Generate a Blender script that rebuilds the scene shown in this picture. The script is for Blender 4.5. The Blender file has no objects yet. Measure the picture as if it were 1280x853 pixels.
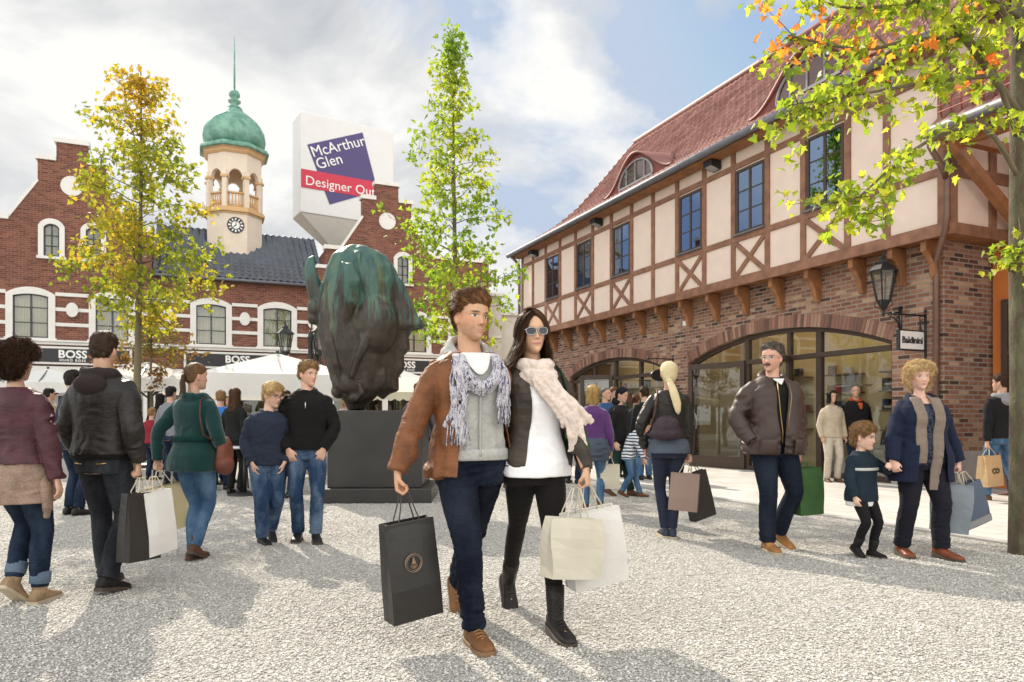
import bpy, bmesh, math, random
import numpy as np
from mathutils import Vector, Matrix
rad = math.radians
random.seed(11)
rng = np.random.default_rng(11)
scene = bpy.context.scene
COL = scene.collection
F_PX, U0, V0, CAM_H = 900.0, 640.0, 524.0, 1.15      # pinhole of the photograph (1280 px wide), horizon row, eye height


def P(u, v, d):
    """World point seen at photo pixel (u, v) at distance d."""
    return Vector(((u - U0) * d / F_PX, d, CAM_H + (V0 - v) * d / F_PX))


def G(u, v):
    """Ground point seen at photo pixel (u, v)."""
    d = F_PX * CAM_H / (v - V0)
    return Vector(((u - U0) * d / F_PX, d, 0))


# ---------------------------------------------------------------- noise
def vnoise(p, seed=0):
    p = np.asarray(p, dtype=np.float64)
    i = np.floor(p).astype(np.int64)
    f = p - i
    u = f * f * (3 - 2 * f)

    def h(a, b, c):
        n = (a * 374761393 + b * 668265263 + c * 1440662683 + seed * 1013904223) & 0xffffffff
        n = ((n ^ (n >> 13)) * 1274126177) & 0xffffffff
        n = ((n ^ (n >> 15)) * 2246822519) & 0xffffffff
        return ((n ^ (n >> 16)) & 0xffff) / 32767.5 - 1.0
    x, y, z = i[:, 0], i[:, 1], i[:, 2]
    r = 0
    for dx in (0, 1):
        wx = u[:, 0] if dx else 1 - u[:, 0]
        for dy in (0, 1):
            wy = u[:, 1] if dy else 1 - u[:, 1]
            for dz in (0, 1):
                wz = u[:, 2] if dz else 1 - u[:, 2]
                r = r + h(x + dx, y + dy, z + dz) * wx * wy * wz
    return r


def sstep(a, b, x):
    t = np.clip((x - a) / (b - a), 0, 1)
    return t * t * (3 - 2 * t)


# ---------------------------------------------------------------- objects
def tag(o, label=None, cat=None, group=None, kind=None):
    if label: o['label'] = label
    if cat: o['category'] = cat
    if group: o['group'] = group
    if kind: o['kind'] = kind
    return o


def empty(name, loc=(0, 0, 0), rz=0.0, label=None, cat=None, group=None):
    o = bpy.data.objects.new(name, None)
    o.empty_display_size = 0.1
    COL.objects.link(o)
    o.location = loc
    o.rotation_euler = (0, 0, rz)
    return tag(o, label, cat, group)


def link_mesh(name, me, mats, parent=None, smooth=False):
    o = bpy.data.objects.new(name, me)
    COL.objects.link(o)
    if not isinstance(mats, (list, tuple)): mats = [mats]
    if len(me.materials) == 0:
        for m in mats: me.materials.append(m)
    if parent is not None: o.parent = parent
    if smooth:
        me.polygons.foreach_set('use_smooth', np.ones(len(me.polygons), dtype=bool))
    me.update()
    return o


def copy_tree(o, parent=None):
    c = o.copy()
    COL.objects.link(c)
    if parent is not None: c.parent = parent
    for ch in list(o.children): copy_tree(ch, c)
    return c


class MB:
    """Collects shapes into one mesh."""
    def __init__(s, M=None):
        s.v, s.f, s.mi = [], [], []
        s.M = M
        s.m = 0

    def add(s, vs, fs):
        n = len(s.v)
        if s.M is not None: vs = [s.M @ Vector(v) for v in vs]
        s.v.extend([tuple(v) for v in vs])
        s.f.extend([tuple(i + n for i in f) for f in fs])
        s.mi.extend([s.m] * len(fs))
        return s

    def box(s, x0, x1, y0, y1, z0, z1):
        if x0 > x1: x0, x1 = x1, x0
        if y0 > y1: y0, y1 = y1, y0
        if z0 > z1: z0, z1 = z1, z0
        return s.add([(x0, y0, z0), (x1, y0, z0), (x1, y1, z0), (x0, y1, z0), (x0, y0, z1), (x1, y0, z1), (x1, y1, z1), (x0, y1, z1)],
                     [(0, 3, 2, 1), (4, 5, 6, 7), (0, 1, 5, 4), (1, 2, 6, 5), (2, 3, 7, 6), (3, 0, 4, 7)])

    def beam(s, a, b, w, h, up=(0, 0, 1)):
        """Rectangular bar from a to b, w across, h along up."""
        a, b = Vector(a), Vector(b)
        d = (b - a).normalized()
        up = Vector(up)
        sx = d.cross(up)
        if sx.length < 1e-5: sx = d.cross(Vector((1, 0, 0)))
        sx.normalize()
        sz = sx.cross(d).normalized()
        vs = []
        for c in (a, b):
            for i, j in ((-1, -1), (1, -1), (1, 1), (-1, 1)):
                vs.append(c + sx * (i * w / 2) + sz * (j * h / 2))
        return s.add(vs, [(0, 1, 2, 3), (7, 6, 5, 4), (0, 4, 5, 1), (1, 5, 6, 2), (2, 6, 7, 3), (3, 7, 4, 0)])

    def prism(s, poly, y0, y1, axis='y'):
        """2-D polygon (counter-clockwise in x,z) extruded along y."""
        n = len(poly)
        def pt(p, t):
            if axis == 'y': return (p[0], t, p[1])
            if axis == 'z': return (p[0], p[1], t)
            return (t, p[0], p[1])
        vs = [pt(p, y0) for p in poly] + [pt(p, y1) for p in poly]
        fs = [tuple(range(n)), tuple(range(2 * n - 1, n - 1, -1))]
        for i in range(n):
            j = (i + 1) % n
            fs.append((i, i + n, j + n, j))
        return s.add(vs, fs)

    def tube(s, pts, r, n=10, cap=True, ref=None, flat=1.0, closed=False):
        """Loft along pts; r a number or one (number or (a, b)) per point."""
        pts = [Vector(p) for p in pts]
        k = len(pts)
        if not isinstance(r, (list, tuple)): r = [r] * k
        vs, fs = [], []
        prev = None
        for i, p in enumerate(pts):
            if closed: t = pts[(i + 1) % k] - pts[(i - 1) % k]
            else: t = pts[min(i + 1, k - 1)] - pts[max(i - 1, 0)]
            if t.length < 1e-9: t = Vector((0, 0, 1))
            t.normalize()
            if prev is None:
                a = Vector(ref) if ref is not None else (Vector((1, 0, 0)) if abs(t.x) < .8 else Vector((0, 1, 0)))
            else: a = Vector(ref) if ref is not None else prev
            a = a - t * a.dot(t)
            if a.length < 1e-4: a = t.orthogonal()
            a.normalize()
            prev = a
            b = t.cross(a)
            ri = r[i]
            ra, rb = ri if isinstance(ri, (list, tuple)) else (ri, ri * flat)
            for q in range(n):
                an = 2 * math.pi * q / n
                vs.append(p + a * (ra * math.cos(an)) + b * (rb * math.sin(an)))
        last = k if closed else k - 1
        for i in range(last):
            i2 = (i + 1) % k
            for q in range(n):
                q2 = (q + 1) % n
                fs.append((i * n + q, i * n + q2, i2 * n + q2, i2 * n + q))
        if cap and not closed:
            fs.append(tuple(range(n - 1, -1, -1)))
            fs.append(tuple(range((k - 1) * n, k * n)))
        return s.add(vs, fs)

    def rings(s, rings, cap=True):
        """Loft over explicit rings (lists of equally many points)."""
        n = len(rings[0])
        vs = [p for r in rings for p in r]
        fs = []
        for i in range(len(rings) - 1):
            for q in range(n):
                q2 = (q + 1) % n
                fs.append((i * n + q, i * n + q2, (i + 1) * n + q2, (i + 1) * n + q))
        if cap:
            fs.append(tuple(range(n - 1, -1, -1)))
            fs.append(tuple(range((len(rings) - 1) * n, len(rings) * n)))
        return s.add(vs, fs)

    def lathe(s, prof, n=16, c=(0, 0, 0), a0=0.0, close=True):
        rs = []
        for r, z in prof:
            rs.append([(c[0] + r * math.cos(a0 + 2 * math.pi * q / n), c[1] + r * math.sin(a0 + 2 * math.pi * q / n), c[2] + z) for q in range(n)])
        return s.rings(rs, close)

    def ball(s, c, r, n=12, m=8, M=None):
        if not isinstance(r, (list, tuple)): r = (r, r, r)
        rs = []
        for i in range(1, m):
            th = math.pi * i / m
            ring = []
            for q in range(n):
                a = 2 * math.pi * q / n
                v = Vector((r[0] * math.sin(th) * math.cos(a), r[1] * math.sin(th) * math.sin(a), -r[2] * math.cos(th)))
                if M is not None: v = M @ v
                ring.append(Vector(c) + v)
            rs.append(ring)
        return s.rings(rs)

    def grid(s, fn, nu, nv, thick=0.0):
        """Sheet fn(i/nu, j/nv)."""
        vs = [fn(i / nu, j / nv) for j in range(nv + 1) for i in range(nu + 1)]
        w = nu + 1
        return s.add(vs, [(j * w + i, j * w + i + 1, (j + 1) * w + i + 1, (j + 1) * w + i) for j in range(nv) for i in range(nu)])

    def mesh(s, name='m'):
        me = bpy.data.meshes.new(name)
        me.from_pydata(s.v, [], s.f)
        return me

    def build(s, name, mats, parent=None, smooth=False, bevel=0.0, fix=True, solid=0.0, sub=0):
        me = s.mesh(name)
        if fix:
            bm = bmesh.new(); bm.from_mesh(me)
            bmesh.ops.recalc_face_normals(bm, faces=bm.faces)
            bm.to_mesh(me); bm.free()
        ml = mats if isinstance(mats, (list, tuple)) else [mats]
        for m in ml: me.materials.append(m)
        if len(ml) > 1: me.polygons.foreach_set('material_index', s.mi)
        o = link_mesh(name, me, ml, parent, smooth)
        if solid:
            md = o.modifiers.new('s', 'SOLIDIFY'); md.thickness = solid; md.offset = 0
        if bevel:
            md = o.modifiers.new('b', 'BEVEL'); md.width = bevel; md.segments = 2; md.limit_method = 'ANGLE'; md.angle_limit = rad(40)
            md.harden_normals = False
        if sub:
            md = o.modifiers.new('u', 'SUBSURF'); md.levels = sub; md.render_levels = sub
        return o


def remesh(mb, vox, smooth=4, fac=0.5, dec=0):
    me = mb.mesh('t')
    o = bpy.data.objects.new('t', me)
    COL.objects.link(o)
    md = o.modifiers.new('r', 'REMESH'); md.mode = 'VOXEL'; md.voxel_size = vox; md.adaptivity = 0
    if smooth:
        ms = o.modifiers.new('s', 'SMOOTH'); ms.iterations = smooth; ms.factor = fac
    dg = bpy.context.evaluated_depsgraph_get()
    m2 = bpy.data.meshes.new_from_object(o.evaluated_get(dg))
    bpy.data.objects.remove(o)
    bpy.data.meshes.remove(me)
    m2.polygons.foreach_set('use_smooth', np.ones(len(m2.polygons), dtype=bool))
    return m2


def get_co(me):
    a = np.empty(len(me.vertices) * 3)
    me.vertices.foreach_get('co', a)
    return a.reshape(-1, 3)


def set_co(me, a):
    me.vertices.foreach_set('co', np.ascontiguousarray(a).ravel())
    me.update()


def get_no(me):
    a = np.empty(len(me.vertices) * 3)
    me.vertices.foreach_get('normal', a) if False else me.vertex_normals.foreach_get('vector', a)
    return a.reshape(-1, 3)


def set_col(me, c, name='Col'):
    c = np.asarray(c)
    if c.shape[1] == 3: c = np.hstack([c, np.ones((len(c), 1))])
    at = me.attributes.new(name, 'FLOAT_COLOR', 'POINT')
    at.data.foreach_set('color', np.ascontiguousarray(c, dtype=np.float32).ravel())


def iso_cut(me, phi):
    """Cut the mesh along phi(co) = 0 and drop phi < 0."""
    co = get_co(me)
    val = phi(co)
    bm = bmesh.new(); bm.from_mesh(me)
    lay = bm.verts.layers.float_vector.new('oc')
    for v, x in zip(bm.verts, val):
        v[lay] = v.co
        v.co.x = x
    g = list(bm.verts) + list(bm.edges) + list(bm.faces)
    bmesh.ops.bisect_plane(bm, geom=g, dist=1e-6, plane_co=(0, 0, 0), plane_no=(1, 0, 0), clear_inner=True)
    for v in bm.verts: v.co = v[lay]
    bm.verts.layers.float_vector.remove(lay)
    bm.to_mesh(me); bm.free()
    return me


# ---------------------------------------------------------------- materials
MATS = {}


def _nodes(name):
    m = bpy.data.materials.new(name)
    m.use_nodes = True
    nt = m.node_tree
    return m, nt, nt.nodes, nt.links, nt.nodes['Principled BSDF']


def N(nt, typ, **kw):
    n = nt.nodes.new(typ)
    for k, v in kw.items():
        if k.startswith('i_'):
            key = k[2:]
            key = int(key) if key.isdigit() else key.replace('_', ' ')
            n.inputs[key].default_value = v
        else: setattr(n, k, v)
    return n


def mathn(nt, op, a, b=None, clamp=False):
    n = nt.nodes.new('ShaderNodeMath'); n.operation = op; n.use_clamp = clamp
    for i, x in enumerate((a, b)):
        if x is None: continue
        if isinstance(x, (int, float)): n.inputs[i].default_value = x
        else: nt.links.new(x, n.inputs[i])
    return n.outputs[0]


def ramp(nt, fac, stops):
    n = nt.nodes.new('ShaderNodeValToRGB')
    el = n.color_ramp.elements
    while len(el) > 1: el.remove(el[-1])
    for i, (p, c) in enumerate(stops):
        e = el[0] if i == 0 else el.new(p)
        e.position = p
        e.color = (*c, 1) if len(c) == 3 else c
    nt.links.new(fac, n.inputs[0])
    return n.outputs[0]


def mixc(nt, fac, a, b, mode='MIX'):
    n = nt.nodes.new('ShaderNodeMix'); n.data_type = 'RGBA'; n.blend_type = mode
    for i, x in ((0, fac), (6, a), (7, b)):
        if isinstance(x, (int, float)): n.inputs[i].default_value = x
        elif isinstance(x, (tuple, list)): n.inputs[i].default_value = (*x, 1) if len(x) == 3 else x
        else: nt.links.new(x, n.inputs[i])
    return n.outputs[2]


def objco(nt, scale=(1, 1, 1), rot=(0, 0, 0)):
    t = nt.nodes.new('ShaderNodeTexCoord')
    mp = nt.nodes.new('ShaderNodeMapping')
    mp.inputs['Scale'].default_value = scale
    mp.inputs['Rotation'].default_value = rot
    nt.links.new(t.outputs['Object'], mp.inputs['Vector'])
    return mp.outputs[0]


def noise(nt, vec, scale, detail=4, rough=.55, dist=0):
    n = nt.nodes.new('ShaderNodeTexNoise')
    n.inputs['Scale'].default_value = scale; n.inputs['Detail'].default_value = detail
    n.inputs['Roughness'].default_value = rough; n.inputs['Distortion'].default_value = dist
    if vec is not None: nt.links.new(vec, n.inputs['Vector'])
    return n.outputs[0]


def bump(nt, h, strength, dist, prev=None):
    b = nt.nodes.new('ShaderNodeBump')
    b.inputs['Strength'].default_value = strength; b.inputs['Distance'].default_value = dist
    nt.links.new(h, b.inputs['Height'])
    if prev is not None: nt.links.new(prev, b.inputs['Normal'])
    return b.outputs[0]


def mat(name, col, rough=.6, var=.15, vscale=6, bscale=60, bstr=.25, bdist=.003, metal=0, spec=.5, sheen=0, stretch=(1, 1, 1), attr=False, coat=0, second=None, sscale=3):
    """General procedural surface: base colour broken up by noise, and a bump."""
    if name in MATS: return MATS[name]
    m, nt, nodes, links, b = _nodes(name)
    v = objco(nt, stretch)
    if attr:
        a = N(nt, 'ShaderNodeAttribute', attribute_name='Col'); base = a.outputs['Color']
    else: base = col
    if second is not None:
        base = mixc(nt, ramp(nt, noise(nt, v, sscale, 5), [(.42, (0, 0, 0)), (.6, (1, 1, 1))]), base, second)
    f = ramp(nt, noise(nt, v, vscale, 6), [(.3, (1 - var,) * 3), (.7, (1 + var,) * 3)])
    c = mixc(nt, 1.0, base, f, 'MULTIPLY')
    links.new(c, b.inputs['Base Color'])
    b.inputs['Roughness'].default_value = rough
    b.inputs['Metallic'].default_value = metal
    b.inputs['Specular IOR Level'].default_value = spec
    if sheen:
        b.inputs['Sheen Weight'].default_value = sheen
        b.inputs['Sheen Roughness'].default_value = .5
    if coat: b.inputs['Coat Weight'].default_value = coat
    if bstr:
        n1 = bump(nt, noise(nt, v, bscale, 5), bstr, bdist)
        links.new(n1, b.inputs['Normal'])
    MATS[name] = m
    return m


def cloth(name, col, weave=350, rough=.85, var=.12, bstr=.3, sheen=.03, fold=0.0, second=None):
    """Woven fabric: fine weave, faint blotches, soft mid-size creases."""
    if name in MATS: return MATS[name]
    m, nt, nodes, links, b = _nodes(name)
    v = objco(nt)
    n1 = noise(nt, v, 9, 5)
    f = ramp(nt, n1, [(.3, (1 - var,) * 3), (.7, (1 + var,) * 3)])
    fine = noise(nt, v, weave, 2)
    f2 = ramp(nt, fine, [(.3, (1 - var * .9,) * 3), (.7, (1 + var * .9,) * 3)])
    base = col
    if second is not None:
        base = mixc(nt, ramp(nt, noise(nt, v, 45, 3), [(.45, (0, 0, 0)), (.58, (1, 1, 1))]), col, second)
    c = mixc(nt, 1.0, mixc(nt, 1.0, base, f, 'MULTIPLY'), f2, 'MULTIPLY')
    links.new(c, b.inputs['Base Color'])
    b.inputs['Roughness'].default_value = rough
    b.inputs['Specular IOR Level'].default_value = .12
    b.inputs['Sheen Weight'].default_value = sheen
    nb = bump(nt, fine, bstr, .0012)
    nb = bump(nt, noise(nt, objco(nt, (1, 1, 2.2)), 22, 4, .5, .8), .35, .010, nb)
    links.new(nb, b.inputs['Normal'])
    MATS[name] = m
    return m


def denim(name, col, worn, rough=.85):
    if name in MATS: return MATS[name]
    m, nt, nodes, links, b = _nodes(name)
    v = objco(nt)
    n1 = ramp(nt, noise(nt, objco(nt, (1, 1, .45)), 6, 5), [(.42, (0, 0, 0)), (.72, (1, 1, 1))])
    fine = noise(nt, objco(nt, (1, 1, .4)), 320, 2)
    c = mixc(nt, n1, col, worn)
    c = mixc(nt, 1.0, c, ramp(nt, fine, [(.3, (.75,) * 3), (.7, (1.25,) * 3)]), 'MULTIPLY')
    links.new(c, b.inputs['Base Color'])
    b.inputs['Roughness'].default_value = rough
    b.inputs['Specular IOR Level'].default_value = .1
    nb = bump(nt, fine, .3, .001)
    nb = bump(nt, noise(nt, objco(nt, (1, 1, 2.6)), 20, 5, .55, 1.4), .6, .016, nb)
    links.new(nb, b.inputs['Normal'])
    MATS[name] = m
    return m


def leather(name, col, rough=.42, second=None):
    if name in MATS: return MATS[name]
    m, nt, nodes, links, b = _nodes(name)
    v = objco(nt)
    c = mixc(nt, 1.0, col, ramp(nt, noise(nt, v, 10, 6), [(.3, (.62,) * 3), (.7, (1.35,) * 3)]), 'MULTIPLY')
    links.new(c, b.inputs['Base Color'])
    rr = ramp(nt, noise(nt, v, 14, 4), [(.3, (rough - .1,) * 3), (.7, (rough + .14,) * 3)])
    links.new(rr, b.inputs['Roughness'])
    b.inputs['Specular IOR Level'].default_value = .28
    vo = N(nt, 'ShaderNodeTexVoronoi'); vo.inputs['Scale'].default_value = 260; links.new(v, vo.inputs['Vector'])
    nb = bump(nt, vo.outputs['Distance'], .25, .0015)
    nb = bump(nt, noise(nt, objco(nt, (1, 1, 2.4)), 16, 5, .55, 1.2), .5, .014, nb)
    links.new(nb, b.inputs['Normal'])
    MATS[name] = m
    return m


def skin_mat(name='skin'):
    if name in MATS: return MATS[name]
    m, nt, nodes, links, b = _nodes(name)
    a = N(nt, 'ShaderNodeAttribute', attribute_name='Col')
    v = objco(nt)
    c = mixc(nt, 1.0, a.outputs['Color'], ramp(nt, noise(nt, v, 40, 4), [(.3, (.92,) * 3), (.7, (1.08,) * 3)]), 'MULTIPLY')
    links.new(c, b.inputs['Base Color'])
    b.inputs['Roughness'].default_value = .48
    b.inputs['Specular IOR Level'].default_value = .4
    b.inputs['Subsurface Weight'].default_value = .12
    b.inputs['Subsurface Radius'].default_value = (1.0, .35, .2)
    b.inputs['Subsurface Scale'].default_value = .008
    links.new(bump(nt, noise(nt, v, 380, 3), .12, .001), b.inputs['Normal'])
    MATS[name] = m
    return m


def hair_mat(name, dark, light, rough=.55):
    if name in MATS: return MATS[name]
    m, nt, nodes, links, b = _nodes(name)
    g = N(nt, 'ShaderNodeNewGeometry')
    n = noise(nt, objco(nt, (1, 1, .35)), 90, 4)
    f = mathn(nt, 'ADD', mathn(nt, 'MULTIPLY', g.outputs['Random Per Island'], .55), mathn(nt, 'MULTIPLY', n, .5))
    c = ramp(nt, f, [(.15, dark), (.8, light)])
    links.new(c, b.inputs['Base Color'])
    b.inputs['Roughness'].default_value = rough
    b.inputs['Specular IOR Level'].default_value = .22
    tr = N(nt, 'ShaderNodeBsdfTranslucent'); links.new(c, tr.inputs['Color'])
    mx = N(nt, 'ShaderNodeMixShader', i_0=.28)
    links.new(b.outputs[0], mx.inputs[1]); links.new(tr.outputs[0], mx.inputs[2])
    links.new(mx.outputs[0], nodes['Material Output'].inputs[0])
    MATS[name] = m
    return m


def glass_mat(name, tint=(.8, .86, .88), refl=.0, rough=.0, mirror=(.9, .9, .9)):
    """Window glass: what is behind shows through, and it mirrors by Fresnel."""
    if name in MATS: return MATS[name]
    m = bpy.data.materials.new(name); m.use_nodes = True
    nt = m.node_tree; nt.nodes.clear()
    out = N(nt, 'ShaderNodeOutputMaterial')
    tr = N(nt, 'ShaderNodeBsdfTransparent'); tr.inputs[0].default_value = (*tint, 1)
    gl = N(nt, 'ShaderNodeBsdfGlossy'); gl.inputs['Roughness'].default_value = rough; gl.inputs[0].default_value = (*mirror, 1)
    lw = N(nt, 'ShaderNodeLayerWeight', i_Blend=.5)      # Schlick's curve, the same from both faces of the thin pane
    fac = mathn(nt, 'ADD', mathn(nt, 'MULTIPLY', mathn(nt, 'POWER', lw.outputs['Facing'], 4.0), .8), .04 + refl, True)
    mx = N(nt, 'ShaderNodeMixShader')
    nt.links.new(fac, mx.inputs[0]); nt.links.new(tr.outputs[0], mx.inputs[1]); nt.links.new(gl.outputs[0], mx.inputs[2])
    nt.links.new(mx.outputs[0], out.inputs[0])
    MATS[name] = m
    return m


def text_mesh(body, size, depth=.004, font=None, bold=0.0, space=1.0, ax='LEFT'):
    cu = bpy.data.curves.new('txt', 'FONT')
    cu.body = body; cu.size = size; cu.extrude = depth; cu.offset = bold; cu.space_character = space
    cu.align_x = ax; cu.resolution_u = 3
    o = bpy.data.objects.new('txt', cu)
    COL.objects.link(o)
    dg = bpy.context.evaluated_depsgraph_get()
    me = bpy.data.meshes.new_from_object(o.evaluated_get(dg))
    bpy.data.objects.remove(o); bpy.data.curves.remove(cu)
    me.materials.clear()
    return me
# ================================================================ world, sun, camera
SUN_AZ, SUN_EL = -29.0, 37.0      # degrees from straight ahead (minus = left), and above the horizon
EXPOSURE = 0.70
world = bpy.data.worlds.new('World')
scene.world = world
world.use_nodes = True
wt = world.node_tree
wt.nodes.clear()
wo = N(wt, 'ShaderNodeOutputWorld'); bg = N(wt, 'ShaderNodeBackground'); bg.inputs['Strength'].default_value = 0.10
sky = N(wt, 'ShaderNodeTexSky', sky_type='NISHITA', sun_disc=False)
sky.sun_elevation = rad(SUN_EL); sky.sun_rotation = rad(SUN_AZ); sky.air_density = 1.0; sky.dust_density = 1.2; sky.ozone_density = 1.5
tc = N(wt, 'ShaderNodeTexCoord')
sp = N(wt, 'ShaderNodeSeparateXYZ'); wt.links.new(tc.outputs['Generated'], sp.inputs[0])
mpw = N(wt, 'ShaderNodeMapping'); mpw.inputs['Location'].default_value = (14.0, 9.0, 0); mpw.inputs['Scale'].default_value = (1, 1, 1.55); wt.links.new(tc.outputs['Generated'], mpw.inputs[0])
n1 = noise(wt, mpw.outputs[0], 2.5, 10, .56, .25)
cover = ramp(wt, n1, [(.405, (0, 0, 0)), (.445, (.55, .55, .55)), (.50, (1, 1, 1))])
mp2 = N(wt, 'ShaderNodeMapping'); mp2.inputs['Location'].default_value = (7.3, 4.1, 2.0); mp2.inputs['Scale'].default_value = (1, 1, 1.8); wt.links.new(tc.outputs['Generated'], mp2.inputs[0])
n2 = noise(wt, mp2.outputs[0], 3.2, 8, .55, .4)
ccol = ramp(wt, n2, [(.36, (3.6, 3.75, 4.0)), (.47, (4.7, 4.75, 4.8)), (.57, (6.2, 6.15, 6.0))])
skyc = mixc(wt, 1.0, sky.outputs[0], (3.3, 3.9, 4.9), 'DARKEN')      # sky colour capped round the sun so the blue gaps don't burn out
# sky behind and above the camera brightened, as sunlit clouds, to lift shaded surfaces
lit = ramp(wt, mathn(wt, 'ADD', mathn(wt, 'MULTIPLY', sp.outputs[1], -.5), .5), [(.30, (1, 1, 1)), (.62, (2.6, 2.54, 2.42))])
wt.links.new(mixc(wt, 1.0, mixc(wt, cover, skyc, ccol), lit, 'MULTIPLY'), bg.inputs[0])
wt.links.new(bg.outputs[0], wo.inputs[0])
sl = bpy.data.lights.new('sun', 'SUN'); sl.energy = 4.1; sl.angle = rad(.53); sl.color = (1.0, .90, .76)
so = bpy.data.objects.new('sun', sl); COL.objects.link(so)
sd = Vector((math.sin(rad(SUN_AZ)) * math.cos(rad(SUN_EL)), math.cos(rad(SUN_AZ)) * math.cos(rad(SUN_EL)), math.sin(rad(SUN_EL))))
so.rotation_euler = sd.to_track_quat('Z', 'Y').to_euler()
so.location = (0, 0, 30)
cam = bpy.data.cameras.new('camera'); co_ = bpy.data.objects.new('camera', cam); COL.objects.link(co_)
co_.location = (0, 0, CAM_H); co_.rotation_euler = (rad(90), 0, 0)
cam.sensor_width = 36; cam.lens = 36 * F_PX / 1280; cam.shift_y = (V0 - 426.5) / 1280; cam.clip_start = .05; cam.clip_end = 3000
cam.dof.use_dof = True; cam.dof.focus_distance = 3.75; cam.dof.aperture_fstop = 7.1
scene.camera = co_
vs = scene.view_settings
vs.view_transform = 'Standard'; vs.look = 'None'; vs.exposure = EXPOSURE; vs.gamma = 1.0; vs.use_curve_mapping = False
scene.render.engine = 'CYCLES'
scene.cycles.max_bounces = 8; scene.cycles.transparent_max_bounces = 24; scene.cycles.caustics_reflective = False; scene.cycles.caustics_refractive = False
scene.cycles.use_denoising = True
scene.cycles.sample_clamp_indirect = 6
# ================================================================ people
TORSO = {
    'm': [(.78, .160, .095, .115), (.86, .172, .105, .130), (.94, .168, .108, .125), (1.02, .158, .108, .105), (1.12, .152, .112, .100), (1.22, .163, .120, .108),
          (1.31, .178, .122, .115), (1.38, .182, .108, .112), (1.425, .160, .082, .098), (1.46, .110, .065, .085), (1.50, .064, .058, .072)],
    'f': [(.78, .160, .090, .115), (.86, .176, .098, .135), (.94, .172, .100, .125), (1.01, .150, .095, .095), (1.09, .134, .092, .085), (1.17, .138, .105, .086),
          (1.26, .152, .132, .095), (1.32, .158, .120, .100), (1.38, .160, .088, .098), (1.42, .140, .070, .088), (1.46, .092, .056, .072), (1.50, .054, .050, .060)],
}
HZ = [0, .6, 1.5, 3, 5, 7.5, 10, 12, 13.5, 15.5, 17.5, 19.5, 21, 22.2, 22.9]
HF = [7.2, 8.2, 8.8, 8.8, 8.7, 8.6, 8.6, 8.6, 9.0, 8.9, 8.3, 7.0, 5.2, 3.0, 1.0]
HB = [-1, -2.5, -4, -6, -7.6, -8.8, -9.4, -9.7, -9.9, -9.9, -9.5, -8.4, -6.8, -4.6, -2.4]
HW = [1.5, 2.6, 3.5, 4.7, 5.7, 6.5, 7.0, 7.25, 7.45, 7.5, 7.3, 6.6, 5.5, 3.7, 1.8]


def head_ring(z, jaw=1.0):
    f, b, w = (float(np.interp(z, HZ, t)) for t in (HF, HB, HW))
    if jaw != 1.0: w *= 1 + (jaw - 1) * (1 - min(max(z / 10, 0), 1))
    return f, b, w


def bez(a, b, c, t):
    return a * (1 - t) ** 2 + b * (2 * t * (1 - t)) + c * t * t


def limb_path(a, m, b, n=5, rnd=.22):
    """a -> m -> b with the bend at m rounded; returns points and their fraction 0..1 (m at .5)."""
    p0 = m + (a - m) * rnd; p1 = m + (b - m) * rnd
    pts, fr = [], []
    for i in range(n): t = i / n; pts.append(a + (p0 - a) * t); fr.append(.5 * (1 - rnd) * t)
    for i in range(5): t = i / 4; pts.append(bez(p0, m, p1, t)); fr.append(.5 - .5 * rnd + rnd * t)
    for i in range(1, n + 1): t = i / n; pts.append(p1 + (b - p1) * t); fr.append(.5 + .5 * rnd + .5 * (1 - rnd) * t)
    return pts, fr


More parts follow.
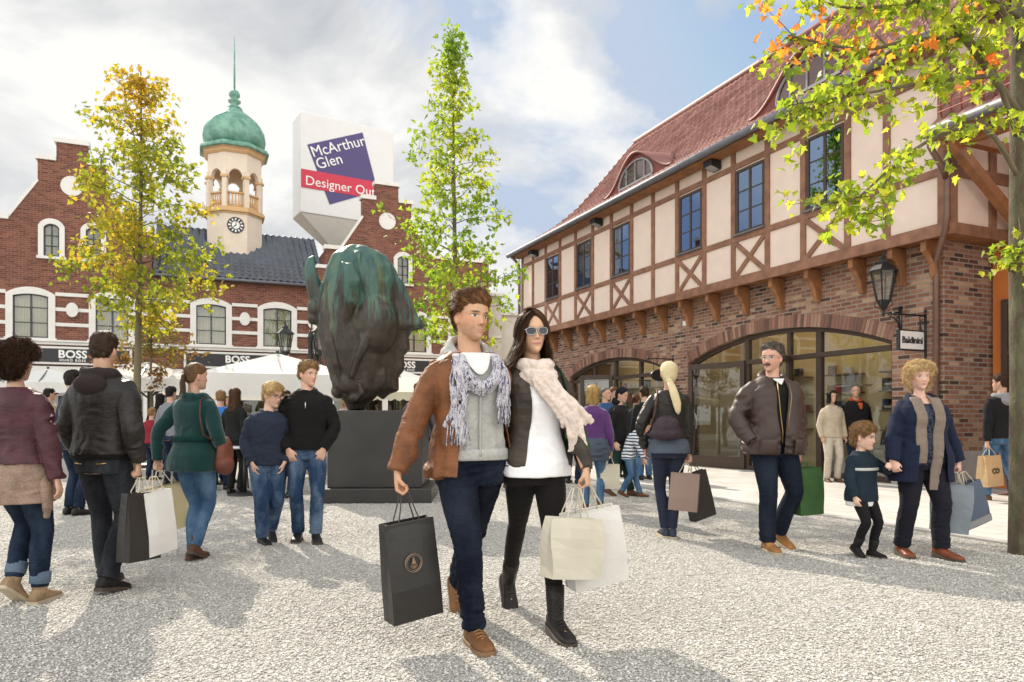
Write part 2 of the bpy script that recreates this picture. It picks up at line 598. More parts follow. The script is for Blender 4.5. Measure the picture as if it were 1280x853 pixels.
class Fig:
    UA, FA, TH, SH = .285, .255, .425, .415

    def __init__(s, label, at, yaw, H=1.75, sex='m', lean=0, side=0, tw=0, pyaw=0, dz=0, dx=0, head=(0, 0, 0), hs=1.0, fat=1.0, belly=0, sh=1.0,
                 feet=None, hands=None, vox=.008, skin=(.50, .30, .21), group=None, stubble=0, lips=(.42, .16, .14), brow=(.05, .03, .02), detail=True, jaw=1.0, legk=1.0):
        s.sex, s.k, s.vox, s.hs, s.fat, s.belly, s.detail, s.jaw, s.legk = sex, H / 1.75, vox / (H / 1.75), hs, fat, belly, detail, jaw, legk
        s.lean, s.side, s.tw, s.pyaw = rad(lean), rad(side), rad(tw), rad(pyaw)
        s.pz = .93 + dz; s.px = dx
        s.root = empty('person', (at[0], at[1], 0), rad(yaw), label, 'person', group)
        s.Mr = Matrix.Translation((at[0], at[1], 0)) @ Matrix.Rotation(rad(yaw), 4, 'Z')
        s.Mi = s.Mr.inverted()
        s.skin, s.stubble, s.lips, s.brow = skin, stubble, lips, brow
        s.yaw = yaw
        # --- skeleton
        sw = (.180 if sex == 'm' else .155) * sh
        hp = .088 if sex == 'm' else .085
        s.S = {q: s.warp1((q * sw, .005, 1.375)) for q in (1, -1)}
        s.HP = {q: s.warp1((q * hp, 0, .90)) for q in (1, -1)}
        s.foot, s.ank, s.knee = {}, {}, {}
        feet = feet or {}
        for q in (1, -1):
            fx = dict(p=(q * .10, 0), yaw=q * 8, pitch=0, lift=0)
            fx.update(feet.get(q, {}))
            fy = rad(fx['yaw']); ph = rad(fx['pitch'])
            fw = Vector((math.sin(fy), -math.cos(fy), 0))
            piv = .14 if ph > 0 else -.05
            ank = Vector((fx['p'][0], fx['p'][1], 0)) + fw * piv
            Rf = Matrix.Rotation(fy, 3, 'Z') @ Matrix.Rotation(ph, 3, 'X')
            ank = ank + Rf @ Vector((0, piv, .08)) + Vector((0, 0, fx['lift']))
            s.foot[q] = (ank, Rf)
            s.ank[q] = ank
            pole = fx.get('pole', Vector((q * .12 + math.sin(fy) * .8, -math.cos(fy), 0)))
            s.knee[q] = s.ik(s.HP[q], ank, s.TH * legk, s.SH * legk, Vector(pole))
        s.W, s.E, s.hand = {}, {}, {}
        hands = hands or {}
        for q in (1, -1):
            h = dict(at=(q * (sw + .075), -.06, .87), pole=(q * .55, 1, -.2), pose='relaxed', dir=None, palm=None)
            h.update(hands.get(q, {}))
            w = Vector(h['at'])
            if h.get('world'): w = s.local(Vector(h['world']))
            d = w - s.S[q]
            mx = (s.UA + s.FA) * .995
            if d.length > mx: w = s.S[q] + d * (mx / d.length)
            s.W[q] = w
            s.E[q] = s.ik(s.S[q], w, s.UA, s.FA, Vector(h['pole']))
            s.hand[q] = h
        # --- head
        hy, hp_, hr = head
        piv = s.warp1((0, .012, 1.535))
        Rh = Matrix.Rotation(rad(hy), 4, 'Z') @ Matrix.Rotation(rad(hp_), 4, 'X') @ Matrix.Rotation(rad(hr), 4, 'Y')
        c = .01 * hs
        s.Mh = Matrix.Translation(piv) @ Rh @ Matrix(((c, 0, 0, 0), (0, -c, 0, -1.5 * c), (0, 0, c, -1.2 * c), (0, 0, 0, 1)))
        s.Mhi = s.Mh.inverted()
        s.neck = (s.warp1((0, .012, 1.42)), s.Mh @ Vector((0, -2.6, 5)))

    def local(s, w):
        return (s.Mi @ Vector(w)) / s.k

    def world(s, p):
        return s.Mr @ (Vector(p) * s.k)

    # spine warp: rest torso -> posed torso
    def _t(s, z):
        return np.clip((z - .93) / .54, 0, 1.2)

    def warp(s, p):
        p = np.atleast_2d(np.asarray(p, dtype=float))
        t = s._t(p[:, 2])
        q = p - (0, 0, .93)
        a = s.lean * t; b = s.side * t; g = s.pyaw * (1 - t) + s.tw * t
        x, y, z = q.T
        x, y = x * np.cos(g) - y * np.sin(g), x * np.sin(g) + y * np.cos(g)
        y, z = y * np.cos(a) - z * np.sin(a), y * np.sin(a) + z * np.cos(a)
        x, z = x * np.cos(b) + z * np.sin(b), -x * np.sin(b) + z * np.cos(b)
        return np.stack([x + s.px, y, z + s.pz], 1)

    def unwarp(s, p):
        p = np.atleast_2d(np.asarray(p, dtype=float)) - (s.px, 0, s.pz)
        t = s._t(p[:, 2] + .93)
        for _ in range(3):
            a = s.lean * t; b = s.side * t; g = s.pyaw * (1 - t) + s.tw * t
            x, y, z = p.T
            x, z = x * np.cos(b) - z * np.sin(b), x * np.sin(b) + z * np.cos(b)
            y, z = y * np.cos(a) + z * np.sin(a), -y * np.sin(a) + z * np.cos(a)
            x, y = x * np.cos(g) + y * np.sin(g), -x * np.sin(g) + y * np.cos(g)
            t = s._t(z + .93)
        return np.stack([x, y, z + .93], 1)

    def warp1(s, p):
        return Vector(s.warp(p)[0])

    def ik(s, a, b, l1, l2, pole):
        d = b - a
        L = min(d.length, (l1 + l2) * .999)
        u = d.normalized()
        x = (l1 * l1 - l2 * l2 + L * L) / (2 * L)
        h = math.sqrt(max(l1 * l1 - x * x, 0))
        pv = pole - u * pole.dot(u)
        pv.normalize()
        return a + u * x + pv * h

    def torso_dims(s, z):
        T = TORSO[s.sex]
        zs = [r[0] for r in T]
        hw, df, db = (float(np.interp(z, zs, [r[i] for r in T])) for i in (1, 2, 3))
        f = s.fat
        wz = math.exp(-((z - 1.02) / .16) ** 2)
        if z < 1.44: hw *= 1 + (f - 1) * min(1, (1.44 - z) / .15); df *= 1 + (f - 1) * 1.2; db *= 1 + (f - 1) * .6
        return hw, df + s.belly * wz, db

    def torso_ring(s, z, ex=0.0, n=28, p=2.5, exf=0.0, exb=0.0, rest=False):
        hw, df, db = s.torso_dims(z)
        hw += ex; df += ex + exf; db += ex + exb
        pts = []
        for i in range(n):
            a = 2 * math.pi * i / n
            c, sn = math.cos(a), math.sin(a)
            x = hw * math.copysign(abs(c) ** (2 / p), c)
            y = math.copysign(abs(sn) ** (2 / p), sn)
            y *= db if y > 0 else df
            pts.append((x, y, z))
        return [Vector(v) for v in (pts if rest else s.warp(pts))]

    def torso_tube(s, mb, z0, z1, ex=0.0, flare=0.0, exf=0.0, n=15):
        rs = []
        for i in range(n):
            z = z0 + (z1 - z0) * i / (n - 1)
            fl = flare * max(0, (1.1 - z) / (1.1 - z0)) if z0 < 1.1 else 0
            e = ex * (1 if z < 1.36 else max(.45, 1 - (z - 1.36) / .16))
            rs.append(s.torso_ring(max(z, .78), e + fl, exf=exf))
            if z < .78:
                rs[-1] = [v + Vector((0, 0, z - .78)) for v in rs[-1]]
        mb.rings(rs)

    def sleeve(s, mb, q, r, upto=1.0, n=5, start=.0):
        a = s.S[q]; w = s.W[q]
        e = s.E[q]
        if upto != 1.0: w = e + (w - e) * upto
        pts, fr = limb_path(a, e, w, n)
        rr = [np.interp(f, [0, .14, .45, .55, 1], [r[0] * .86, r[0], r[1], r[1], r[2]]) for f in fr]
        inn = s.warp1((s.unwarp(a)[0][0] * .62, .005, 1.375))
        pts = [inn] + pts; rr = [r[0] * .85] + list(rr)
        mb.tube(pts, [float(x) for x in rr], 16)

    def leg(s, mb, q, prof, end=1.0, out=0.0):
        a, kn, an = s.HP[q], s.knee[q], s.ank[q]
        an2 = kn + (an - kn) * end
        pts, fr = limb_path(a, kn, an2, 6, .16)
        back = (kn - (a + an) * .5)
        if back.length < .02: back = Vector((0, -1, 0))
        back = -back.normalized()
        for i, f in enumerate(fr):
            if f > .5: pts[i] = pts[i] + back * (.016 * math.sin(math.pi * min(1, (f - .5) / .42)))
        rr = [float(np.interp(f, [0, .2, .46, .54, .68, 1], prof)) for f in fr]
        pts = [a + Vector((0, 0, .05))] + pts; rr = [rr[0] * .9] + rr
        mb.tube(pts, [(x, x * 1.04) for x in rr], 18, ref=(1, 0, 0))

    # ---------------- hands
    def hand_mb(s, mb, q):
        h = s.hand[q]
        e, w = s.E[q], s.W[q]
        a = Vector(h['dir']).normalized() if h['dir'] else (w - e).normalized()
        b = Vector(h['palm']) if h['palm'] else Vector((-q, .25, 0))
        b = (b - a * b.dot(a)).normalized()
        c = a.cross(b) * (1 if (a.cross(b)).dot(Vector((0, -1, 0))) > 0 else -1)
        if h.get('flip'): c = -c
        z = .92 if s.sex == 'f' else 1.0
        z *= h.get('size', 1.0)
        def pt(x, y, t): return w + c * (x * z) + b * (y * z) + a * (t * z)
        rs = []
        for t, hw, th in ((-.02, .026, .019), (.0, .028, .018), (.03, .036, .017), (.06, .042, .016), (.088, .041, .013), (.096, .034, .008)):
            rs.append([pt(hw * math.cos(2 * math.pi * i / 14), th * math.sin(2 * math.pi * i / 14), t) for i in range(14)])
        mb.rings(rs)
        pose = h['pose']
        curl = {'relaxed': (22, 28, 18), 'grip': (62, 85, 55), 'fist': (80, 95, 60), 'flat': (8, 10, 6), 'hold': (45, 55, 30)}[pose]
        for j, (x, L) in enumerate(((.031, .074), (.0105, .083), (-.0105, .077), (-.030, .060))):
            p = Vector((x, 0, .086)); ang = 0.0
            pts = [Vector((x * .9, 0, .06)), p.copy()]
            for ph, fr in zip(curl, (.45, .31, .24)):
                ang += rad(ph * (1 + .12 * (j - 1)))
                p = p + Vector((x * .10 * fr, math.sin(ang) * L * fr, math.cos(ang) * L * fr))
                pts.append(p.copy())
            mb.tube([pt(*v) for v in pts], [.0088 * z, .0092 * z, .0085 * z, .0078 * z, .0058 * z], 8)
        tp = [Vector((.020, .004, .012)), Vector((.040, .012, .040)), Vector((.050, .024, .066)), Vector((.044, .034, .090))]
        if pose in ('grip', 'fist'): tp[2] = Vector((.043, .034, .062)); tp[3] = Vector((.022, .045, .072))
        mb.tube([pt(*v) for v in tp], [.013 * z, .012 * z, .0098 * z, .0072 * z], 8)
        s.hand[q]['grip_at'] = pt(0, .028, .098)
        s.hand[q]['ax'] = c

    # ---------------- body with head
    def head_mb(s, mb):
        n = 56; zs = np.concatenate([np.linspace(.0, 14, 46), np.linspace(14.4, 22.9, 20)])
        fem = s.sex == 'f' or s.hs > 1.15
        rs = []
        for z in zs:
            f, b, w = head_ring(z, s.jaw)
            yc = -1.2
            pw = float(np.interp(z, [0, 5, 9, 12], [1.25, 1.12, 1.0, .92]))
            ring = []
            for i in range(n):
                a = 2 * math.pi * i / n
                sx, cy = math.sin(a), math.cos(a)
                x = w * math.copysign(abs(sx) ** .9, sx)
                y = yc + (f - yc if cy > 0 else yc - b) * math.copysign(abs(cy) ** (pw if cy > 0 else .92), cy)
                if cy > 0:
                    d = 0
                    g = lambda x0, z0, sx_, sz_: math.exp(-((x - x0) / sx_) ** 2 - ((z - z0) / sz_) ** 2)
                    nh = float(np.interp(z, [7.1, 7.8, 8.5, 10, 12.4, 13.6], [0, 1.9, 2.35, 1.55, .45, 0])) * (.84 if fem else 1)
                    nw = float(np.interp(z, [7.5, 9, 12], [1.35, 1.05, .8]))
                    d += nh * math.exp(-(x / nw) ** 2)
                    for q in (1, -1):
                        d += .55 * g(q * 1.35, 8.0, .62, .6)
                        d -= .95 * g(q * 3.2, 12.0, 1.7, 1.15)
                        d += .5 * g(q * 3.2, 11.85, 1.15, .72)
                        d += (.18 if fem else .42) * g(q * 2.9, 13.7, 2.2, .7)
                        d += .38 * g(q * 4.4, 9.4, 1.6, 1.6)
                    d += .42 * g(0, 5.6, 1.9, .42) + .48 * g(0, 4.45, 1.55, .48) - .4 * g(0, 5.02, 2.4, .2) - .3 * g(0, 3.3, 1.6, .6) + .4 * g(0, 1.6, 1.7, 1.2)
                    y += d * min(1, cy * 2.5)
                ring.append(Vector((x, y, z)))
            rs.append(ring)
        m2 = MB(s.Mh); m2.rings(rs)
        for q in (1, -1):
            Re = Matrix.Rotation(rad(q * 26), 3, 'Z') @ Matrix.Rotation(rad(12), 3, 'X')
            m2.ball((q * 7.75, -1.6, 10.2), (.65, 1.7, 3.0), 12, 8, Re)
        mb.add(m2.v, m2.f)
        nr = .054 if s.sex == 'm' else .046
        if s.hs > 1.15: nr = .055
        a, b = s.neck
        mb.tube([a, a + (b - a) * .5, b, b + (b - a).normalized() * .03], [nr * 1.45, nr * 1.04, nr * .98, nr * .9], 18)

    def body(s):
        mb = MB()
        s.torso_tube(mb, .80, 1.445, -.006)
        for q in (1, -1):
            s.sleeve(mb, q, (.055, .043, .027))
            s.leg(mb, q, [.08, .075, .052, .05, .052, .036])
            mb.tube([s.ank[q] + Vector((0, 0, .02)), s.ank[q] + s.foot[q][1] @ Vector((0, -.03, -.03)), s.ank[q] + s.foot[q][1] @ Vector((0, -.12, -.045))], [.036, .034, .028], 12)
            if not s.hand[q].get('hide'): s.hand_mb(mb, q)
        s.head_mb(mb)
        me = remesh(mb, s.vox, 1, .4)
        co = get_co(me)
        h4 = np.hstack([co, np.ones((len(co), 1))]) @ np.array(s.Mhi).T
        x, f, z = h4[:, 0], h4[:, 1], h4[:, 2]
        ax = np.abs(x)
        col = np.tile(np.array(s.skin, dtype=float), (len(co), 1))
        inh = (z > -1.5) & (z < 25) & (np.hypot(x, f) < 13)
        face = inh & (f > 3)
        def blend(mask, c):
            m = np.clip(mask, 0, 1)[:, None]
            col[:] = col * (1 - m) + np.array(c) * m
        def el(x0, z0, rx, rz, soft=.25):
            r = np.sqrt(((ax - x0) / rx) ** 2 + ((z - z0) / rz) ** 2)
            return (1 - sstep(1 - soft, 1 + soft, r)) * face
        sk = np.array(s.skin)
        blend(.35 * el(4.6, 9.0, 2.4, 2.2, .8), sk * (1.12, .82, .8))
        blend(.4 * el(0, 8.2, 1.5, 1.3, .8), sk * (1.1, .8, .78))
        ears = inh & (ax > 6.6) & (z > 7) & (z < 13.5)
        blend(.35 * ears, sk * (1.15, .8, .75))
        if s.stubble:
            m = sstep(7.4, 5.8, z - .12 * np.maximum(ax - 2.5, 0) * 3) * inh * (f > -1) * sstep(-1.5, .5, z)
            m = np.maximum(m, el(0, 6.4, 2.6, .8, .5))
            blend(s.stubble * m, sk * .38)
        if s.detail:
            blend(.9 * el(0, 5.05, 2.5, .9, .4), s.lips)
            blend(.35 * el(3.4, 6.2, .5, 2.2, .7), sk * .6)
            blend(.3 * el(1.9, 8.6, .6, 1.6, .7), sk * .6)
            blend(.75 * el(0, 5.02, 2.2, .17, .6), np.array(s.lips) * .35)
            blend(.55 * el(3.2, 12.0, 1.95, 1.0, .6), sk * .55)
            blend(el(3.15, 11.85, 1.5, .58, .3), (.62, .58, .55))
            blend(el(3.15, 11.88, .68, .66, .25), (.06, .04, .03))
            blend(.85 * el(3.2, 12.42, 1.65, .2, .5), (.05, .03, .03))
            blend(.9 * el(3.3, 13.75 - .06 * 0, 2.0, .48 if s.sex == 'm' else .34, .4), s.brow)
            blend(.6 * el(.75, 7.55, .42, .28, .5), sk * .3)
        else:
            blend(.7 * el(3.2, 12.0, 1.7, .8, .5), sk * .25)
            blend(.7 * el(0, 5.0, 2.2, .8, .5), s.lips)
        set_co(me, co * s.k)
        set_col(me, col)
        s.body_ob = link_mesh('body', me, skin_mat(), s.root, True)
        return s

    # ---------------- clothes
    def garment(s, name, m, hem=.86, ex=.02, sleeve=(.074, .062, .046), flare=0.0, vox=None, wr=.006, cuts=None, top=1.47, thick=.004, upto=1.0, exf=0.0, smooth=5, extra=None, nosleeve=False, fold=1.0, seed=0, label=None):
        mb = MB()
        s.torso_tube(mb, hem, top, ex, flare, exf)
        if not nosleeve:
            for q in (1, -1): s.sleeve(mb, q, sleeve, upto)
        if extra: extra(mb)
        me = remesh(mb, (vox or max(s.vox, .0075)), smooth)
        co = get_co(me); no = get_no(me)
        if wr:
            rest = s.unwarp(co)
            arm = sstep(.16, .22, np.abs(rest[:, 0]))
            w = wr * (.75 + .9 * arm * fold + .5 * sstep(1.25, 1.0, rest[:, 2]))
            warpn = vnoise(co * 7, seed + 5)[:, None] * .05
            n1 = vnoise((co + warpn * 1.6) * (8, 8, 17), seed + 1); n2 = vnoise((co + warpn) * (14, 14, 30), seed + 2)
            n3 = vnoise((co + warpn) * (22, 22, 9), seed + 3)
            w = w * (.30 + 1.15 * sstep(-.25, .45, vnoise(co * (5, 5, 3.5), seed + 6)))
            d = w * (1.1 * (.45 - np.sqrt(n1 * n1 + .02) * 1.4) + .4 * n2 + .4 * n3 * (1 - arm))
            co = co + no * d[:, None]
        set_co(me, co)
        for c in (cuts or []): iso_cut(me, c)
        set_co(me, get_co(me) * s.k)
        o = link_mesh(name, me, m, s.root, True)
        if cuts:
            md = o.modifiers.new('s', 'SOLIDIFY'); md.thickness = thick * s.k; md.offset = -1
        if label: o['label'] = label
        return o

    def front_cut(s, w, x0=None):
        """Opening down the front: w(z) half-width, x0(z) centre, on the rest torso."""
        def phi(co):
            r = s.unwarp(co)
            z = r[:, 2]
            ww = np.interp(z, [p[0] for p in w], [p[1] for p in w])
            xx = np.interp(z, [p[0] for p in x0], [p[1] for p in x0]) if x0 else 0
            return np.maximum(np.abs(r[:, 0] - xx) - ww, r[:, 1] + .0)
        return phi

    def trousers(s, m, prof='straight', end=.97, waist=1.0, wr=.008, vox=None, name='trousers', seed=9, ex=.012):
        pr = {'straight': [.098, .094, .070, .067, .066, .062], 'skinny': [.090, .083, .060, .056, .058, .042], 'wide': [.104, .100, .080, .078, .078, .078],
              'slim': [.095, .088, .064, .061, .060, .050], 'loose': [.108, .103, .084, .080, .076, .066]}[prof] if isinstance(prof, str) else prof
        pr = [p * (1 + (s.fat - 1) * .7) for p in pr]
        mb = MB()
        s.torso_tube(mb, .80, waist, ex, n=8)
        for q in (1, -1): s.leg(mb, q, pr, end)
        me = remesh(mb, (vox or max(s.vox, .0075)), 5)
        co = get_co(me); no = get_no(me)
        if wr:
            dk = np.minimum(np.linalg.norm(co - np.array(s.knee[1]), axis=1), np.linalg.norm(co - np.array(s.knee[-1]), axis=1))
            da = np.minimum(np.linalg.norm(co - np.array(s.ank[1]), axis=1), np.linalg.norm(co - np.array(s.ank[-1]), axis=1))
            dh = np.abs(co[:, 2] - .84)
            w = wr * (.35 + .9 * np.exp(-(dk / .12) ** 2) + 1.1 * np.exp(-(da / .13) ** 2) + .8 * np.exp(-(dh / .08) ** 2))
            warpn = vnoise(co * 9, seed + 5)[:, None] * .06
            w = w * (.35 + 1.1 * sstep(-.25, .45, vnoise(co * (6, 6, 4), seed + 6)))
            n1 = vnoise((co + warpn) * (9, 9, 34), seed + 1); n2 = vnoise((co + warpn) * (18, 18, 50), seed + 2)
            co = co + no * (w * (1.1 * (.45 - np.sqrt(n1 * n1 + .02) * 1.4) + .45 * n2))[:, None]
        set_co(me, co * s.k)
        return link_mesh(name, me, m, s.root, True)

    def shoes(s, m, sole=None, shaft=0.0, toe=1.0, heel=0.0, name='shoe', sr=.052, laces=None):
        for q in (1, -1):
            ank, Rf = s.foot[q]
            def T(v): return ank + Rf @ (Vector(v) - Vector((0, 0, .08)))
            prof = [(.072, .020, .014, .050), (.062, .031, .006, .085), (.03, .037, .004, .108), (-.01, .039, .004, .112), (-.05, .041, .006, .094), (-.09, .045, .004, .072), (-.13, .048, .004, .060),
                    (-.165, .045, .006, .052), (-.192, .034, .010, .044), (-.205, .016, .016, .034)]
            mb = MB(Matrix.Scale(s.k, 4))
            rs = []
            for y, hw, z0, z1 in prof:
                zc, hz = (z0 + z1) / 2, (z1 - z0) / 2
                ring = []
                for i in range(14):
                    a = 2 * math.pi * i / 14
                    c, sn = math.cos(a), math.sin(a)
                    ring.append(T((hw * toe * math.copysign(abs(c) ** .75, c), y, zc + hz * math.copysign(abs(sn) ** .7, sn) + heel * max(0, (y + .06) / .12))))
                rs.append(ring)
            mb.rings(rs)
            if shaft:
                u = (s.knee[q] - ank).normalized()
                p = [ank + Rf @ Vector((0, -.005, -.03)), ank + Rf @ Vector((0, -.004, .0)), ank + u * .05, ank + u * shaft * .6, ank + u * shaft]
                mb.tube(p, [.040, .044, sr * .92, sr, sr * 1.04], 16)
            o = mb.build(name, m, s.root, True)
            if sole is not None:
                sm = MB(Matrix.Scale(s.k, 4))
                r2 = []
                for y, hw, z0, z1 in prof:
                    w = hw * toe + .004
                    hz = heel * max(0, (y + .06) / .12)
                    r2.append([T((w, y * 1.015, .022 + hz)), T((-w, y * 1.015, .022 + hz)), T((-w, y * 1.015, -.002)), T((w, y * 1.015, -.002))])
                sm.rings(r2)
                sm.build('sole', sole, o, False, bevel=.003)
            if laces is not None:
                lm = MB(Matrix.Scale(s.k, 4))
                for j in range(4):
                    y = -.045 - j * .02; z = .097 - j * .009
                    lm.tube([T((-.025, y, z - .006)), T((0, y - .004, z + .004)), T((.025, y, z - .006))], .0032, 6)
                if shaft:
                    u = (s.knee[q] - ank).normalized(); fw = Rf @ Vector((0, -1, 0)); sd = Rf @ Vector((1, 0, 0))
                    for j in range(6):
                        c = ank + u * (.04 + j * (shaft - .06) / 6) + fw * (sr + .001)
                        lm.tube([c - sd * .02 - fw * .006, c + fw * .004, c + sd * .02 - fw * .006 + u * .01], .0035, 6)
                lm.build('lace', laces, o, True)

    # ---------------- hair
    def scalp(s, th, hairline=17.3, temple=13.0, nape=4.0, seed=1, lump=.5, n=64, low=None):
        """Closed hair volume over the skull; th(x, f, z) thickness in cm."""
        zs = np.linspace(1.0, 22.9, 44)
        V = []
        for z in zs:
            f, b, w = head_ring(z)
            for i in range(n):
                a = 2 * math.pi * i / n
                sx, cy = math.sin(a), math.cos(a)
                V.append((w * math.copysign(abs(sx) ** .9, sx), -1.2 + (f + 1.2 if cy > 0 else -1.2 - b) * math.copysign(abs(cy) ** .92, cy), z))
        V = np.array(V)
        c = np.array([0, -.8, 11.5])
        d = V - c; d /= np.linalg.norm(d, axis=1)[:, None]
        x, f, z = V.T
        lim = np.interp(f, [-9, -4.6, -3.4, -2.2, 1.5, 4.5, 7.5], [nape, nape + 1.5, 9.0, 12.6, temple - .8, temple + 2, hairline])
        lim = lim + vnoise(V * .55, seed + 7) * .9
        mk = sstep(lim - .8, lim + 1.0, z); mk2 = sstep(lim - .6, lim + 4.2, z)
        ln = vnoise(V * .45, seed) * lump + vnoise(V * 1.1, seed + 1) * lump * .6
        off = -1.2 + mk * (1.3 + mk2 * (np.array([th(*p) for p in V]) + ln))
        V2 = V + d * off[:, None]
        return V2, mk, d

    def hair_obj(s, m, th, strands=700, slen=4.0, comb=(0, -.5, .8), sw=.28, hairline=17.3, temple=13.0, nape=4.0, seed=1, lump=.5, curl=0.0, lift=.5, jit=.5, extra=None, name='hair', down=0.0):
        n = 64
        V, mk, d = s.scalp(th, hairline, temple, nape, seed, lump, n)
        mb = MB(Matrix.Scale(s.k, 4) @ s.Mh)
        k = len(V) // n
        mb.rings([[Vector(V[i * n + q]) for q in range(n)] for i in range(k)])
        idx = np.where(mk > .55)[0]
        r = np.random.default_rng(seed)
        comb = np.array(comb, float)
        FJ = np.stack([vnoise(V * .30, seed + 11 + c_) for c_ in range(3)], 1) * (jit * 1.5)
        for _ in range(strands):
            i = r.choice(idx)
            p0 = V[i] + r.normal(0, .35, 3) - d[i] * .1
            nn = d[i]
            t = comb + FJ[i] + r.normal(0, jit * (.9 if curl else .22), 3) + np.array([0, 0, -down])
            if down: t = t + nn * 0
            t = t - nn * t.dot(nn) * .85
            t /= np.linalg.norm(t) + 1e-6
            L = slen * r.uniform(.5, 1.25)
            side = np.cross(t, nn); side /= np.linalg.norm(side) + 1e-6
            K = 12 if curl else 7
            ph = r.uniform(0, 6.3); cr = curl * r.uniform(.6, 1.3); fq = r.uniform(1.0, 1.7)
            vs = []
            for j in range(K + 1):
                u = j / K
                p = p0 + t * L * u + nn * (lift * L * (u - .75 * u * u)) - nn * ((L * u) ** 2 / 36.0) - np.array([0, 0, 1]) * (down * L * u * u * .35)
                if curl: p = p + side * (cr * math.sin(ph + 6.28 * fq * u * 2)) + nn * (cr * math.cos(ph + 6.28 * fq * u * 2) * .8 + cr * .4)
                w = sw * (1 - u * .75) * .5
                vs += [p + side * w, p - side * w]
            mb.add([Vector(v) for v in vs], [(2 * j, 2 * j + 1, 2 * j + 3, 2 * j + 2) for j in range(K)])
        if extra: extra(mb)
        return mb.build(name, m, s.root, True, fix=False)

    def long_locks(s, mb, count, zend, az=(50, 310), clear=1.0, w=1.1, seed=3, wave=.5, spread=1.0, blow=None, ztop=22.7, part=1.0):
        """Locks hanging from the crown, in head space (cm); az 0 = front, 180 = back."""
        r = np.random.default_rng(seed)
        for _ in range(count):
            a0 = r.uniform(*az)
            cl = clear * r.uniform(.2, 1.5)
            ze = zend + r.uniform(-2.5, 3.5)
            K = 16
            ph = r.uniform(0, 6.3); wv = wave * r.uniform(.4, 1.5)
            ww = w * r.uniform(.5, 1.3)
            vs = []
            for j in range(K + 1):
                u = j / K
                z = ztop - (ztop - ze) * u
                zz = max(z, 8.5)
                f, b, wd = head_ring(zz)
                sp = 1 + spread * .06 * max(0, (8.5 - z)) / 6
                A = rad(a0) + .05 * math.sin(ph + 5 * u)
                sx, cy = math.sin(A), math.cos(A)
                x = (wd + cl) * sx * sp
                y = -1.2 + ((f + 1.2) if cy > 0 else (-1.2 - b)) * cy + cl * cy
                if z < 8.5: y -= .12 * (8.5 - z) if cy < .4 else 0
                x += wv * math.sin(ph + 7 * u) * min(1, u * 2); y += wv * math.cos(ph * 1.7 + 6 * u) * min(1, u * 2)
                p = np.array([x, y, z + cl * .3])
                if blow is not None: p = p + np.array(blow(x, y, z, u, r))
                tx = np.array([cy, -sx, 0]) * (ww * (1 - .55 * u) * (.35 + .65 * min(1, u * 4)) * .5)
                vs += [p + tx, p - tx]
            mb.add([Vector(v) for v in vs], [(2 * j, 2 * j + 1, 2 * j + 3, 2 * j + 2) for j in range(K)])

    def parted_locks(s, mb, count, zend, seed=3, w=.5, clear=1.0, wave=.9, blow=None, a0=50, a1=176, f0=6.6, f1=-6.5):
        """Long soft locks: from a centre parting over the skull, then hanging past the shoulders."""
        r = np.random.default_rng(seed)
        c = np.array([0, -1.0, 10.5]); E = np.array([7.7, 9.7, 12.6])
        for _ in range(count):
            q = 1 if r.random() < .5 else -1
            k = r.random() ** 1.25
            az = rad(a0 + (a1 - a0) * k)
            cl = clear * r.uniform(.25, 1.6)
            rf = f0 + (f1 - f0) * k + r.normal(0, .4)
            root = np.array([q * abs(r.normal(0, .35)), rf, 22.0])
            f, b, wd = head_ring(9.5)
            sp = np.array([q * (wd + cl) * math.sin(az), -1.2 + ((f + 1.2) if math.cos(az) > 0 else (-1.2 - b)) * math.cos(az) + cl * math.cos(az), 9.5])
            ze = zend + r.uniform(-3, 4)
            ph = r.uniform(0, 6.3); wv = wave * r.uniform(.5, 1.4)
            vs = []; K = 20
            for j in range(K + 1):
                u = j / K
                if u < .42:
                    t = u / .42
                    p = root + (sp - root) * t
                    d = (p - c) / (E + cl)
                    p = c + (p - c) / max(np.linalg.norm(d), .55)
                    tang = np.array([0, 1, 0]) * .6 + np.array([math.cos(az), -q * math.sin(az), 0]) * .6
                else:
                    t = (u - .42) / .58
                    z = 9.5 + (ze - 9.5) * t
                    p = np.array([sp[0] * (1 + .10 * t), sp[1] - 1.2 * t * (1 if math.cos(az) < .3 else .2), z])
                    p[0] += wv * math.sin(ph + 6.5 * t) * min(1, 2.5 * t); p[1] += wv * math.cos(ph * 1.7 + 5.5 * t) * min(1, 2.5 * t)
                    tang = np.array([math.cos(az), -q * math.sin(az), 0])
                if blow is not None: p = p + np.array(blow(p[0], p[1], p[2], u, r))
                ww = w * (1 - .7 * u ** 2) * .5
                tn = tang / (np.linalg.norm(tang) + 1e-6) * ww
                vs += [p + tn, p - tn]
            mb.add([Vector(v) for v in vs], [(2 * j, 2 * j + 1, 2 * j + 3, 2 * j + 2) for j in range(K)])

    # ---------------- loose pieces in figure space
    def piece(s, name, mb, m, smooth=True, sub=0, solid=0.0, fix=True):
        mb.v = [tuple(Vector(v) * s.k) for v in mb.v]
        return mb.build(name, m, s.root, smooth, fix=fix, solid=solid, sub=sub)

    def on_torso(s, x, z, off=.0, front=True, ex=.02):
        """Point on the clothed torso surface at rest (x, z)."""
        hw, df, db = s.torso_dims(z)
        hw += ex; d = (df if front else db) + ex
        t = min(1, abs(x) / hw)
        y = d * (1 - t ** 2.5) ** (1 / 2.5) + off
        return s.warp1((x, -y if front else y, z))

    def strap(s, name, pts, w, m, th=.006):
        mb = MB()
        mb.tube(pts, [(w / 2, th / 2)] * len(pts), 8)
        return s.piece(name, mb, m)

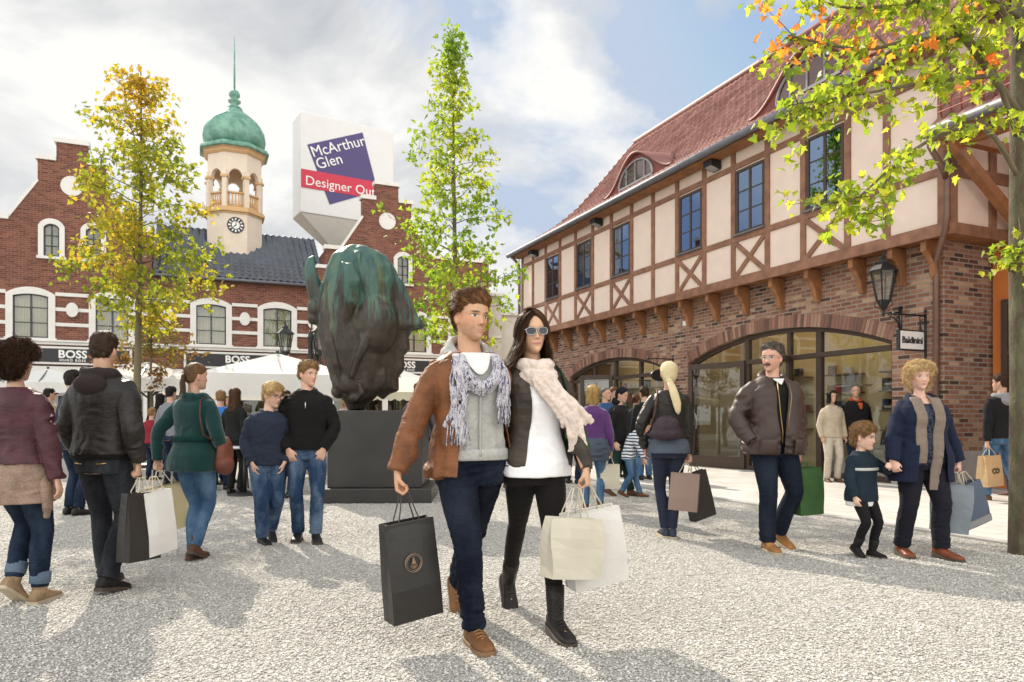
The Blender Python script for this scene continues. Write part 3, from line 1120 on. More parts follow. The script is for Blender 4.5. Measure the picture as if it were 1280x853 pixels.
    def bump_mesh(s, me, amp, freq, seed):
        co = get_co(me); no = get_no(me)
        co = co + no * (amp * vnoise(co * freq, seed))[:, None]
        set_co(me, co)
        return me

    def blob(s, name, mb, m, vox=.008, smooth=4, wr=0, freq=(12, 12, 30), seed=4, label=None):
        me = remesh(mb, vox, smooth)
        if wr: s.bump_mesh(me, wr, np.array(freq), seed)
        set_co(me, get_co(me) * s.k)
        o = link_mesh(name, me, m, s.root, True)
        if label: o['label'] = label
        return o
# ================================================================ the couple in front
def Lw(at, yaw, H, w):
    M = Matrix.Translation((at[0], at[1], 0)) @ Matrix.Rotation(rad(yaw), 4, 'Z')
    return (M.inverted() @ Vector(w)) / (H / 1.75)


def lxy(at, yaw, H, w):
    v = Lw(at, yaw, H, w)
    return (v.x, v.y)


HAIR_BROWN = hair_mat('brown_hair', (.020, .009, .004), (.20, .090, .036))
HAIR_DARK = hair_mat('dark_brown_hair', (.010, .006, .004), (.125, .060, .028))
HAIR_BLOND = hair_mat('blond_hair', (.22, .13, .05), (.62, .44, .20))
HAIR_DKBLOND = hair_mat('dark_blond_hair', (.085, .045, .018), (.30, .175, .075))
HAIR_BLACK = hair_mat('black_hair', (.004, .003, .003), (.022, .016, .013))
HAIR_GREY = hair_mat('grey_brown_hair', (.026, .021, .017), (.15, .12, .095))
METAL_BRASS = mat('brass_zip', (.55, .38, .14), .35, .1, metal=1, bstr=0)
METAL_STEEL = mat('steel', (.55, .55, .55), .3, .08, metal=1, bstr=0)
RUBBER = mat('rubber_sole', (.06, .045, .035), .8, .2)


def torus_scarf(fig, mb, z, rx, ry, r, tilt=.0, n=22, yc=.01, lump=.012, seed=1, dropf=.0):
    """A loop of cloth round the neck (rest coordinates)."""
    rr = np.random.default_rng(seed)
    pts, rs = [], []
    for i in range(n):
        a = 2 * math.pi * i / n
        x = rx * math.cos(a); y = yc + ry * math.sin(a)
        zz = z + tilt * (-math.sin(a)) - (dropf if y < 0 else 0) * (max(0, -math.sin(a)) ** 2) + rr.normal(0, lump * .4)
        pts.append(fig.warp1((x, y, zz)))
        rs.append((r * rr.uniform(.85, 1.15), r * rr.uniform(.9, 1.3)))
    mb.tube(pts, rs, 12, closed=True)


# ---------------- the man
AT, YAW, HH = (-.235, 3.74), 20, 1.80
def la(w): return Lw(AT, YAW, HH, w)
man = Fig('man in open brown leather jacket, grey hoodie and striped scarf, walking in front',
          AT, YAW, HH, 'm', lean=2, side=-1.0, dx=.02, tw=4, pyaw=6, dz=-.012, head=(16, 2, 4), vox=.0038, sh=.94,
          feet={-1: dict(p=(lambda v: (v.x, v.y))(la(G(592, 806))), yaw=4, pitch=0),
                1: dict(p=(lambda v: (v.x, v.y + .02))(la(G(566, 757))), yaw=0, pitch=52, pole=(2.0, -1, 0))},
          hands={-1: dict(world=P(496, 592, 3.56), pole=(-.45, 1, 0), pose='grip', palm=(.9, -.3, 0), dir=(.03, .0, -1)),
                 1: dict(world=P(672, 560, 4.10), pole=(.7, .9, -.9), pose='flat', palm=(.3, -1, 0), hide=True)},
          skin=(.53, .30, .18), stubble=.30, lips=(.50, .235, .175), brow=(.06, .032, .018))
man.body()
HOODIE = cloth('heather_grey_jersey', (.36, .355, .335), 420, second=(.41, .405, .385))
TEE = cloth('white_cotton', (.70, .69, .67), 500, var=.04)
man.trousers(denim('dark_indigo_denim', (.0065, .009, .018), (.020, .026, .042)), [.100, .096, .072, .069, .066, .060], .985, wr=.016)
def hood(mb):
    torus_scarf(man, mb, 1.485, .092, .088, .024, tilt=-.050, yc=.03, seed=3, dropf=.085, lump=.004)
    torus_scarf(man, mb, 1.455, .112, .100, .028, tilt=-.030, yc=.035, seed=4, dropf=.06, lump=.004)
    mb.ball(man.warp1((0, .135, 1.42)), (.125, .065, .085), 14, 10)
man.garment('hoodie', HOODIE, hem=.935, ex=.016, wr=.004, extra=hood, vox=.006, top=1.44, nosleeve=True, seed=21)
band = MB()
band.rings([man.torso_ring(z, e, n=36) for z, e in ((.925, .020), (.93, .026), (.975, .027), (.985, .020))])
man.piece('hem_band', band, HOODIE)
tee = MB()
def tee_fn(u, v):
    x = -.075 + .15 * u
    z = 1.475 - v * .125 * (1 - (2 * u - 1) ** 2 * .8)
    return man.on_torso(x, min(z, 1.46), .012, True, .016)
tee.grid(tee_fn, 12, 10)
man.piece('tee_shirt', tee, TEE)
zp = MB()
zp.tube([man.on_torso(-.004, z, .006, True, .02) for z in np.linspace(1.27, .945, 16)], [(.007, .0025)] * 16, 6)
man.piece('zip', zp, cloth('zip_tape', (.36, .35, .34)))
LEATHER_TAN = leather('brown_leather', (.155, .058, .022), .58)
def mancollar(mb):
    for q in (1, -1):
        pts = [man.warp1((q * x, y, z)) for x, y, z in ((.075, .10, 1.455), (.105, .06, 1.458), (.118, .0, 1.448), (.112, -.06, 1.40), (.108, -.098, 1.345))]
        mb.tube(pts, [(.020, .028), (.022, .028), (.024, .026), (.022, .026), (.012, .016)], 10)
jk = man.garment('jacket', LEATHER_TAN, hem=.845, ex=.034, sleeve=(.070, .064, .051), flare=.016, wr=.0125, extra=mancollar, vox=.006, seed=31, thick=.006, fold=1.25,
            cuts=[man.front_cut([(.80, .185), (.95, .160), (1.15, .118), (1.30, .105), (1.40, .085), (1.5, .07)], [(.8, .055), (1.2, .02), (1.45, .0)])])
kz = MB()
kz.tube([man.on_torso(-.128, z, .030, True, .035) for z in np.linspace(1.295, 1.235, 6)], .0035, 6)
man.piece('pocket_zip', kz, METAL_STEEL)
# scarf: a sagging loop and two fringed ends
SCARF = None
def scarf_mat(name, c1, c2, c3, sc=70):
    m, nt, nodes, links, b = _nodes(name)
    w = noise(nt, objco(nt, (1, 1, .16), (0, .25, 0)), sc, 3, .5, 1.2)
    n = noise(nt, objco(nt), 130, 3)
    f = mathn(nt, 'ADD', mathn(nt, 'MULTIPLY', w, .85), mathn(nt, 'MULTIPLY', n, .25))
    links.new(ramp(nt, f, [(.40, c1), (.46, c3), (.50, c2), (.57, c2), (.61, c3), (.68, c1)]), b.inputs['Base Color'])
    b.inputs['Roughness'].default_value = .9; b.inputs['Specular IOR Level'].default_value = .15
    links.new(bump(nt, noise(nt, objco(nt), 300, 2), .4, .0015), b.inputs['Normal'])
    return m
SCARF_STRIPE = scarf_mat('striped_scarf_cloth', (.05, .05, .085), (.50, .49, .51), (.24, .22, .29), 75)
sm = MB()
for k, (dz, dy, r) in enumerate(((0, 0, .017), (.012, .012, .016), (-.020, -.012, .016))):
    pts = []
    for i in range(19):
        u = i / 18
        a = math.pi * (u)
        x = .098 * math.cos(a)
        z = 1.44 - .155 * math.sin(a) ** 1.3 + dz
        yb = -(man.torso_dims(max(1.25, min(z, 1.42)))[1] + .028 + .018 * math.sin(a)) - dy
        pts.append(man.warp1((x, yb if 0 < i < 18 else -.03, z)))
    back = [man.warp1((x, y, z + dz * .6)) for x, y, z in ((-.095, .05, 1.47), (-.05, .095, 1.485), (0, .11, 1.49), (.05, .095, 1.485), (.095, .05, 1.47))]
    sm.tube(pts + back, [(r * 1.5, r * .8)] * (len(pts) + 5), 10, closed=True)
r7 = np.random.default_rng(5)
def scarf_end(x0, x1, ztop, zbot, seed, n=5, wob=.010):
    """Soft pleats of cloth hanging down the chest."""
    q = np.random.default_rng(seed)
    for j in range(n):
        t = (j + .5) / n - .5
        pts, rs = [], []
        for i in range(15):
            u = i / 14
            z = ztop + (zbot - ztop) * u + q.normal(0, .002)
            x = x0 + (x1 - x0) * u + t * (.045 + .040 * u) + wob * math.sin(u * 9 + j * 2 + seed)
            pts.append(man.on_torso(x, max(z, .95), .016 + .010 * (j % 2), True, .026))
            rs.append((.0150, .0085))
        sm.tube(pts, rs, 8)
scarf_end(-.112, -.122, 1.42, 1.09, 2)
scarf_end(.110, .128, 1.42, 1.19, 3)
scm = remesh(sm, .0055, 2)
man.bump_mesh(scm, .004, np.array((40, 40, 14)), 3)
set_co(scm, get_co(scm) * man.k)
sc = link_mesh('scarf', scm, SCARF_STRIPE, man.root, True)
for x0, z0, L in ((-.122, 1.09, .105), (.128, 1.19, .095)):
    fr = MB(Matrix.Scale(man.k, 4))
    for j in range(26):
        x = x0 + r7.uniform(-.045, .045)
        a = man.on_torso(x, z0 + .01, .026, True, .026)
        b = man.on_torso(x + r7.normal(0, .01), z0 - L * r7.uniform(.7, 1.1), .026 + r7.uniform(0, .015), True, .026)
        fr.tube([a, (a + b) / 2 + Vector((r7.normal(0, .004), 0, 0)), b], .0026, 5)
    fr.build('fringe', SCARF_STRIPE, sc, True)
SHOE_BROWN = leather('tan_shoe_leather', (.16, .070, .026), .5)
man.shoes(SHOE_BROWN, mat('crepe_sole', (.20, .12, .06), .85), shaft=.10, sr=.044, laces=mat('lace_cord', (.30, .17, .07), .9))
man.hair_obj(HAIR_BROWN, lambda x, f, z: 1.0 + 2.3 * float(sstep(15, 22, z)) + 1.0 * float(sstep(0, 7, f)) * float(sstep(14, 19, z)), 3200, 5.2, (-.45, -.55, .55), .36, 17.2, 14.0, 4.0, 4, 1.0, lift=.42, jit=.55)

# ---------------- the woman
BT, BYAW, BH = (.125, 3.88), 20, 1.69
def lb(w): return Lw(BT, BYAW, BH, w)
wom = Fig('woman in mirrored sunglasses and pale pink scarf beside the man in brown leather',
          BT, BYAW, BH, 'f', lean=2, side=-2.0, tw=-2, pyaw=4, dz=.03, sh=.96, head=(-4, 1, -3), vox=.0038,
          feet={1: dict(p=(lambda v: (v.x, v.y))(lb(G(694, 796))), yaw=2, pitch=4),
                -1: dict(p=(lambda v: (v.x, v.y))(lb(G(629, 752))), yaw=-2, pitch=50, pole=(.75, -1, 0))},
          hands={1: dict(world=P(733, 588, 3.74), pole=(.8, .9, -.2), pose='grip', palm=(-.7, .6, 0), dir=(.12, -.05, -1)),
                 -1: dict(world=P(566, 528, 3.86), pole=(-.6, 1, -.6), pose='hold', palm=(.45, .9, 0), dir=(-.7, -.7, .05))},
          skin=(.58, .35, .225), lips=(.50, .17, .16), brow=(.03, .018, .012))
wom.body()
wom.trousers(cloth('black_legging_cotton', (.012, .010, .010), 500, sheen=.05), [.092, .086, .060, .055, .054, .040], .93, wr=.0025)
WTOP = cloth('white_jersey_top', (.80, .79, .80), 500, var=.03)
wom.garment('top', WTOP, hem=.845, ex=.016, sleeve=(.056, .05, .04), flare=.022, wr=.005, vox=.006, upto=.5, exf=.006, seed=41)
LEATHER_BLK = leather('black_brown_leather', (.046, .036, .027), .5)
def wlapel(mb):
    for q in (1, -1):
        pts = [wom.warp1((q * x, y, z)) for x, y, z in ((.06, .07, 1.46), (.088, .02, 1.455), (.092, -.05, 1.42), (.108, -.112, 1.34), (.112, -.128, 1.26))]
        mb.tube(pts, [(.018, .024), (.020, .024), (.024, .022), (.030, .016), (.012, .010)], 10)
wom.garment('jacket', LEATHER_BLK, hem=.90, ex=.028, sleeve=(.062, .053, .043), flare=.010, wr=.0085, extra=wlapel, vox=.006, seed=51, thick=.006,
            cuts=[wom.front_cut([(.85, .150), (1.0, .118), (1.15, .088), (1.30, .085), (1.42, .07), (1.5, .06)], [(.85, .02), (1.2, .015), (1.45, 0)])])
# long hair, blown a little to her right
def wblow(x, y, z, u, r):
    k = max(0, (12 - z) / 20)
    if x < 0: return (-6.5 * k * k - 1.0 * k, 0.6 * k, 1.2 * k)
    return (1.2 * k, -1.0 * k, 0)
def wextra(mb):
    wom.parted_locks(mb, 1700, -13, 8, .40, 1.5, 1.5, wblow, 47, 176)
    wom.parted_locks(mb, 350, -10, 9, .35, .7, .7, wblow, 45, 80)
    mb.tube([(0, -4.5, 14), (0, -6.5, 8), (0, -7.5, 2), (0, -8, -4), (0, -8, -9)], [(7.6, 5), (8.0, 4.2), (8.0, 3.2), (7.6, 2.4), (5, 1.2)], 16, ref=(1, 0, 0))
wom.hair_obj(HAIR_DARK, lambda x, f, z: .8 + .5 * float(sstep(14, 22, z)), 60, 4, (0, -.5, -1), .3, 20.9, 15.6, 1.0, 6, .2, lift=.05, extra=wextra)
# sunglasses
sg = MB(wom.Mh)
for q in (1, -1):
    ring = []
    for i in range(18):
        a = 2 * math.pi * i / 18
        rx = 2.75; rz = 2.15 if math.sin(a) < 0 else 1.75
        ring.append((q * 3.35 + rx * math.copysign(abs(math.cos(a)) ** .8, math.cos(a)), 9.75 - .028 * (q * 3.35 + rx * math.cos(a)) ** 2, 11.9 + rz * math.copysign(abs(math.sin(a)) ** .8, math.sin(a))))
    sg.tube(ring, .16, 6, closed=True)
    sg.tube([(q * 6.0, 8.9, 12.6), (q * 7.4, 6, 12.7), (q * 7.9, 0, 12.4), (q * 7.8, -2, 11.2)], .15, 6)
sg.tube([(-.7, 9.9, 12.8), (0, 10.1, 12.95), (.7, 9.9, 12.8)], .14, 6)
glasses = wom.piece('sunglasses', sg, METAL_STEEL)
ln = MB(wom.Mh)
for q in (1, -1):
    ring = []
    for i in range(18):
        a = 2 * math.pi * i / 18
        rx = 2.7; rz = 2.1 if math.sin(a) < 0 else 1.7
        ring.append((q * 3.35 + rx * math.copysign(abs(math.cos(a)) ** .8, math.cos(a)), 9.78 - .028 * (q * 3.35 + rx * math.cos(a)) ** 2, 11.9 + rz * math.copysign(abs(math.sin(a)) ** .8, math.sin(a))))
    ln.add(ring + [(v[0], v[1] - .08, v[2]) for v in ring], [tuple(range(18)), tuple(range(35, 17, -1))])
ln.v = [tuple(Vector(v) * wom.k) for v in ln.v]
ln.build('lens', mat('mirror_lens', (.035, .04, .04), .05, .02, metal=.3, bstr=0), glasses)
# pale scarf
PINK = cloth('pale_pink_scarf_wool', (.60, .50, .43), 260, var=.10, sheen=.3, second=(.70, .58, .51))
ps = MB()
torus_scarf(wom, ps, 1.452, .090, .088, .034, .03, seed=2, yc=-.005, dropf=.03)
torus_scarf(wom, ps, 1.415, .104, .102, .034, -.02, seed=5, yc=-.012, dropf=.045)
torus_scarf(wom, ps, 1.392, .094, .108, .028, .045, seed=9, yc=-.022, dropf=.04)
def drape(pts, n, w0, w1, r, seed):
    q = np.random.default_rng(seed)
    for j in range(n):
        t = (j + .5) / n - .5
        cc, rs = [], []
        for i in range(17):
            u = i / 16
            f = u * (len(pts) - 1); k = min(int(f), len(pts) - 2); fr_ = f - k
            x, y, z = (pts[k][c] + (pts[k + 1][c] - pts[k][c]) * fr_ for c in range(3))
            w = w0 + (w1 - w0) * u
            cc.append(wom.warp1((x + t * w, y - .012 * (j % 2) + .006 * math.sin(u * 8 + j), z + t * .03)))
            rs.append((r * q.uniform(.85, 1.2), r * .62))
        ps.tube(cc, rs, 8)
drape([(-.02, -.150, 1.40), (.035, -.175, 1.31), (.105, -.185, 1.225), (.158, -.180, 1.16), (.185, -.165, 1.13)], 6, .10, .19, .020, 3)
drape([(.03, -.160, 1.36), (.085, -.190, 1.25), (.135, -.195, 1.15), (.160, -.185, 1.06), (.172, -.175, .995)], 4, .06, .095, .017, 4)
drape([(.185, -.165, 1.15), (.225, -.14, 1.15), (.235, -.11, 1.17)], 4, .06, .10, .020, 6)
pm = remesh(ps, .0058, 3)
wom.bump_mesh(pm, .0065, np.array((26, 26, 20)), 8)
wom.bump_mesh(pm, .003, np.array((55, 55, 55)), 9)
set_co(pm, get_co(pm) * wom.k)
psc = link_mesh('scarf', pm, PINK, wom.root, True)
wom.shoes(leather('black_boot_leather', (.016, .013, .012), .36), RUBBER, shaft=.19, sr=.050, heel=.028, name='boot', laces=mat('black_lace', (.02, .018, .017), .8))
# ================================================================ everyone else
def simple(label, px, d, yaw, H, sex='m', top=None, topm=None, legm=None, shoem=None, hair=None, hairspec='short', legs='straight', hem=.88, ex=.024, sl=(.070, .060, .046), vox=.009, wr=.006, group=None, feet=None, hands=None, tname='jacket', end=.97, sole=None, shaft=0, shname='shoe', **kw):
    at = ((px - U0) * d / F_PX, d)
    f = Fig(label, at, yaw, H, sex, vox=vox, group=group, feet=feet, hands=hands, **kw)
    f.body()
    if legm is not None: f.trousers(legm, legs, end)
    if topm is not None: f.garment(tname, topm, hem, ex, sl, flare=.012, wr=wr)
    if shoem is not None: f.shoes(shoem, sole, shaft=shaft, name=shname)
    if hair is not None:
        if hairspec == 'short': f.hair_obj(hair, lambda x, f_, z: .8 + .9 * float(sstep(14, 22, z)), 500, 3.0, (0, .5, -.2), .42, lump=.9, lift=.4, seed=int(px))
        elif hairspec == 'bob': f.hair_obj(hair, lambda x, f_, z: 1.2, 60, 4, (0, -.4, -1), .35, 17.6, 12, 1, lift=.05, extra=lambda mb: f.long_locks(mb, 240, -1, (48, 312), 1.2, 1.3, int(px), .5, 1.0))
        elif hairspec == 'long': f.hair_obj(hair, lambda x, f_, z: 1.0, 60, 4, (0, -.4, -1), .35, 17.8, 12, 1, lift=.05, extra=lambda mb: f.long_locks(mb, 260, -14, (50, 310), 1.2, 1.3, int(px), .5, 1.0))
        elif hairspec == 'bun': f.hair_obj(hair, lambda x, f_, z: .8, 120, 5, (0, -1, .3), .35, lump=.3, lift=.02, extra=lambda mb: mb.ball((0, -11.5, 15), (3.4, 3, 3.2), 12, 8))
        elif hairspec == 'tail': f.hair_obj(hair, lambda x, f_, z: .8, 200, 5, (0, -1, .1), .35, lump=.3, lift=.02, extra=lambda mb: mb.tube([(0, -9.5, 15), (0, -12.5, 14), (0, -13.5, 9), (0, -12.5, 3), (0, -12, -3)], [1.6, 2.6, 2.8, 2.3, .6], 12))
        elif hairspec == 'balding': f.hair_obj(hair, lambda x, f_, z: .3, 160, 1.5, (0, -.5, -1), .3, 21.5, 15.5, 4, lift=.1, lump=.1)
    return f


D_BLUE = denim('mid_blue_denim', (.045, .095, .175), (.13, .22, .33))
D_DARK = denim('dark_blue_denim', (.010, .017, .034), (.035, .052, .088))
D_BLACK = denim('washed_black_denim', (.018, .020, .025), (.060, .064, .072))
D_WORN = denim('faded_blue_denim', (.022, .045, .095), (.15, .21, .30))
C_BLACK = cloth('black_cloth', (.012, .011, .012), 380)
C_NAVY = cloth('navy_cloth', (.012, .017, .034), 380)
C_CHAR = cloth('charcoal_cloth', (.03, .03, .034), 380)
SH_BLACK = leather('black_shoe_leather', (.012, .011, .011), .4)
SH_BROWN = leather('brown_shoe_leather', (.10, .045, .02), .5)
SH_TAN = leather('suede_tan', (.28, .17, .085), .8)
SOLE_W = mat('pale_sole', (.42, .36, .26), .8)
CORD = mat('twisted_paper_cord', (.55, .48, .36), .85, .1)


def W2(px, d): return ((px - U0) * d / F_PX, d)


# ---- curly-haired woman at the left edge, seen from behind
cur = Fig('woman with dark curly hair in a plum jacket over beige knit, seen from behind', W2(22, 4.42), 174, 1.60, 'f', fat=1.15, vox=.007,
          feet={1: dict(p=(.085, .02), yaw=0, pitch=38), -1: dict(p=(-.075, -.10), yaw=4, pitch=0)},
          hands={-1: dict(world=P(76, 618, 4.35), pole=(-.7, 1, 0)), 1: dict(at=(.27, -.03, .90))}, head=(4, 4, 0))
cur.body()
cur.trousers(D_DARK, 'slim', .93)
knit = cloth('beige_pointelle_knit', (.27, .19, .145), 150, var=.25, bstr=.6)
cur.garment('knit_top', knit, hem=.70, ex=.022, nosleeve=True, flare=.03, wr=.006, seed=3)
sh = MB(); sh.tube([cur.warp1((-.215, .03, .92)), cur.warp1((-.225, .03, .82)), cur.warp1((-.235, .02, .70)), cur.warp1((-.225, .02, .60))], [(.02, .035), (.035, .05), (.03, .045), (.012, .02)], 10)
cur.blob('knit_panel', sh, knit, .008, 3, .006)
cur.garment('jacket', leather('plum_leather', (.060, .020, .026), .55), hem=.965, ex=.032, sleeve=(.073, .063, .050), flare=.018, wr=.0065, seed=14, vox=.007)
for q in (1, -1):
    cf = MB(); a, kn = cur.ank[q], cur.knee[q]; u = (kn - a).normalized()
    cf.tube([a + u * .055, a + u * .06, a + u * .13, a + u * .14], [.057, .064, .066, .060], 18)
    cur.piece('turn_up', cf, denim('turned_denim', (.10, .14, .20), (.17, .22, .28)))
cur.shoes(leather('beige_suede', (.30, .205, .12), .85), SOLE_W, shaft=.13, sr=.055, name='boot')
cur.hair_obj(hair_mat('dark_curly_hair', (.010, .006, .005), (.065, .030, .015)), lambda x, f, z: 3.4 + 1.0 * float(sstep(0, 8, abs(x))), 2300, 3.6, (0, 0, 0), .5, 17.0, 12, -2, 7, 1.2, curl=.85, lift=.9, jit=1)

# ---- man in the black leather jacket, from behind
blk = Fig('man in a hooded black leather jacket and grey jeans, seen from behind', W2(130, 4.85), 172, 1.72, 'm', vox=.007, sh=.98,
          feet={1: dict(p=(.105, -.16), yaw=12, pitch=0), -1: dict(p=(-.10, .12), yaw=-6, pitch=10)},
          hands={-1: dict(world=P(173, 578, 4.80), pole=(-.6, 1, 0), pose='grip', palm=(.8, .3, 0), dir=(0, 0, -1)), 1: dict(at=(.23, -.10, .90))}, head=(10, 4, 0), skin=(.52, .31, .21))
blk.body()
blk.trousers(D_BLACK, 'straight', 1.0, wr=.007)
def bhood(mb):
    torus_scarf(blk, mb, 1.475, .100, .095, .036, tilt=.0, yc=.03, seed=3, dropf=.05)
    mb.ball(blk.warp1((0, .135, 1.40)), (.120, .060, .075), 14, 10)
blk.garment('hood', cloth('dark_brown_jersey', (.030, .022, .022), 350), hem=1.30, ex=.012, nosleeve=True, extra=bhood, wr=.004, top=1.45)
blk.garment('jacket', leather('black_leather', (.018, .015, .013), .40), hem=.93, ex=.040, sleeve=(.080, .069, .054), flare=.0, wr=.0085, seed=24, vox=.007, fold=1.2)
rb = MB(); rb.rings([blk.torso_ring(z, e, n=36) for z, e in ((.90, .022), (.905, .034), (.965, .038), (.975, .026))])
blk.piece('knit_hem', rb, cloth('black_rib_knit', (.009, .008, .008), 200))
for q in (1, -1):
    pk = MB(); pk.beam(blk.on_torso(q * .115, .875, .004, False, .014), blk.on_torso(q * .055, .87, .004, False, .014), .004, .006)
    blk.piece('pocket_zip', pk, METAL_BRASS)
blk.shoes(SH_BLACK, RUBBER)
blk.hair_obj(hair_mat('short_dark_hair', (.008, .005, .004), (.05, .027, .015)), lambda x, f, z: .6 + 1.6 * float(sstep(15, 22, z)), 900, 2.4, (0, .3, .5), .32, 17, 13, 4.5, 5, .6, lift=.3)

# ---- woman in the teal coat
teal = Fig('woman with a ponytail in a dark teal coat and blue jeans, seen from behind', W2(243, 5.85), 168, 1.60, 'f', lean=1, vox=.007, fat=1.0,
           feet={1: dict(p=(.03, -.02), yaw=0, pitch=0), -1: dict(p=(-.02, .05), yaw=10, pitch=22)},
           hands={1: dict(world=P(197, 575, 5.85), pole=(.9, .8, 0), pose='grip', palm=(-.6, .5, 0), dir=(.05, 0, -1)), -1: dict(at=(-.225, -.13, .93))}, head=(-28, 2, 0))
teal.body()
teal.trousers(D_BLUE, 'slim', .985)
def tcoll(mb): torus_scarf(teal, mb, 1.455, .092, .085, .036, 0, seed=6)
teal.garment('coat', cloth('teal_wool', (.003, .030, .029), 160, sheen=.3), hem=.80, ex=.030, sleeve=(.070, .062, .050), flare=.03, wr=.006, extra=tcoll, seed=34)
bl = MB(); bl.rings([teal.torso_ring(z, e, n=36) for z, e in ((1.055, .034), (1.06, .044), (1.10, .044), (1.105, .034))])
teal.piece('belt', bl, cloth('teal_wool_belt', (.003, .026, .025), 160))
teal.shoes(SH_BROWN, RUBBER, shaft=.10)
teal.hair_obj(hair_mat('light_brown_hair', (.03, .016, .008), (.17, .095, .045)), lambda x, f, z: .8, 400, 5, (0, -1, .1), .32, lump=.3, lift=.02, seed=12,
              extra=lambda mb: [mb.tube([(0, -9.2, 13), (0, -11.8, 11), (rr, -12.3, 5), (rr * 1.7, -11.5, -2), (rr * 2.4, -11 - abs(rr), -8)], [1.2, 2.0 - .2 * abs(rr), 1.7, 1.2, .2], 8) for rr in (-1.8, -1.0, -.3, .5, 1.2, 2.0)])

# ---- two boys by the pedestal
boy = Fig('blond boy with glasses in a navy jumper, hands in his jeans pockets', W2(333, 6.65), 28, 1.46, 'm', lean=2, side=3, vox=.007, sh=.95, hs=1.10,
          feet={1: dict(p=(.08, .22), yaw=0, pitch=30), -1: dict(p=(-.06, -.08), yaw=14, pitch=0)},
          hands={-1: dict(at=(-.17, -.12, .90), pole=(-.8, 1, 0), dir=(.3, .05, -1)), 1: dict(at=(.17, -.12, .90), pole=(.8, 1, 0), dir=(-.3, .05, -1))}, head=(34, 13, 0), skin=(.60, .38, .28))
boy.body(); boy.trousers(D_WORN, 'loose', .985, wr=.008)
boy.garment('jumper', C_NAVY if False else cloth('navy_jersey', (.022, .028, .046), 300), hem=.87, ex=.028, sleeve=(.072, .062, .048), flare=.01, wr=.0075, seed=44, top=1.45, extra=lambda mb: torus_scarf(boy, mb, 1.462, .085, .078, .024, -.02, seed=6))
boy.shoes(SH_BLACK, mat('white_sole_rim', (.35, .33, .3), .7))
boy.hair_obj(HAIR_BLOND, lambda x, f, z: 1.7 + .9 * float(sstep(12, 20, z)), 1600, 5.5, (.6, .4, -.45), .42, 17.4, 11.5, 3.0, 5, .9, lift=.22)
def specs(f, m, rx=2.3, rz=1.5):
    g = MB(f.Mh)
    for q in (1, -1):
        g.tube([(q * 3.3 + rx * math.cos(a), 9.9 - .02 * (q * 3.3 + rx * math.cos(a)) ** 2, 11.8 + rz * math.sin(a)) for a in np.linspace(0, 6.283, 15)[:-1]], .17, 5, closed=True)
        g.tube([(q * 5.6, 9.2, 12.2), (q * 7.6, 5, 12.4), (q * 8, -1, 12)], .16, 5)
    g.tube([(-1, 9.9, 12), (1, 9.9, 12)], .16, 5)
    return f.piece('glasses', g, m)
specs(boy, mat('black_plastic', (.012, .012, .012), .3, bstr=0))
lad = Fig('fair young man in a black pullover, thumbs in his faded jeans pockets', W2(384, 6.78), 10, 1.68, 'm', vox=.007, sh=.98,
          feet={1: dict(p=(.085, -.06), yaw=12, pitch=0), -1: dict(p=(-.09, .06), yaw=-4, pitch=0)},
          hands={-1: dict(at=(-.165, -.13, .905), pole=(-1, .6, 0), dir=(.35, .1, -1), palm=(.3, 1, 0)), 1: dict(at=(.165, -.13, .905), pole=(1, .6, 0), dir=(-.35, .1, -1), palm=(-.3, 1, 0))}, head=(40, 4, 0), skin=(.60, .36, .26))
lad.body(); lad.trousers(D_WORN, 'straight', .985, wr=.007)
def lcoll(mb): torus_scarf(lad, mb, 1.47, .082, .075, .026, -.02, seed=6)
lad.garment('pullover', cloth('black_knit', (.010, .009, .009), 260), hem=.90, ex=.030, sleeve=(.075, .064, .048), flare=.004, wr=.007, seed=54, extra=lcoll)
zt = MB(); zt.tube([lad.on_torso(.0, z, .012, True, .03) for z in (1.36, 1.33, 1.30)], .006, 6); lad.piece('zip', zt, METAL_STEEL)
lad.shoes(SH_BLACK, RUBBER)
lad.hair_obj(HAIR_DKBLOND, lambda x, f, z: 1.2 + 1.2 * float(sstep(13, 21, z)), 1000, 4, (.2, .3, .2), .40, 16.6, 12, 4, 9, 1.1, lift=.4, curl=.4)

# ---- woman with the fair headscarf, from behind
hs_ = Fig('woman in cream headscarf, black leather jacket and tight navy trousers, seen from behind', W2(836, 7.0), 176, 1.70, 'f', vox=.007,
          feet={1: dict(p=(.04, .0), yaw=4, pitch=0), -1: dict(p=(-.03, .05), yaw=0, pitch=0)},
          hands={-1: dict(world=P(862, 578, 6.98), pole=(-.8, .8, 0), pose='grip', palm=(.5, .6, 0), dir=(0, 0, -1)), 1: dict(at=(.235, -.04, .90), pole=(.9, .8, 0))}, head=(0, 2, 0))
hs_.body(); hs_.trousers(cloth('navy_stretch', (.020, .024, .042), 420), 'skinny', .97, wr=.003)
hs_.garment('shirt', cloth('grey_blue_jersey', (.085, .10, .13), 300), hem=.845, ex=.022, nosleeve=True, flare=.012, wr=.003)
hs_.garment('jacket', MATS['black_leather'], hem=.99, ex=.032, sleeve=(.070, .060, .047), flare=.010, wr=.007, seed=64)
CREAM = cloth('cream_silk', (.60, .50, .30), 200, rough=.6)
hw_ = MB(hs_.Mh)
V, mk, dd = hs_.scalp(lambda x, f, z: 1.0, 17.5, 10, -2, 3, .25)
hw_.rings([[Vector(V[i * 64 + q]) for q in range(64)] for i in range(len(V) // 64)])
hw_.ball((1.0, -9.5, 3.5), (3.2, 2.6, 2.6), 10, 8)
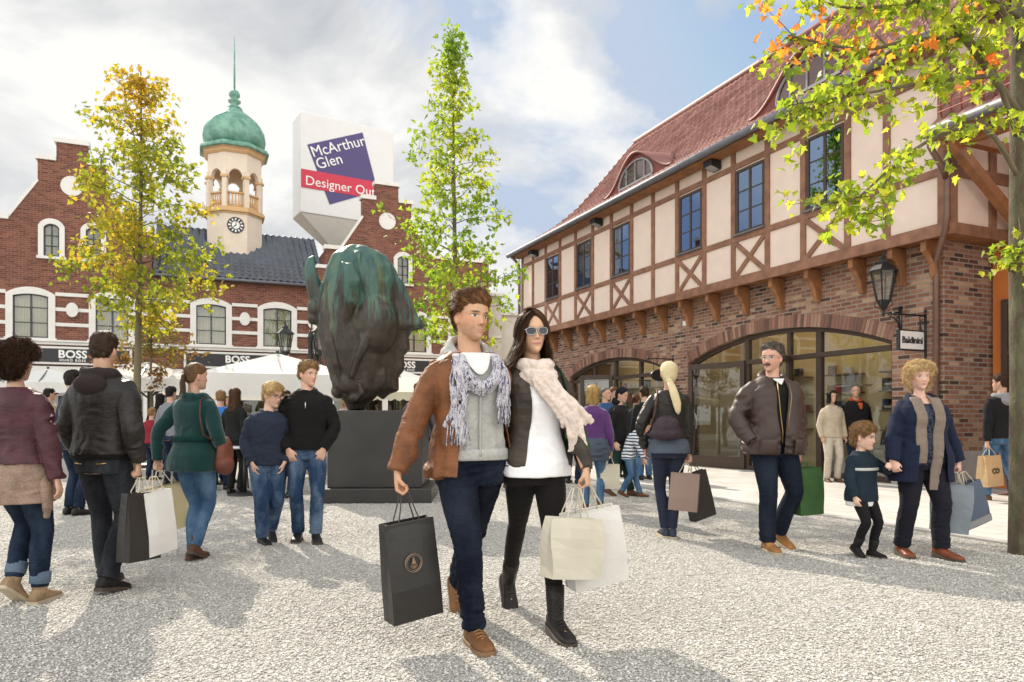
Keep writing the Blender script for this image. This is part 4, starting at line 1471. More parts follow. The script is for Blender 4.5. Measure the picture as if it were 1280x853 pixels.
hw_.tube([(1, -9.5, 4), (-1, -13, -2), (-3, -16.5, -10), (-5.5, -17, -20), (-6.5, -16, -27), (-6.8, -15.5, -30)], [(2.6, 1.4), (3.6, 1.2), (4.2, 1.0), (4.0, 1.0), (2.6, .8), (.6, .4)], 12, ref=(1, 0, 0))
hs_.piece('headscarf', hw_, CREAM)
hs_.shoes(leather('navy_suede', (.03, .035, .05), .8), SOLE_W, toe=1.0)
# ---- older man
old = Fig('older man with moustache and glasses in a brown waxed jacket, looking aside', W2(966, 6.35), 8, 1.80, 'm', fat=1.14, belly=.035, vox=.007, sh=1.03, stubble=.12,
          feet={-1: dict(p=(-.085, -.07), yaw=-2, pitch=0), 1: dict(p=(.10, .16), yaw=22, pitch=22)},
          hands={-1: dict(at=(-.235, -.10, .93), pole=(-1, .8, 0), hide=True), 1: dict(world=P(1001, 578, 6.42), pole=(.9, .8, 0), pose='grip', palm=(-.7, .5, 0), dir=(0, 0, -1))},
          head=(-48, 2, 0), skin=(.58, .33, .24))
old.body(); old.trousers(denim('navy_jeans', (.010, .014, .024), (.020, .027, .042)), 'straight', .985, wr=.007)
old.garment('pullover', cloth('black_wool', (.012, .011, .010), 300), hem=.95, ex=.018, nosleeve=True, wr=.003)
tq = MB(); tq.grid(lambda u, v: old.on_torso(-.05 + .1 * u, min(1.475 - v * .07 * (1 - abs(2 * u - 1) * .7), 1.46), .014, True, .02), 8, 6)
old.piece('tee_shirt', tq, TEE)
WAX = mat('brown_waxed_cotton', (.040, .022, .017), .55, .22, 8, 120, .3, .003)
def ocoll(mb):
    torus_scarf(old, mb, 1.475, .098, .088, .030, -.045, seed=6)
old.garment('jacket', WAX, hem=.82, ex=.046, sleeve=(.088, .077, .062), flare=.024, wr=.008, seed=74, extra=ocoll, fold=1.3, thick=.006,
            cuts=[old.front_cut([(.80, .02), (1.0, .022), (1.2, .048), (1.40, .055), (1.5, .05)], [(.8, -.02), (1.1, -.02), (1.45, 0)])])
lining = MB()
lining.tube([old.on_torso(x, z, .040, True, .04) for x, z in ((-.052, 1.42), (-.062, 1.3), (-.052, 1.16), (-.040, 1.02), (-.035, .92))], [(.0042, .004)] * 5, 8)
lining.tube([old.on_torso(x, z, .040, True, .04) for x, z in ((.052, 1.42), (.050, 1.3), (.026, 1.16), (.006, 1.02))], [(.0036, .003)] * 4, 8)
old.piece('zip', lining, mat('dull_brass', (.28, .19, .08), .45, .1, metal=.8, bstr=0))
for q in (1, -1):
    pk = MB(); pk.grid(lambda u, v: old.on_torso(q * (.075 + .135 * u), .95 - .13 * v, .034 + .012 * math.sin(math.pi * u) * math.sin(math.pi * v), True, .058), 6, 6)
    old.piece('pocket', pk, WAX, solid=.008)
old.shoes(leather('tan_suede_shoe', (.30, .145, .05), .75), SOLE_W)
old.hair_obj(HAIR_GREY, lambda x, f, z: 1.0 + 1.3 * float(sstep(10, 19, z)), 1300, 3.2, (0, -.6, .3), .45, 18.8, 15.2, 4, 9, 1.3, lift=.45, curl=.5)
specs(old, METAL_STEEL, 2.3, 1.4)
ms = MB(old.Mh)
for i in range(90):
    x = random.uniform(-2.6, 2.6); z = 6.7 - .1 * abs(x) + random.uniform(-.3, .3)
    ms.tube([(x, 9.8 - .06 * x * x, z), (x * 1.15, 10.0 - .06 * x * x, z - 1.0)], [.18, .05], 4)
old.piece('moustache', ms, HAIR_GREY)

# ---- child and the woman holding its hand
ch_at = W2(1077, 6.05)
kid = Fig('small curly child in navy jacket with a pale chest stripe, led by hand', ch_at, 24, 1.06, 'm', vox=.006, hs=1.48, sh=.84, fat=1.06,
          feet={-1: dict(p=(-.09, .06), yaw=-8, pitch=30), 1: dict(p=(.08, -.10), yaw=8, pitch=0)},
          hands={-1: dict(at=(-.25, -.10, .84), pole=(-1, .5, 0)), 1: dict(world=P(1112, 584, 5.92), pole=(1, .4, -.6), pose='hold', size=1.1)}, head=(24, 8, 0), skin=(.66, .42, .32), dz=-.035)
kid.body()
kid.trousers(C_BLACK, 'slim', .97)
kid.garment('tee_shirt', TEE, hem=.735, ex=.028, nosleeve=True, flare=.02, wr=.004)
KNAVY = cloth('navy_softshell', (.014, .024, .034), 300)
def kcoll(mb): torus_scarf(kid, mb, 1.46, .095, .09, .03, 0, seed=2)
kid.garment('jacket', KNAVY, hem=.80, ex=.040, sleeve=(.078, .072, .058), flare=.02, wr=.007, seed=84, extra=kcoll, vox=.008)
st = MB()
st.rings([kid.torso_ring(z, e, n=40) for z, e in ((1.225, .040), (1.228, .052), (1.262, .052), (1.265, .040))])
kid.piece('stripe', st, mat('reflective_grey', (.46, .46, .43), .6))
kid.shoes(leather('black_suede_boot', (.012, .011, .011), .8), RUBBER, shaft=.16, sr=.062, name='boot', toe=1.2)
kid.hair_obj(hair_mat('child_brown_hair', (.08, .042, .018), (.38, .22, .10)), lambda x, f, z: 1.9 + .9 * float(sstep(10, 20, z)), 1500, 3.4, (0, 0, -.4), .42, 16.8, 11.5, 1, 12, .9, curl=.75, lift=.5)
bln = Fig('woman with curly blonde hair, open navy coat and long taupe scarf, leading the child', W2(1150, 6.02), 2, 1.60, 'f', fat=1.24, belly=.03, vox=.007, tw=-4,
          feet={-1: dict(p=(-.14, .06), yaw=-4, pitch=0), 1: dict(p=(.13, -.10), yaw=26, pitch=0)},
          hands={-1: dict(world=P(1115, 578, 5.90), pole=(-1, .6, 0), pose='hold', palm=(.6, .6, 0), dir=(.2, -.4, -1)), 1: dict(world=P(1202, 586, 5.98), pole=(.6, 1, 0), pose='grip', palm=(-.6, .6, 0), dir=(.1, 0, -1))},
          head=(-10, 0, 0), skin=(.62, .38, .29), lips=(.45, .16, .14))
bln.body(); bln.trousers(C_BLACK if False else cloth('black_trouser', (.012, .012, .018), 300), 'straight', .96)
bln.garment('blouse', cloth('navy_dotted_blouse', (.012, .014, .028), 300, second=(.05, .06, .09)), hem=.84, ex=.016, nosleeve=True, wr=.004, top=1.40)
def bcoll(mb):
    for q in (1, -1):
        mb.tube([bln.warp1((q * x, y, z)) for x, y, z in ((.05, .09, 1.47), (.095, .03, 1.47), (.108, -.03, 1.45), (.125, -.09, 1.39))], [(.026, .03)] * 4, 10)
bln.garment('coat', cloth('navy_padded_cotton', (.012, .016, .036), 300, second=None), hem=.69, ex=.040, sleeve=(.082, .072, .058), flare=.045, wr=.008, seed=94, extra=bcoll, thick=.006,
            cuts=[bln.front_cut([(.6, .15), (.95, .125), (1.2, .100), (1.40, .085), (1.5, .07)], [(.7, .01), (1.4, 0)])])
TAUPE = cloth('taupe_knit_scarf', (.20, .155, .125), 130, bstr=.5)
ts = MB()
for q, zb, x1 in ((-1, .86, -.085), (1, .62, .045)):
    for j in range(3):
        pts = [bln.warp1((q * .07 + (j - 1) * .018, .05, 1.48))]
        for i in range(14):
            u = i / 13
            z = 1.44 + (zb - 1.44) * u
            x = q * .085 + (x1 - q * .085) * u + (j - 1) * .030
            hw, df, db = bln.torso_dims(max(z, .8))
            pts.append(bln.warp1((x, -(df + .022 + .006 * (j % 2)), z)))
        ts.tube(pts, [(.022, .011)] * len(pts), 8)
ts.tube([bln.warp1((x, y, 1.485)) for x, y in ((-.07, .04), (-.03, .085), (.03, .085), (.07, .04))], [(.025, .02)] * 4, 8)
bln.blob('scarf', ts, TAUPE, .008, 2, .003)
bln.shoes(leather('red_brown_boot', (.17, .05, .022), .35), RUBBER, heel=.035, shaft=.08)
bln.hair_obj(hair_mat('golden_curls', (.30, .19, .08), (.78, .58, .30)), lambda x, f, z: 3.2 + 1.6 * float(sstep(0, 8, abs(x))), 2000, 4.4, (0, 0, -.3), .55, 17.2, 11.5, -3, 21, 1.0, curl=.8, lift=.6)

# ---- couple by the shop door
simple('woman with dark bob, pale beige jacket and trousers, by the shop door', 1040, 13.0, 4, 1.66, 'f', topm=cloth('beige_cotton', (.44, .37, .27), 300), legm=cloth('cream_trousers', (.48, .42, .34), 300), shoem=SH_BROWN, hair=HAIR_BLACK, hairspec='bob', vox=.011, hem=.86, detail=False)
dm = simple('balding man in long black coat and orange scarf by the shop door', 1070, 13.3, 0, 1.78, 'm', topm=C_BLACK, legm=C_NAVY, shoem=SH_BLACK, hair=HAIR_GREY, hairspec='balding', vox=.011, hem=.72, ex=.04, tname='coat', detail=False, head=(-20, 0, 0), fat=1.1)
osf = MB(); torus_scarf(dm, osf, 1.47, .085, .08, .035, -.03); osf.tube([dm.on_torso(0, z, .02, True, .04) for z in (1.42, 1.36, 1.30)], [(.05, .02), (.04, .02), (.02, .01)], 8)
dm.blob('scarf', osf, cloth('orange_scarf_wool', (.42, .085, .022), 200), .012, 2)
# ---- man at the right by the tree and the person beside him
nm = simple('man in a black hooded top and jeans, walking away beside the near tree', 1251, 9.95, 190, 1.76, 'm', topm=C_BLACK, legm=D_BLUE, shoem=SH_BROWN, hair=MATS['short_dark_hair'], vox=.009,
            feet={1: dict(p=(.10, -.14), yaw=10, pitch=0), -1: dict(p=(-.1, .22), yaw=-20, pitch=26)}, hands={1: dict(world=P(1232, 574, 9.85), pole=(.9, .6, 0), pose='grip', dir=(0, 0, -1))}, head=(24, 0, 0), tname='hoodie', detail=False)
hd = MB(); torus_scarf(nm, hd, 1.46, .10, .095, .04, .0, yc=.03); hd.ball(nm.warp1((0, .13, 1.40)), (.115, .055, .08), 12, 8)
nm.blob('hood', hd, cloth('pale_grey_lining', (.22, .21, .22), 300), .010, 3)
simple('fair-haired person in a grey coat beyond the man with the tan paper bag', 1272, 10.6, 200, 1.74, 'f', topm=C_CHAR, legm=D_DARK, shoem=SH_BROWN, hair=HAIR_BLOND, hairspec='bob', vox=.011, detail=False)

# ---- shoppers by the small arch
pu = simple('woman with a blonde bob in a purple fleece, seen from behind', 741, 8.9, 172, 1.56, 'f', topm=cloth('purple_fleece', (.085, .028, .125), 200, sheen=.4), legm=D_BLUE, shoem=SH_BROWN, hair=hair_mat('honey_blond', (.20, .11, .035), (.55, .36, .13)), hairspec='bob', vox=.009, hem=.80, ex=.03, shaft=.16, shname='boot', legs='slim',
       hands={-1: dict(at=(-.25, -.06, .86))}, feet={1: dict(p=(.10, -.1), yaw=0, pitch=0), -1: dict(p=(-.1, .14), yaw=0, pitch=22)}, detail=False)
wj = MB(); wj.rings([pu.torso_ring(z, e, n=30) for z, e in ((.72, .06), (.80, .075), (.90, .07), (1.0, .06), (1.03, .04))])
pu.blob('tied_jacket', wj, cloth('slate_jacket', (.06, .075, .10), 250), .012, 3, .014)
hq = simple('man with a black hood pulled up, in black jacket and dark green trousers', 772, 10.8, 60, 1.62, 'm', topm=C_BLACK, legm=cloth('bottle_green_trouser', (.016, .034, .030), 250), shoem=SH_BROWN, vox=.010, lean=4, feet={1: dict(p=(.08, -.2), yaw=0, pitch=0), -1: dict(p=(-.08, .2), yaw=0, pitch=20)}, ex=.035, detail=False, head=(0, 14, 0))
hm = MB(hq.Mh); V, mk, dd = hq.scalp(lambda x, f, z: 1.6, 18.5, 12, -4, 3, .3)
hm.rings([[Vector(V[i * 64 + q]) for q in range(64)] for i in range(len(V) // 64)]); hm.tube([(0, -5, 3), (0, -6, -2), (0, -7, -6)], [8, 9, 8], 16)
hq.piece('hood', hm, C_BLACK)
sb = simple('small boy in a blue and white striped top and jeans, bending forward', 786, 10.6, 78, 1.18, 'm', topm=None, legm=D_BLUE, shoem=SH_BROWN, hair=HAIR_DKBLOND, vox=.009, lean=24, hs=1.3, sh=.85, detail=False,
            feet={1: dict(p=(.07, -.24), yaw=0, pitch=0), -1: dict(p=(-.07, .2), yaw=0, pitch=25)}, hands={1: dict(at=(.2, -.28, .80), pole=(.6, 1, 0)), -1: dict(at=(-.2, -.34, .82), pole=(-.6, 1, 0))}, head=(0, 34, 0))
def stripes():
    m, nt, nodes, links, b = _nodes('navy_white_stripes')
    t = nt.nodes.new('ShaderNodeTexCoord'); s_ = N(nt, 'ShaderNodeSeparateXYZ'); links.new(t.outputs['Object'], s_.inputs[0])
    nz = noise(nt, t.outputs['Object'], 5, 2)
    w = mathn(nt, 'SINE', mathn(nt, 'MULTIPLY', mathn(nt, 'ADD', s_.outputs[2], mathn(nt, 'MULTIPLY', nz, .06)), 135.0))
    links.new(ramp(nt, mathn(nt, 'ADD', mathn(nt, 'MULTIPLY', w, .5), .5), [(.45, (.62, .64, .66)), (.55, (.05, .065, .11))]), b.inputs['Base Color']); b.inputs['Roughness'].default_value = .9
    return m
sb.garment('jumper', stripes(), .84, .03, (.070, .060, .046), flare=.01, wr=.006)
SHOPPERS = 'shoppers in front of the small arch'
simple('bald man in a blue jacket behind the black-hooded man', 757, 13.2, 20, 1.72, 'm', topm=cloth('blue_jacket', (.03, .07, .16), 250), legm=D_DARK, shoem=SH_BLACK, hair=HAIR_GREY, hairspec='balding', vox=.012, detail=False, head=(30, 0, 0))
simple('brown-haired man in a charcoal jacket just right of the bald man in blue', 768, 14.0, 30, 1.76, 'm', topm=C_CHAR, legm=D_DARK, shoem=SH_BLACK, hair=HAIR_BROWN, vox=.012, detail=False)
simple('woman with auburn bun and dark coat outside the small arched shop', 795, 13.9, 150, 1.62, 'f', topm=C_CHAR, legm=D_DARK, shoem=SH_BLACK, hair=hair_mat('auburn_hair', (.03, .012, .006), (.14, .055, .025)), hairspec='bun', vox=.012, detail=False)
simple('man in black jacket and blue jeans facing the shop, beside the auburn-haired woman', 806, 13.4, 205, 1.74, 'm', topm=C_BLACK, legm=D_BLUE, shoem=SH_BLACK, hair=MATS['short_dark_hair'], vox=.011, detail=False, lean=3)

# ---- shoppers and guests among the parasols
CR = 'people among the white parasols'
def crowd(label, px, d, yaw, H, sex, tc, lc, hair, hs2='short', **kw):
    return simple(label, px, d, yaw, H, sex, topm=cloth('crowd_top_%.3f_%.3f_%.3f' % tc, tc, 200), legm=lc, shoem=SH_BLACK, hair=hair, hairspec=hs2, vox=.014, detail=False, group=CR, **kw)
crowd('man in dark jeans half hidden between curly-haired woman and man in black leather', 92, 8.6, 150, 1.72, 'm', (.03, .034, .05), D_DARK, HAIR_BLACK)
crowd('woman in a black dress by the trunk of the small reddish tree', 200, 15.0, 190, 1.68, 'f', (.01, .01, .01), C_BLACK, HAIR_BLACK, 'long', hem=.6)
crowd('person in a red and navy top behind the left tree trunk', 190, 13.6, 170, 1.35, 'm', (.20, .02, .03), D_DARK, HAIR_DKBLOND)
crowd('man in a grey jacket and dark cap-like hair near the left parasol', 214, 12.4, 165, 1.70, 'm', (.16, .17, .19), D_DARK, HAIR_BLACK)
crowd('person in a bright blue top, seen past the teal coat', 276, 11.6, 200, 1.60, 'm', (.03, .16, .50), D_DARK, HAIR_DKBLOND)
crowd('dark-haired woman in black at the tables under the parasol', 294, 11.0, 160, 1.62, 'f', (.012, .012, .012), C_BLACK, HAIR_DARK, 'long')
crowd('woman in dark brown left of the dark-haired woman in black', 284, 13.0, 40, 1.58, 'f', (.06, .03, .02), D_DARK, HAIR_BROWN, 'bob')
crowd('man in a navy jacket behind the two boys', 357, 10.6, 60, 1.56, 'm', (.02, .025, .04), D_DARK, MATS['short_dark_hair'])
crowd('man in a beige jacket near the parasols, behind the curly-haired woman', 62, 14.0, 150, 1.74, 'm', (.30, .24, .16), D_DARK, HAIR_BLACK)
crowd('man in dark trousers and grey jumper to the right of the pedestal', 524, 11.4, 170, 1.72, 'm', (.10, .10, .12), C_BLACK, HAIR_DKBLOND)
crowd('child in a red and orange jacket seen between the couple', 626, 12.0, 10, 1.28, 'm', (.55, .03, .03), cloth('orange_trousers', (.60, .16, .02), 200), HAIR_BROWN)
crowd('woman in a pale coat seen past the couple', 612, 14.5, 190, 1.64, 'f', (.42, .40, .36), D_DARK, HAIR_BLOND, 'bob')
crowd('fair-haired person behind the pedestal beside the bronze horse', 432, 12.6, 20, 1.58, 'f', (.40, .32, .30), D_DARK, HAIR_BLOND, 'bob')
crowd('man in a black coat far left under the awning', 118, 16.0, 170, 1.76, 'm', (.012, .012, .014), C_BLACK, HAIR_BLACK)
crowd('dark-haired woman in a purple top seen beside the woman in sunglasses', 716, 12.8, 150, 1.62, 'f', (.10, .05, .12), D_DARK, HAIR_DARK, 'bob')
# ================================================================ ground
def ground_mat():
    m, nt, nodes, links, b = _nodes('white_gravel')
    v = objco(nt)
    big = noise(nt, v, .45, 5, .6)
    vo = N(nt, 'ShaderNodeTexVoronoi'); vo.inputs['Scale'].default_value = 58; links.new(v, vo.inputs['Vector'])
    vo2 = N(nt, 'ShaderNodeTexVoronoi'); vo2.inputs['Scale'].default_value = 88; links.new(v, vo2.inputs['Vector'])
    sx = N(nt, 'ShaderNodeSeparateColor'); links.new(vo.outputs['Color'], sx.inputs[0])
    c = ramp(nt, sx.outputs[0], [(.0, (.26, .245, .22)), (.35, (.38, .365, .335)), (.8, (.47, .455, .42)), (1, (.58, .565, .535))])
    c = mixc(nt, 1.0, c, ramp(nt, big, [(.3, (.86, .85, .83)), (.7, (1.06, 1.06, 1.06))]), 'MULTIPLY')
    links.new(c, b.inputs['Base Color']); b.inputs['Roughness'].default_value = .9; b.inputs['Specular IOR Level'].default_value = .2
    nb = bump(nt, vo.outputs['Distance'], .9, .012)
    nb = bump(nt, vo2.outputs['Distance'], .6, .006, nb)
    links.new(nb, b.inputs['Normal'])
    return m
CX, CY = 7.0, 11.67
DX, DY = -.4002, .9164
MBR = Matrix(((DX, -DY, 0, CX), (DY, DX, 0, CY), (0, 0, 1, 0), (0, 0, 0, 1)))     # right building: x along the facade, y out to the square
gm = MB()
gm.grid(lambda u, v: (-400 + 800 * u, -60 + 1060 * v, 0), 40, 40)
tag(gm.build('ground', ground_mat()), kind='structure')

# loose stones on the nearest gravel: one sheet of stones nobody could count
def stones():
    n = 270000
    d = 2.2 + 12.0 * rng.random(n * 2) ** 1.25
    x = (rng.random(n * 2) - .5) * 1.6 * (d + .4)
    loc_y = (x - CX) * -DY + (d - CY) * DX
    keep = loc_y > 4.28
    d, x = d[keep][:n], x[keep][:n]
    n = len(d)
    base = np.array([(1, 0, 0), (0, 1, 0), (-1, 0, 0), (0, -1, 0), (0, 0, 1), (.0, .0, -.6)], float)
    fc = np.array([(0, 1, 4), (1, 2, 4), (2, 3, 4), (3, 0, 4), (1, 0, 5), (2, 1, 5), (3, 2, 5), (0, 3, 5)])
    s = .0036 + .0060 * rng.random(n) ** 1.6
    a = rng.random(n) * 6.283
    jit = 1 + .6 * (rng.random((n, 6, 3)) - .5)
    p = base[None] * jit
    p[:, :, 2] *= .62
    p[:, :, 0] *= (1.0 + .6 * rng.random((n, 1)))
    tl = (rng.random(n) - .5) * .9
    pz = p[:, :, 2] * np.cos(tl)[:, None] - p[:, :, 0] * np.sin(tl)[:, None]
    px = p[:, :, 0] * np.cos(tl)[:, None] + p[:, :, 2] * np.sin(tl)[:, None]
    ca, sa = np.cos(a)[:, None], np.sin(a)[:, None]
    X = (px * ca - p[:, :, 1] * sa) * s[:, None] + x[:, None]
    Y = (px * sa + p[:, :, 1] * ca) * s[:, None] + d[:, None]
    Z = pz * s[:, None] + (s * .30)[:, None]
    co = np.stack([X, Y, Z], 2).reshape(-1, 3)
    f = (fc[None] + (np.arange(n) * 6)[:, None, None]).reshape(-1)
    me = bpy.data.meshes.new('gravel')
    me.vertices.add(len(co)); me.vertices.foreach_set('co', co.ravel())
    me.loops.add(len(f)); me.loops.foreach_set('vertex_index', f.astype(np.int32))
    me.polygons.add(n * 8); me.polygons.foreach_set('loop_start', np.arange(0, n * 24, 3, dtype=np.int32))
    me.update(calc_edges=True)
    m, nt, nodes, links, b = _nodes('gravel_stone')
    g = N(nt, 'ShaderNodeNewGeometry')
    links.new(ramp(nt, g.outputs['Random Per Island'], [(0, (.33, .315, .285)), (.25, (.46, .44, .405)), (.7, (.57, .55, .505)), (1, (.70, .68, .64))]), b.inputs['Base Color'])
    b.inputs['Roughness'].default_value = .85; b.inputs['Specular IOR Level'].default_value = .3
    return tag(link_mesh('gravel', me, m), 'loose pale gravel stones covering the square', 'gravel', kind='stuff')
stones()

# ================================================================ pavement in front of the right building
def paving_mat():
    m, nt, nodes, links, b = _nodes('pale_paving')
    v = objco(nt)
    br = N(nt, 'ShaderNodeTexBrick'); br.inputs['Scale'].default_value = 1.0; br.inputs['Brick Width'].default_value = .60; br.inputs['Row Height'].default_value = .30; br.inputs['Mortar Size'].default_value = .006
    br.inputs['Color1'].default_value = (.0, .0, .0, 1); br.inputs['Color2'].default_value = (1, 1, 1, 1); br.inputs['Mortar'].default_value = (.5, .5, .5, 1)
    links.new(v, br.inputs['Vector'])
    c = ramp(nt, br.outputs['Color'], [(0, (.44, .42, .39)), (1, (.54, .52, .48))])
    c = mixc(nt, br.outputs['Fac'], c, (.24, .23, .21))
    c = mixc(nt, 1.0, c, ramp(nt, noise(nt, v, 1.2, 6), [(.3, (.88, .87, .86)), (.7, (1.08, 1.08, 1.08))]), 'MULTIPLY')
    links.new(c, b.inputs['Base Color']); b.inputs['Roughness'].default_value = .8
    links.new(bump(nt, br.outputs['Fac'], -.4, .004), b.inputs['Normal'])
    return m
pv = MB()
pv.box(-14, 40, -.6, 4.2, -.3, .02)
po = pv.build('pavement', paving_mat(), bevel=.006); po.matrix_world = MBR; tag(po, kind='structure')
ke = MB(); ke.box(-14, 40, 4.2, 4.32, -.3, .026)
ko = ke.build('kerb', mat('kerb_stone', (.34, .33, .31), .85, .15), bevel=.008); ko.matrix_world = MBR; tag(ko, kind='structure')


# ================================================================ brick and tile
def brick_mat(name, cols, axes='xz', bw=.24, rh=.0775, mortar=(.30, .26, .22), msize=.011, bias=0.0):
    m, nt, nodes, links, b = _nodes(name)
    t = nt.nodes.new('ShaderNodeTexCoord'); s_ = N(nt, 'ShaderNodeSeparateXYZ'); links.new(t.outputs['Object'], s_.inputs[0])
    cb = N(nt, 'ShaderNodeCombineXYZ')
    ix = {'x': 0, 'y': 1, 'z': 2}
    links.new(s_.outputs[ix[axes[0]]], cb.inputs[0]); links.new(s_.outputs[ix[axes[1]]], cb.inputs[1])
    br = N(nt, 'ShaderNodeTexBrick'); br.offset = .5; br.inputs['Scale'].default_value = 1.0
    br.inputs['Brick Width'].default_value = bw; br.inputs['Row Height'].default_value = rh; br.inputs['Mortar Size'].default_value = msize; br.inputs['Mortar Smooth'].default_value = .15; br.inputs['Bias'].default_value = bias
    br.inputs['Color1'].default_value = (0, 0, 0, 1); br.inputs['Color2'].default_value = (1, 1, 1, 1); br.inputs['Mortar'].default_value = (.5, .5, .5, 1)
    links.new(cb.outputs[0], br.inputs['Vector'])
    c = ramp(nt, br.outputs['Color'], cols)
    c = mixc(nt, 1.0, c, ramp(nt, noise(nt, t.outputs['Object'], 14, 5), [(.3, (.78, .78, .78)), (.7, (1.2, 1.18, 1.15))]), 'MULTIPLY')
    c = mixc(nt, br.outputs['Fac'], c, mortar)
    c = mixc(nt, 1.0, c, ramp(nt, noise(nt, t.outputs['Object'], .6, 5), [(.3, (.88, .87, .86)), (.7, (1.08, 1.07, 1.06))]), 'MULTIPLY')
    links.new(c, b.inputs['Base Color']); b.inputs['Roughness'].default_value = .88; b.inputs['Specular IOR Level'].default_value = .25
    h = mathn(nt, 'SUBTRACT', mathn(nt, 'MULTIPLY', noise(nt, t.outputs['Object'], 60, 4), .35), br.outputs['Fac'])
    links.new(bump(nt, h, .8, .010), b.inputs['Normal'])
    return m
OLDBRICK = [(0, (.070, .044, .036)), (.14, (.12, .060, .043)), (.18, (.205, .094, .062)), (.45, (.255, .120, .078)), (.62, (.32, .165, .108)), (.80, (.225, .108, .072)), (.90, (.40, .25, .16)), (1, (.44, .30, .20))]
BRICK_F = brick_mat('mixed_brick', OLDBRICK)
BRICK_E = brick_mat('mixed_brick_return', OLDBRICK, 'yz')
REDBRICK = [(0, (.120, .044, .030)), (.5, (.180, .068, .045)), (1, (.235, .095, .062))]
BRICK_RED = brick_mat('red_brick', REDBRICK, 'xz', .23, .075, (.24, .17, .14), .007)
PLASTER = mat('cream_plaster', (.72, .585, .50), .9, .05, 2.5, 90, .25, .004, spec=.2)
OAK = mat('stained_timber', (.235, .112, .066), .7, .28, 5, 40, .45, .004, stretch=(1, 1, 1))
OAK_L = mat('honey_timber', (.27, .115, .045), .65, .28, 5, 40, .45, .004)
METAL_STEEL = mat('steel', (.55, .55, .55), .3, .08, metal=1, bstr=0)
ORANGE = mat('orange_render', (.52, .165, .045), .9, .06, 2.5, 90, .25, .004, spec=.2)
FRAME = mat('dark_brown_frame', (.050, .030, .020), .5, .12, 6, 50, .1)
LEAD = mat('zinc', (.16, .16, .18), .6, .15, metal=.5, bstr=.1)
COPPER_PIPE = mat('brown_pipe', (.16, .095, .07), .45, .15, metal=.4, bstr=.1)
IRON = mat('black_iron', (.010, .010, .011), .5, .2, bstr=.2)
GLASS = glass_mat('window_glass', (.86, .88, .88), .02)
GLASS_UP = glass_mat('upper_window_glass', (.25, .28, .33), .30, .0, (.46, .62, .92))  # blue of a reflected sky is put into the mirror tint
WHITE_PAINT = mat('white_paint', (.74, .73, .70), .6, .05, 3, 60, .1)


def tile_mat(name, c1, c2, rough=.45, spec=.5):
    m, nt, nodes, links, b = _nodes(name)
    a = N(nt, 'ShaderNodeAttribute', attribute_name='tile')
    v = objco(nt)
    c = ramp(nt, a.outputs['Fac'], [(0, c1), (1, c2)])
    c = mixc(nt, 1.0, c, ramp(nt, noise(nt, v, 3, 6), [(.3, (.82,) * 3), (.7, (1.15,) * 3)]), 'MULTIPLY')
    links.new(c, b.inputs['Base Color']); b.inputs['Roughness'].default_value = rough; b.inputs['Specular IOR Level'].default_value = spec
    links.new(bump(nt, noise(nt, v, 70, 3), .15, .003), b.inputs['Normal'])
    return m


def tile_roof(prof, x0, x1, tw=.235, th=.32, amp=.028, step=.022, seed=0):
    """Pantiles over a profile of (y, z) points from eaves to ridge, along x; real waves and real steps."""
    pr = [Vector((0, y, z)) for y, z in prof]
    L = [0]
    for a, b in zip(pr, pr[1:]): L.append(L[-1] + (b - a).length)
    rows = int(L[-1] / th)
    cols = int(round((x1 - x0) / tw)); K = 6
    nx = cols * K + 1
    us = np.linspace(0, cols, nx)
    wave = np.interp(us % 1, [0, .16, .33, .5, .66, .83, 1], [1, .72, .05, -.35, -.35, .15, 1]) * amp
    q = np.random.default_rng(seed)
    tint = q.random((rows + 1, cols + 1))
    V, T, rowsV = [], [], []
    def at(l):
        y = np.interp(l, L, [p.y for p in pr]); z = np.interp(l, L, [p.z for p in pr])
        y2 = np.interp(min(l + .05, L[-1]), L, [p.y for p in pr]); z2 = np.interp(min(l + .05, L[-1]), L, [p.z for p in pr])
        if l + .05 > L[-1]: y2, z2 = y, z; y = np.interp(l - .05, L, [p.y for p in pr]); z = np.interp(l - .05, L, [p.z for p in pr])
        t = Vector((0, y2 - y, z2 - z)).normalized()
        n = Vector((0, -t.z, t.y)) if t.y > 0 else Vector((0, t.z, -t.y))
        return (y2, z2, n) if l + .05 > L[-1] else (y, z, n)
    for r in range(rows):
        for e, (l, h) in enumerate(((r * th, step), (min((r + 1) * th, L[-1]), .0))):
            y, z, n = at(l)
            off = wave + h
            row = np.stack([x0 + us * (x1 - x0) / cols, y + n.y * off, z + n.z * off], 1)
            V.append(row); T.append(tint[r, np.minimum(us.astype(int), cols)])
    nr = len(V)
    V = np.concatenate(V); T = np.concatenate(T)
    i = np.arange(nx - 1)
    F = []
    for r in range(nr - 1):
        F.append(np.stack([r * nx + i, r * nx + i + 1, (r + 1) * nx + i + 1, (r + 1) * nx + i], 1))
    F = np.concatenate(F)
    me = bpy.data.meshes.new('roof')
    me.from_pydata(V.tolist(), [], F.tolist())
    at_ = me.attributes.new('tile', 'FLOAT', 'POINT'); at_.data.foreach_set('value', T.astype(np.float32))
    return me


def arch_z(x, a, b, spring, apex):
    c = (a + b) / 2; hw = (b - a) / 2; h = apex - spring
    Rr = (hw * hw + h * h) / (2 * h)
    return apex - Rr + math.sqrt(max(Rr * Rr - (x - c) ** 2, 0))


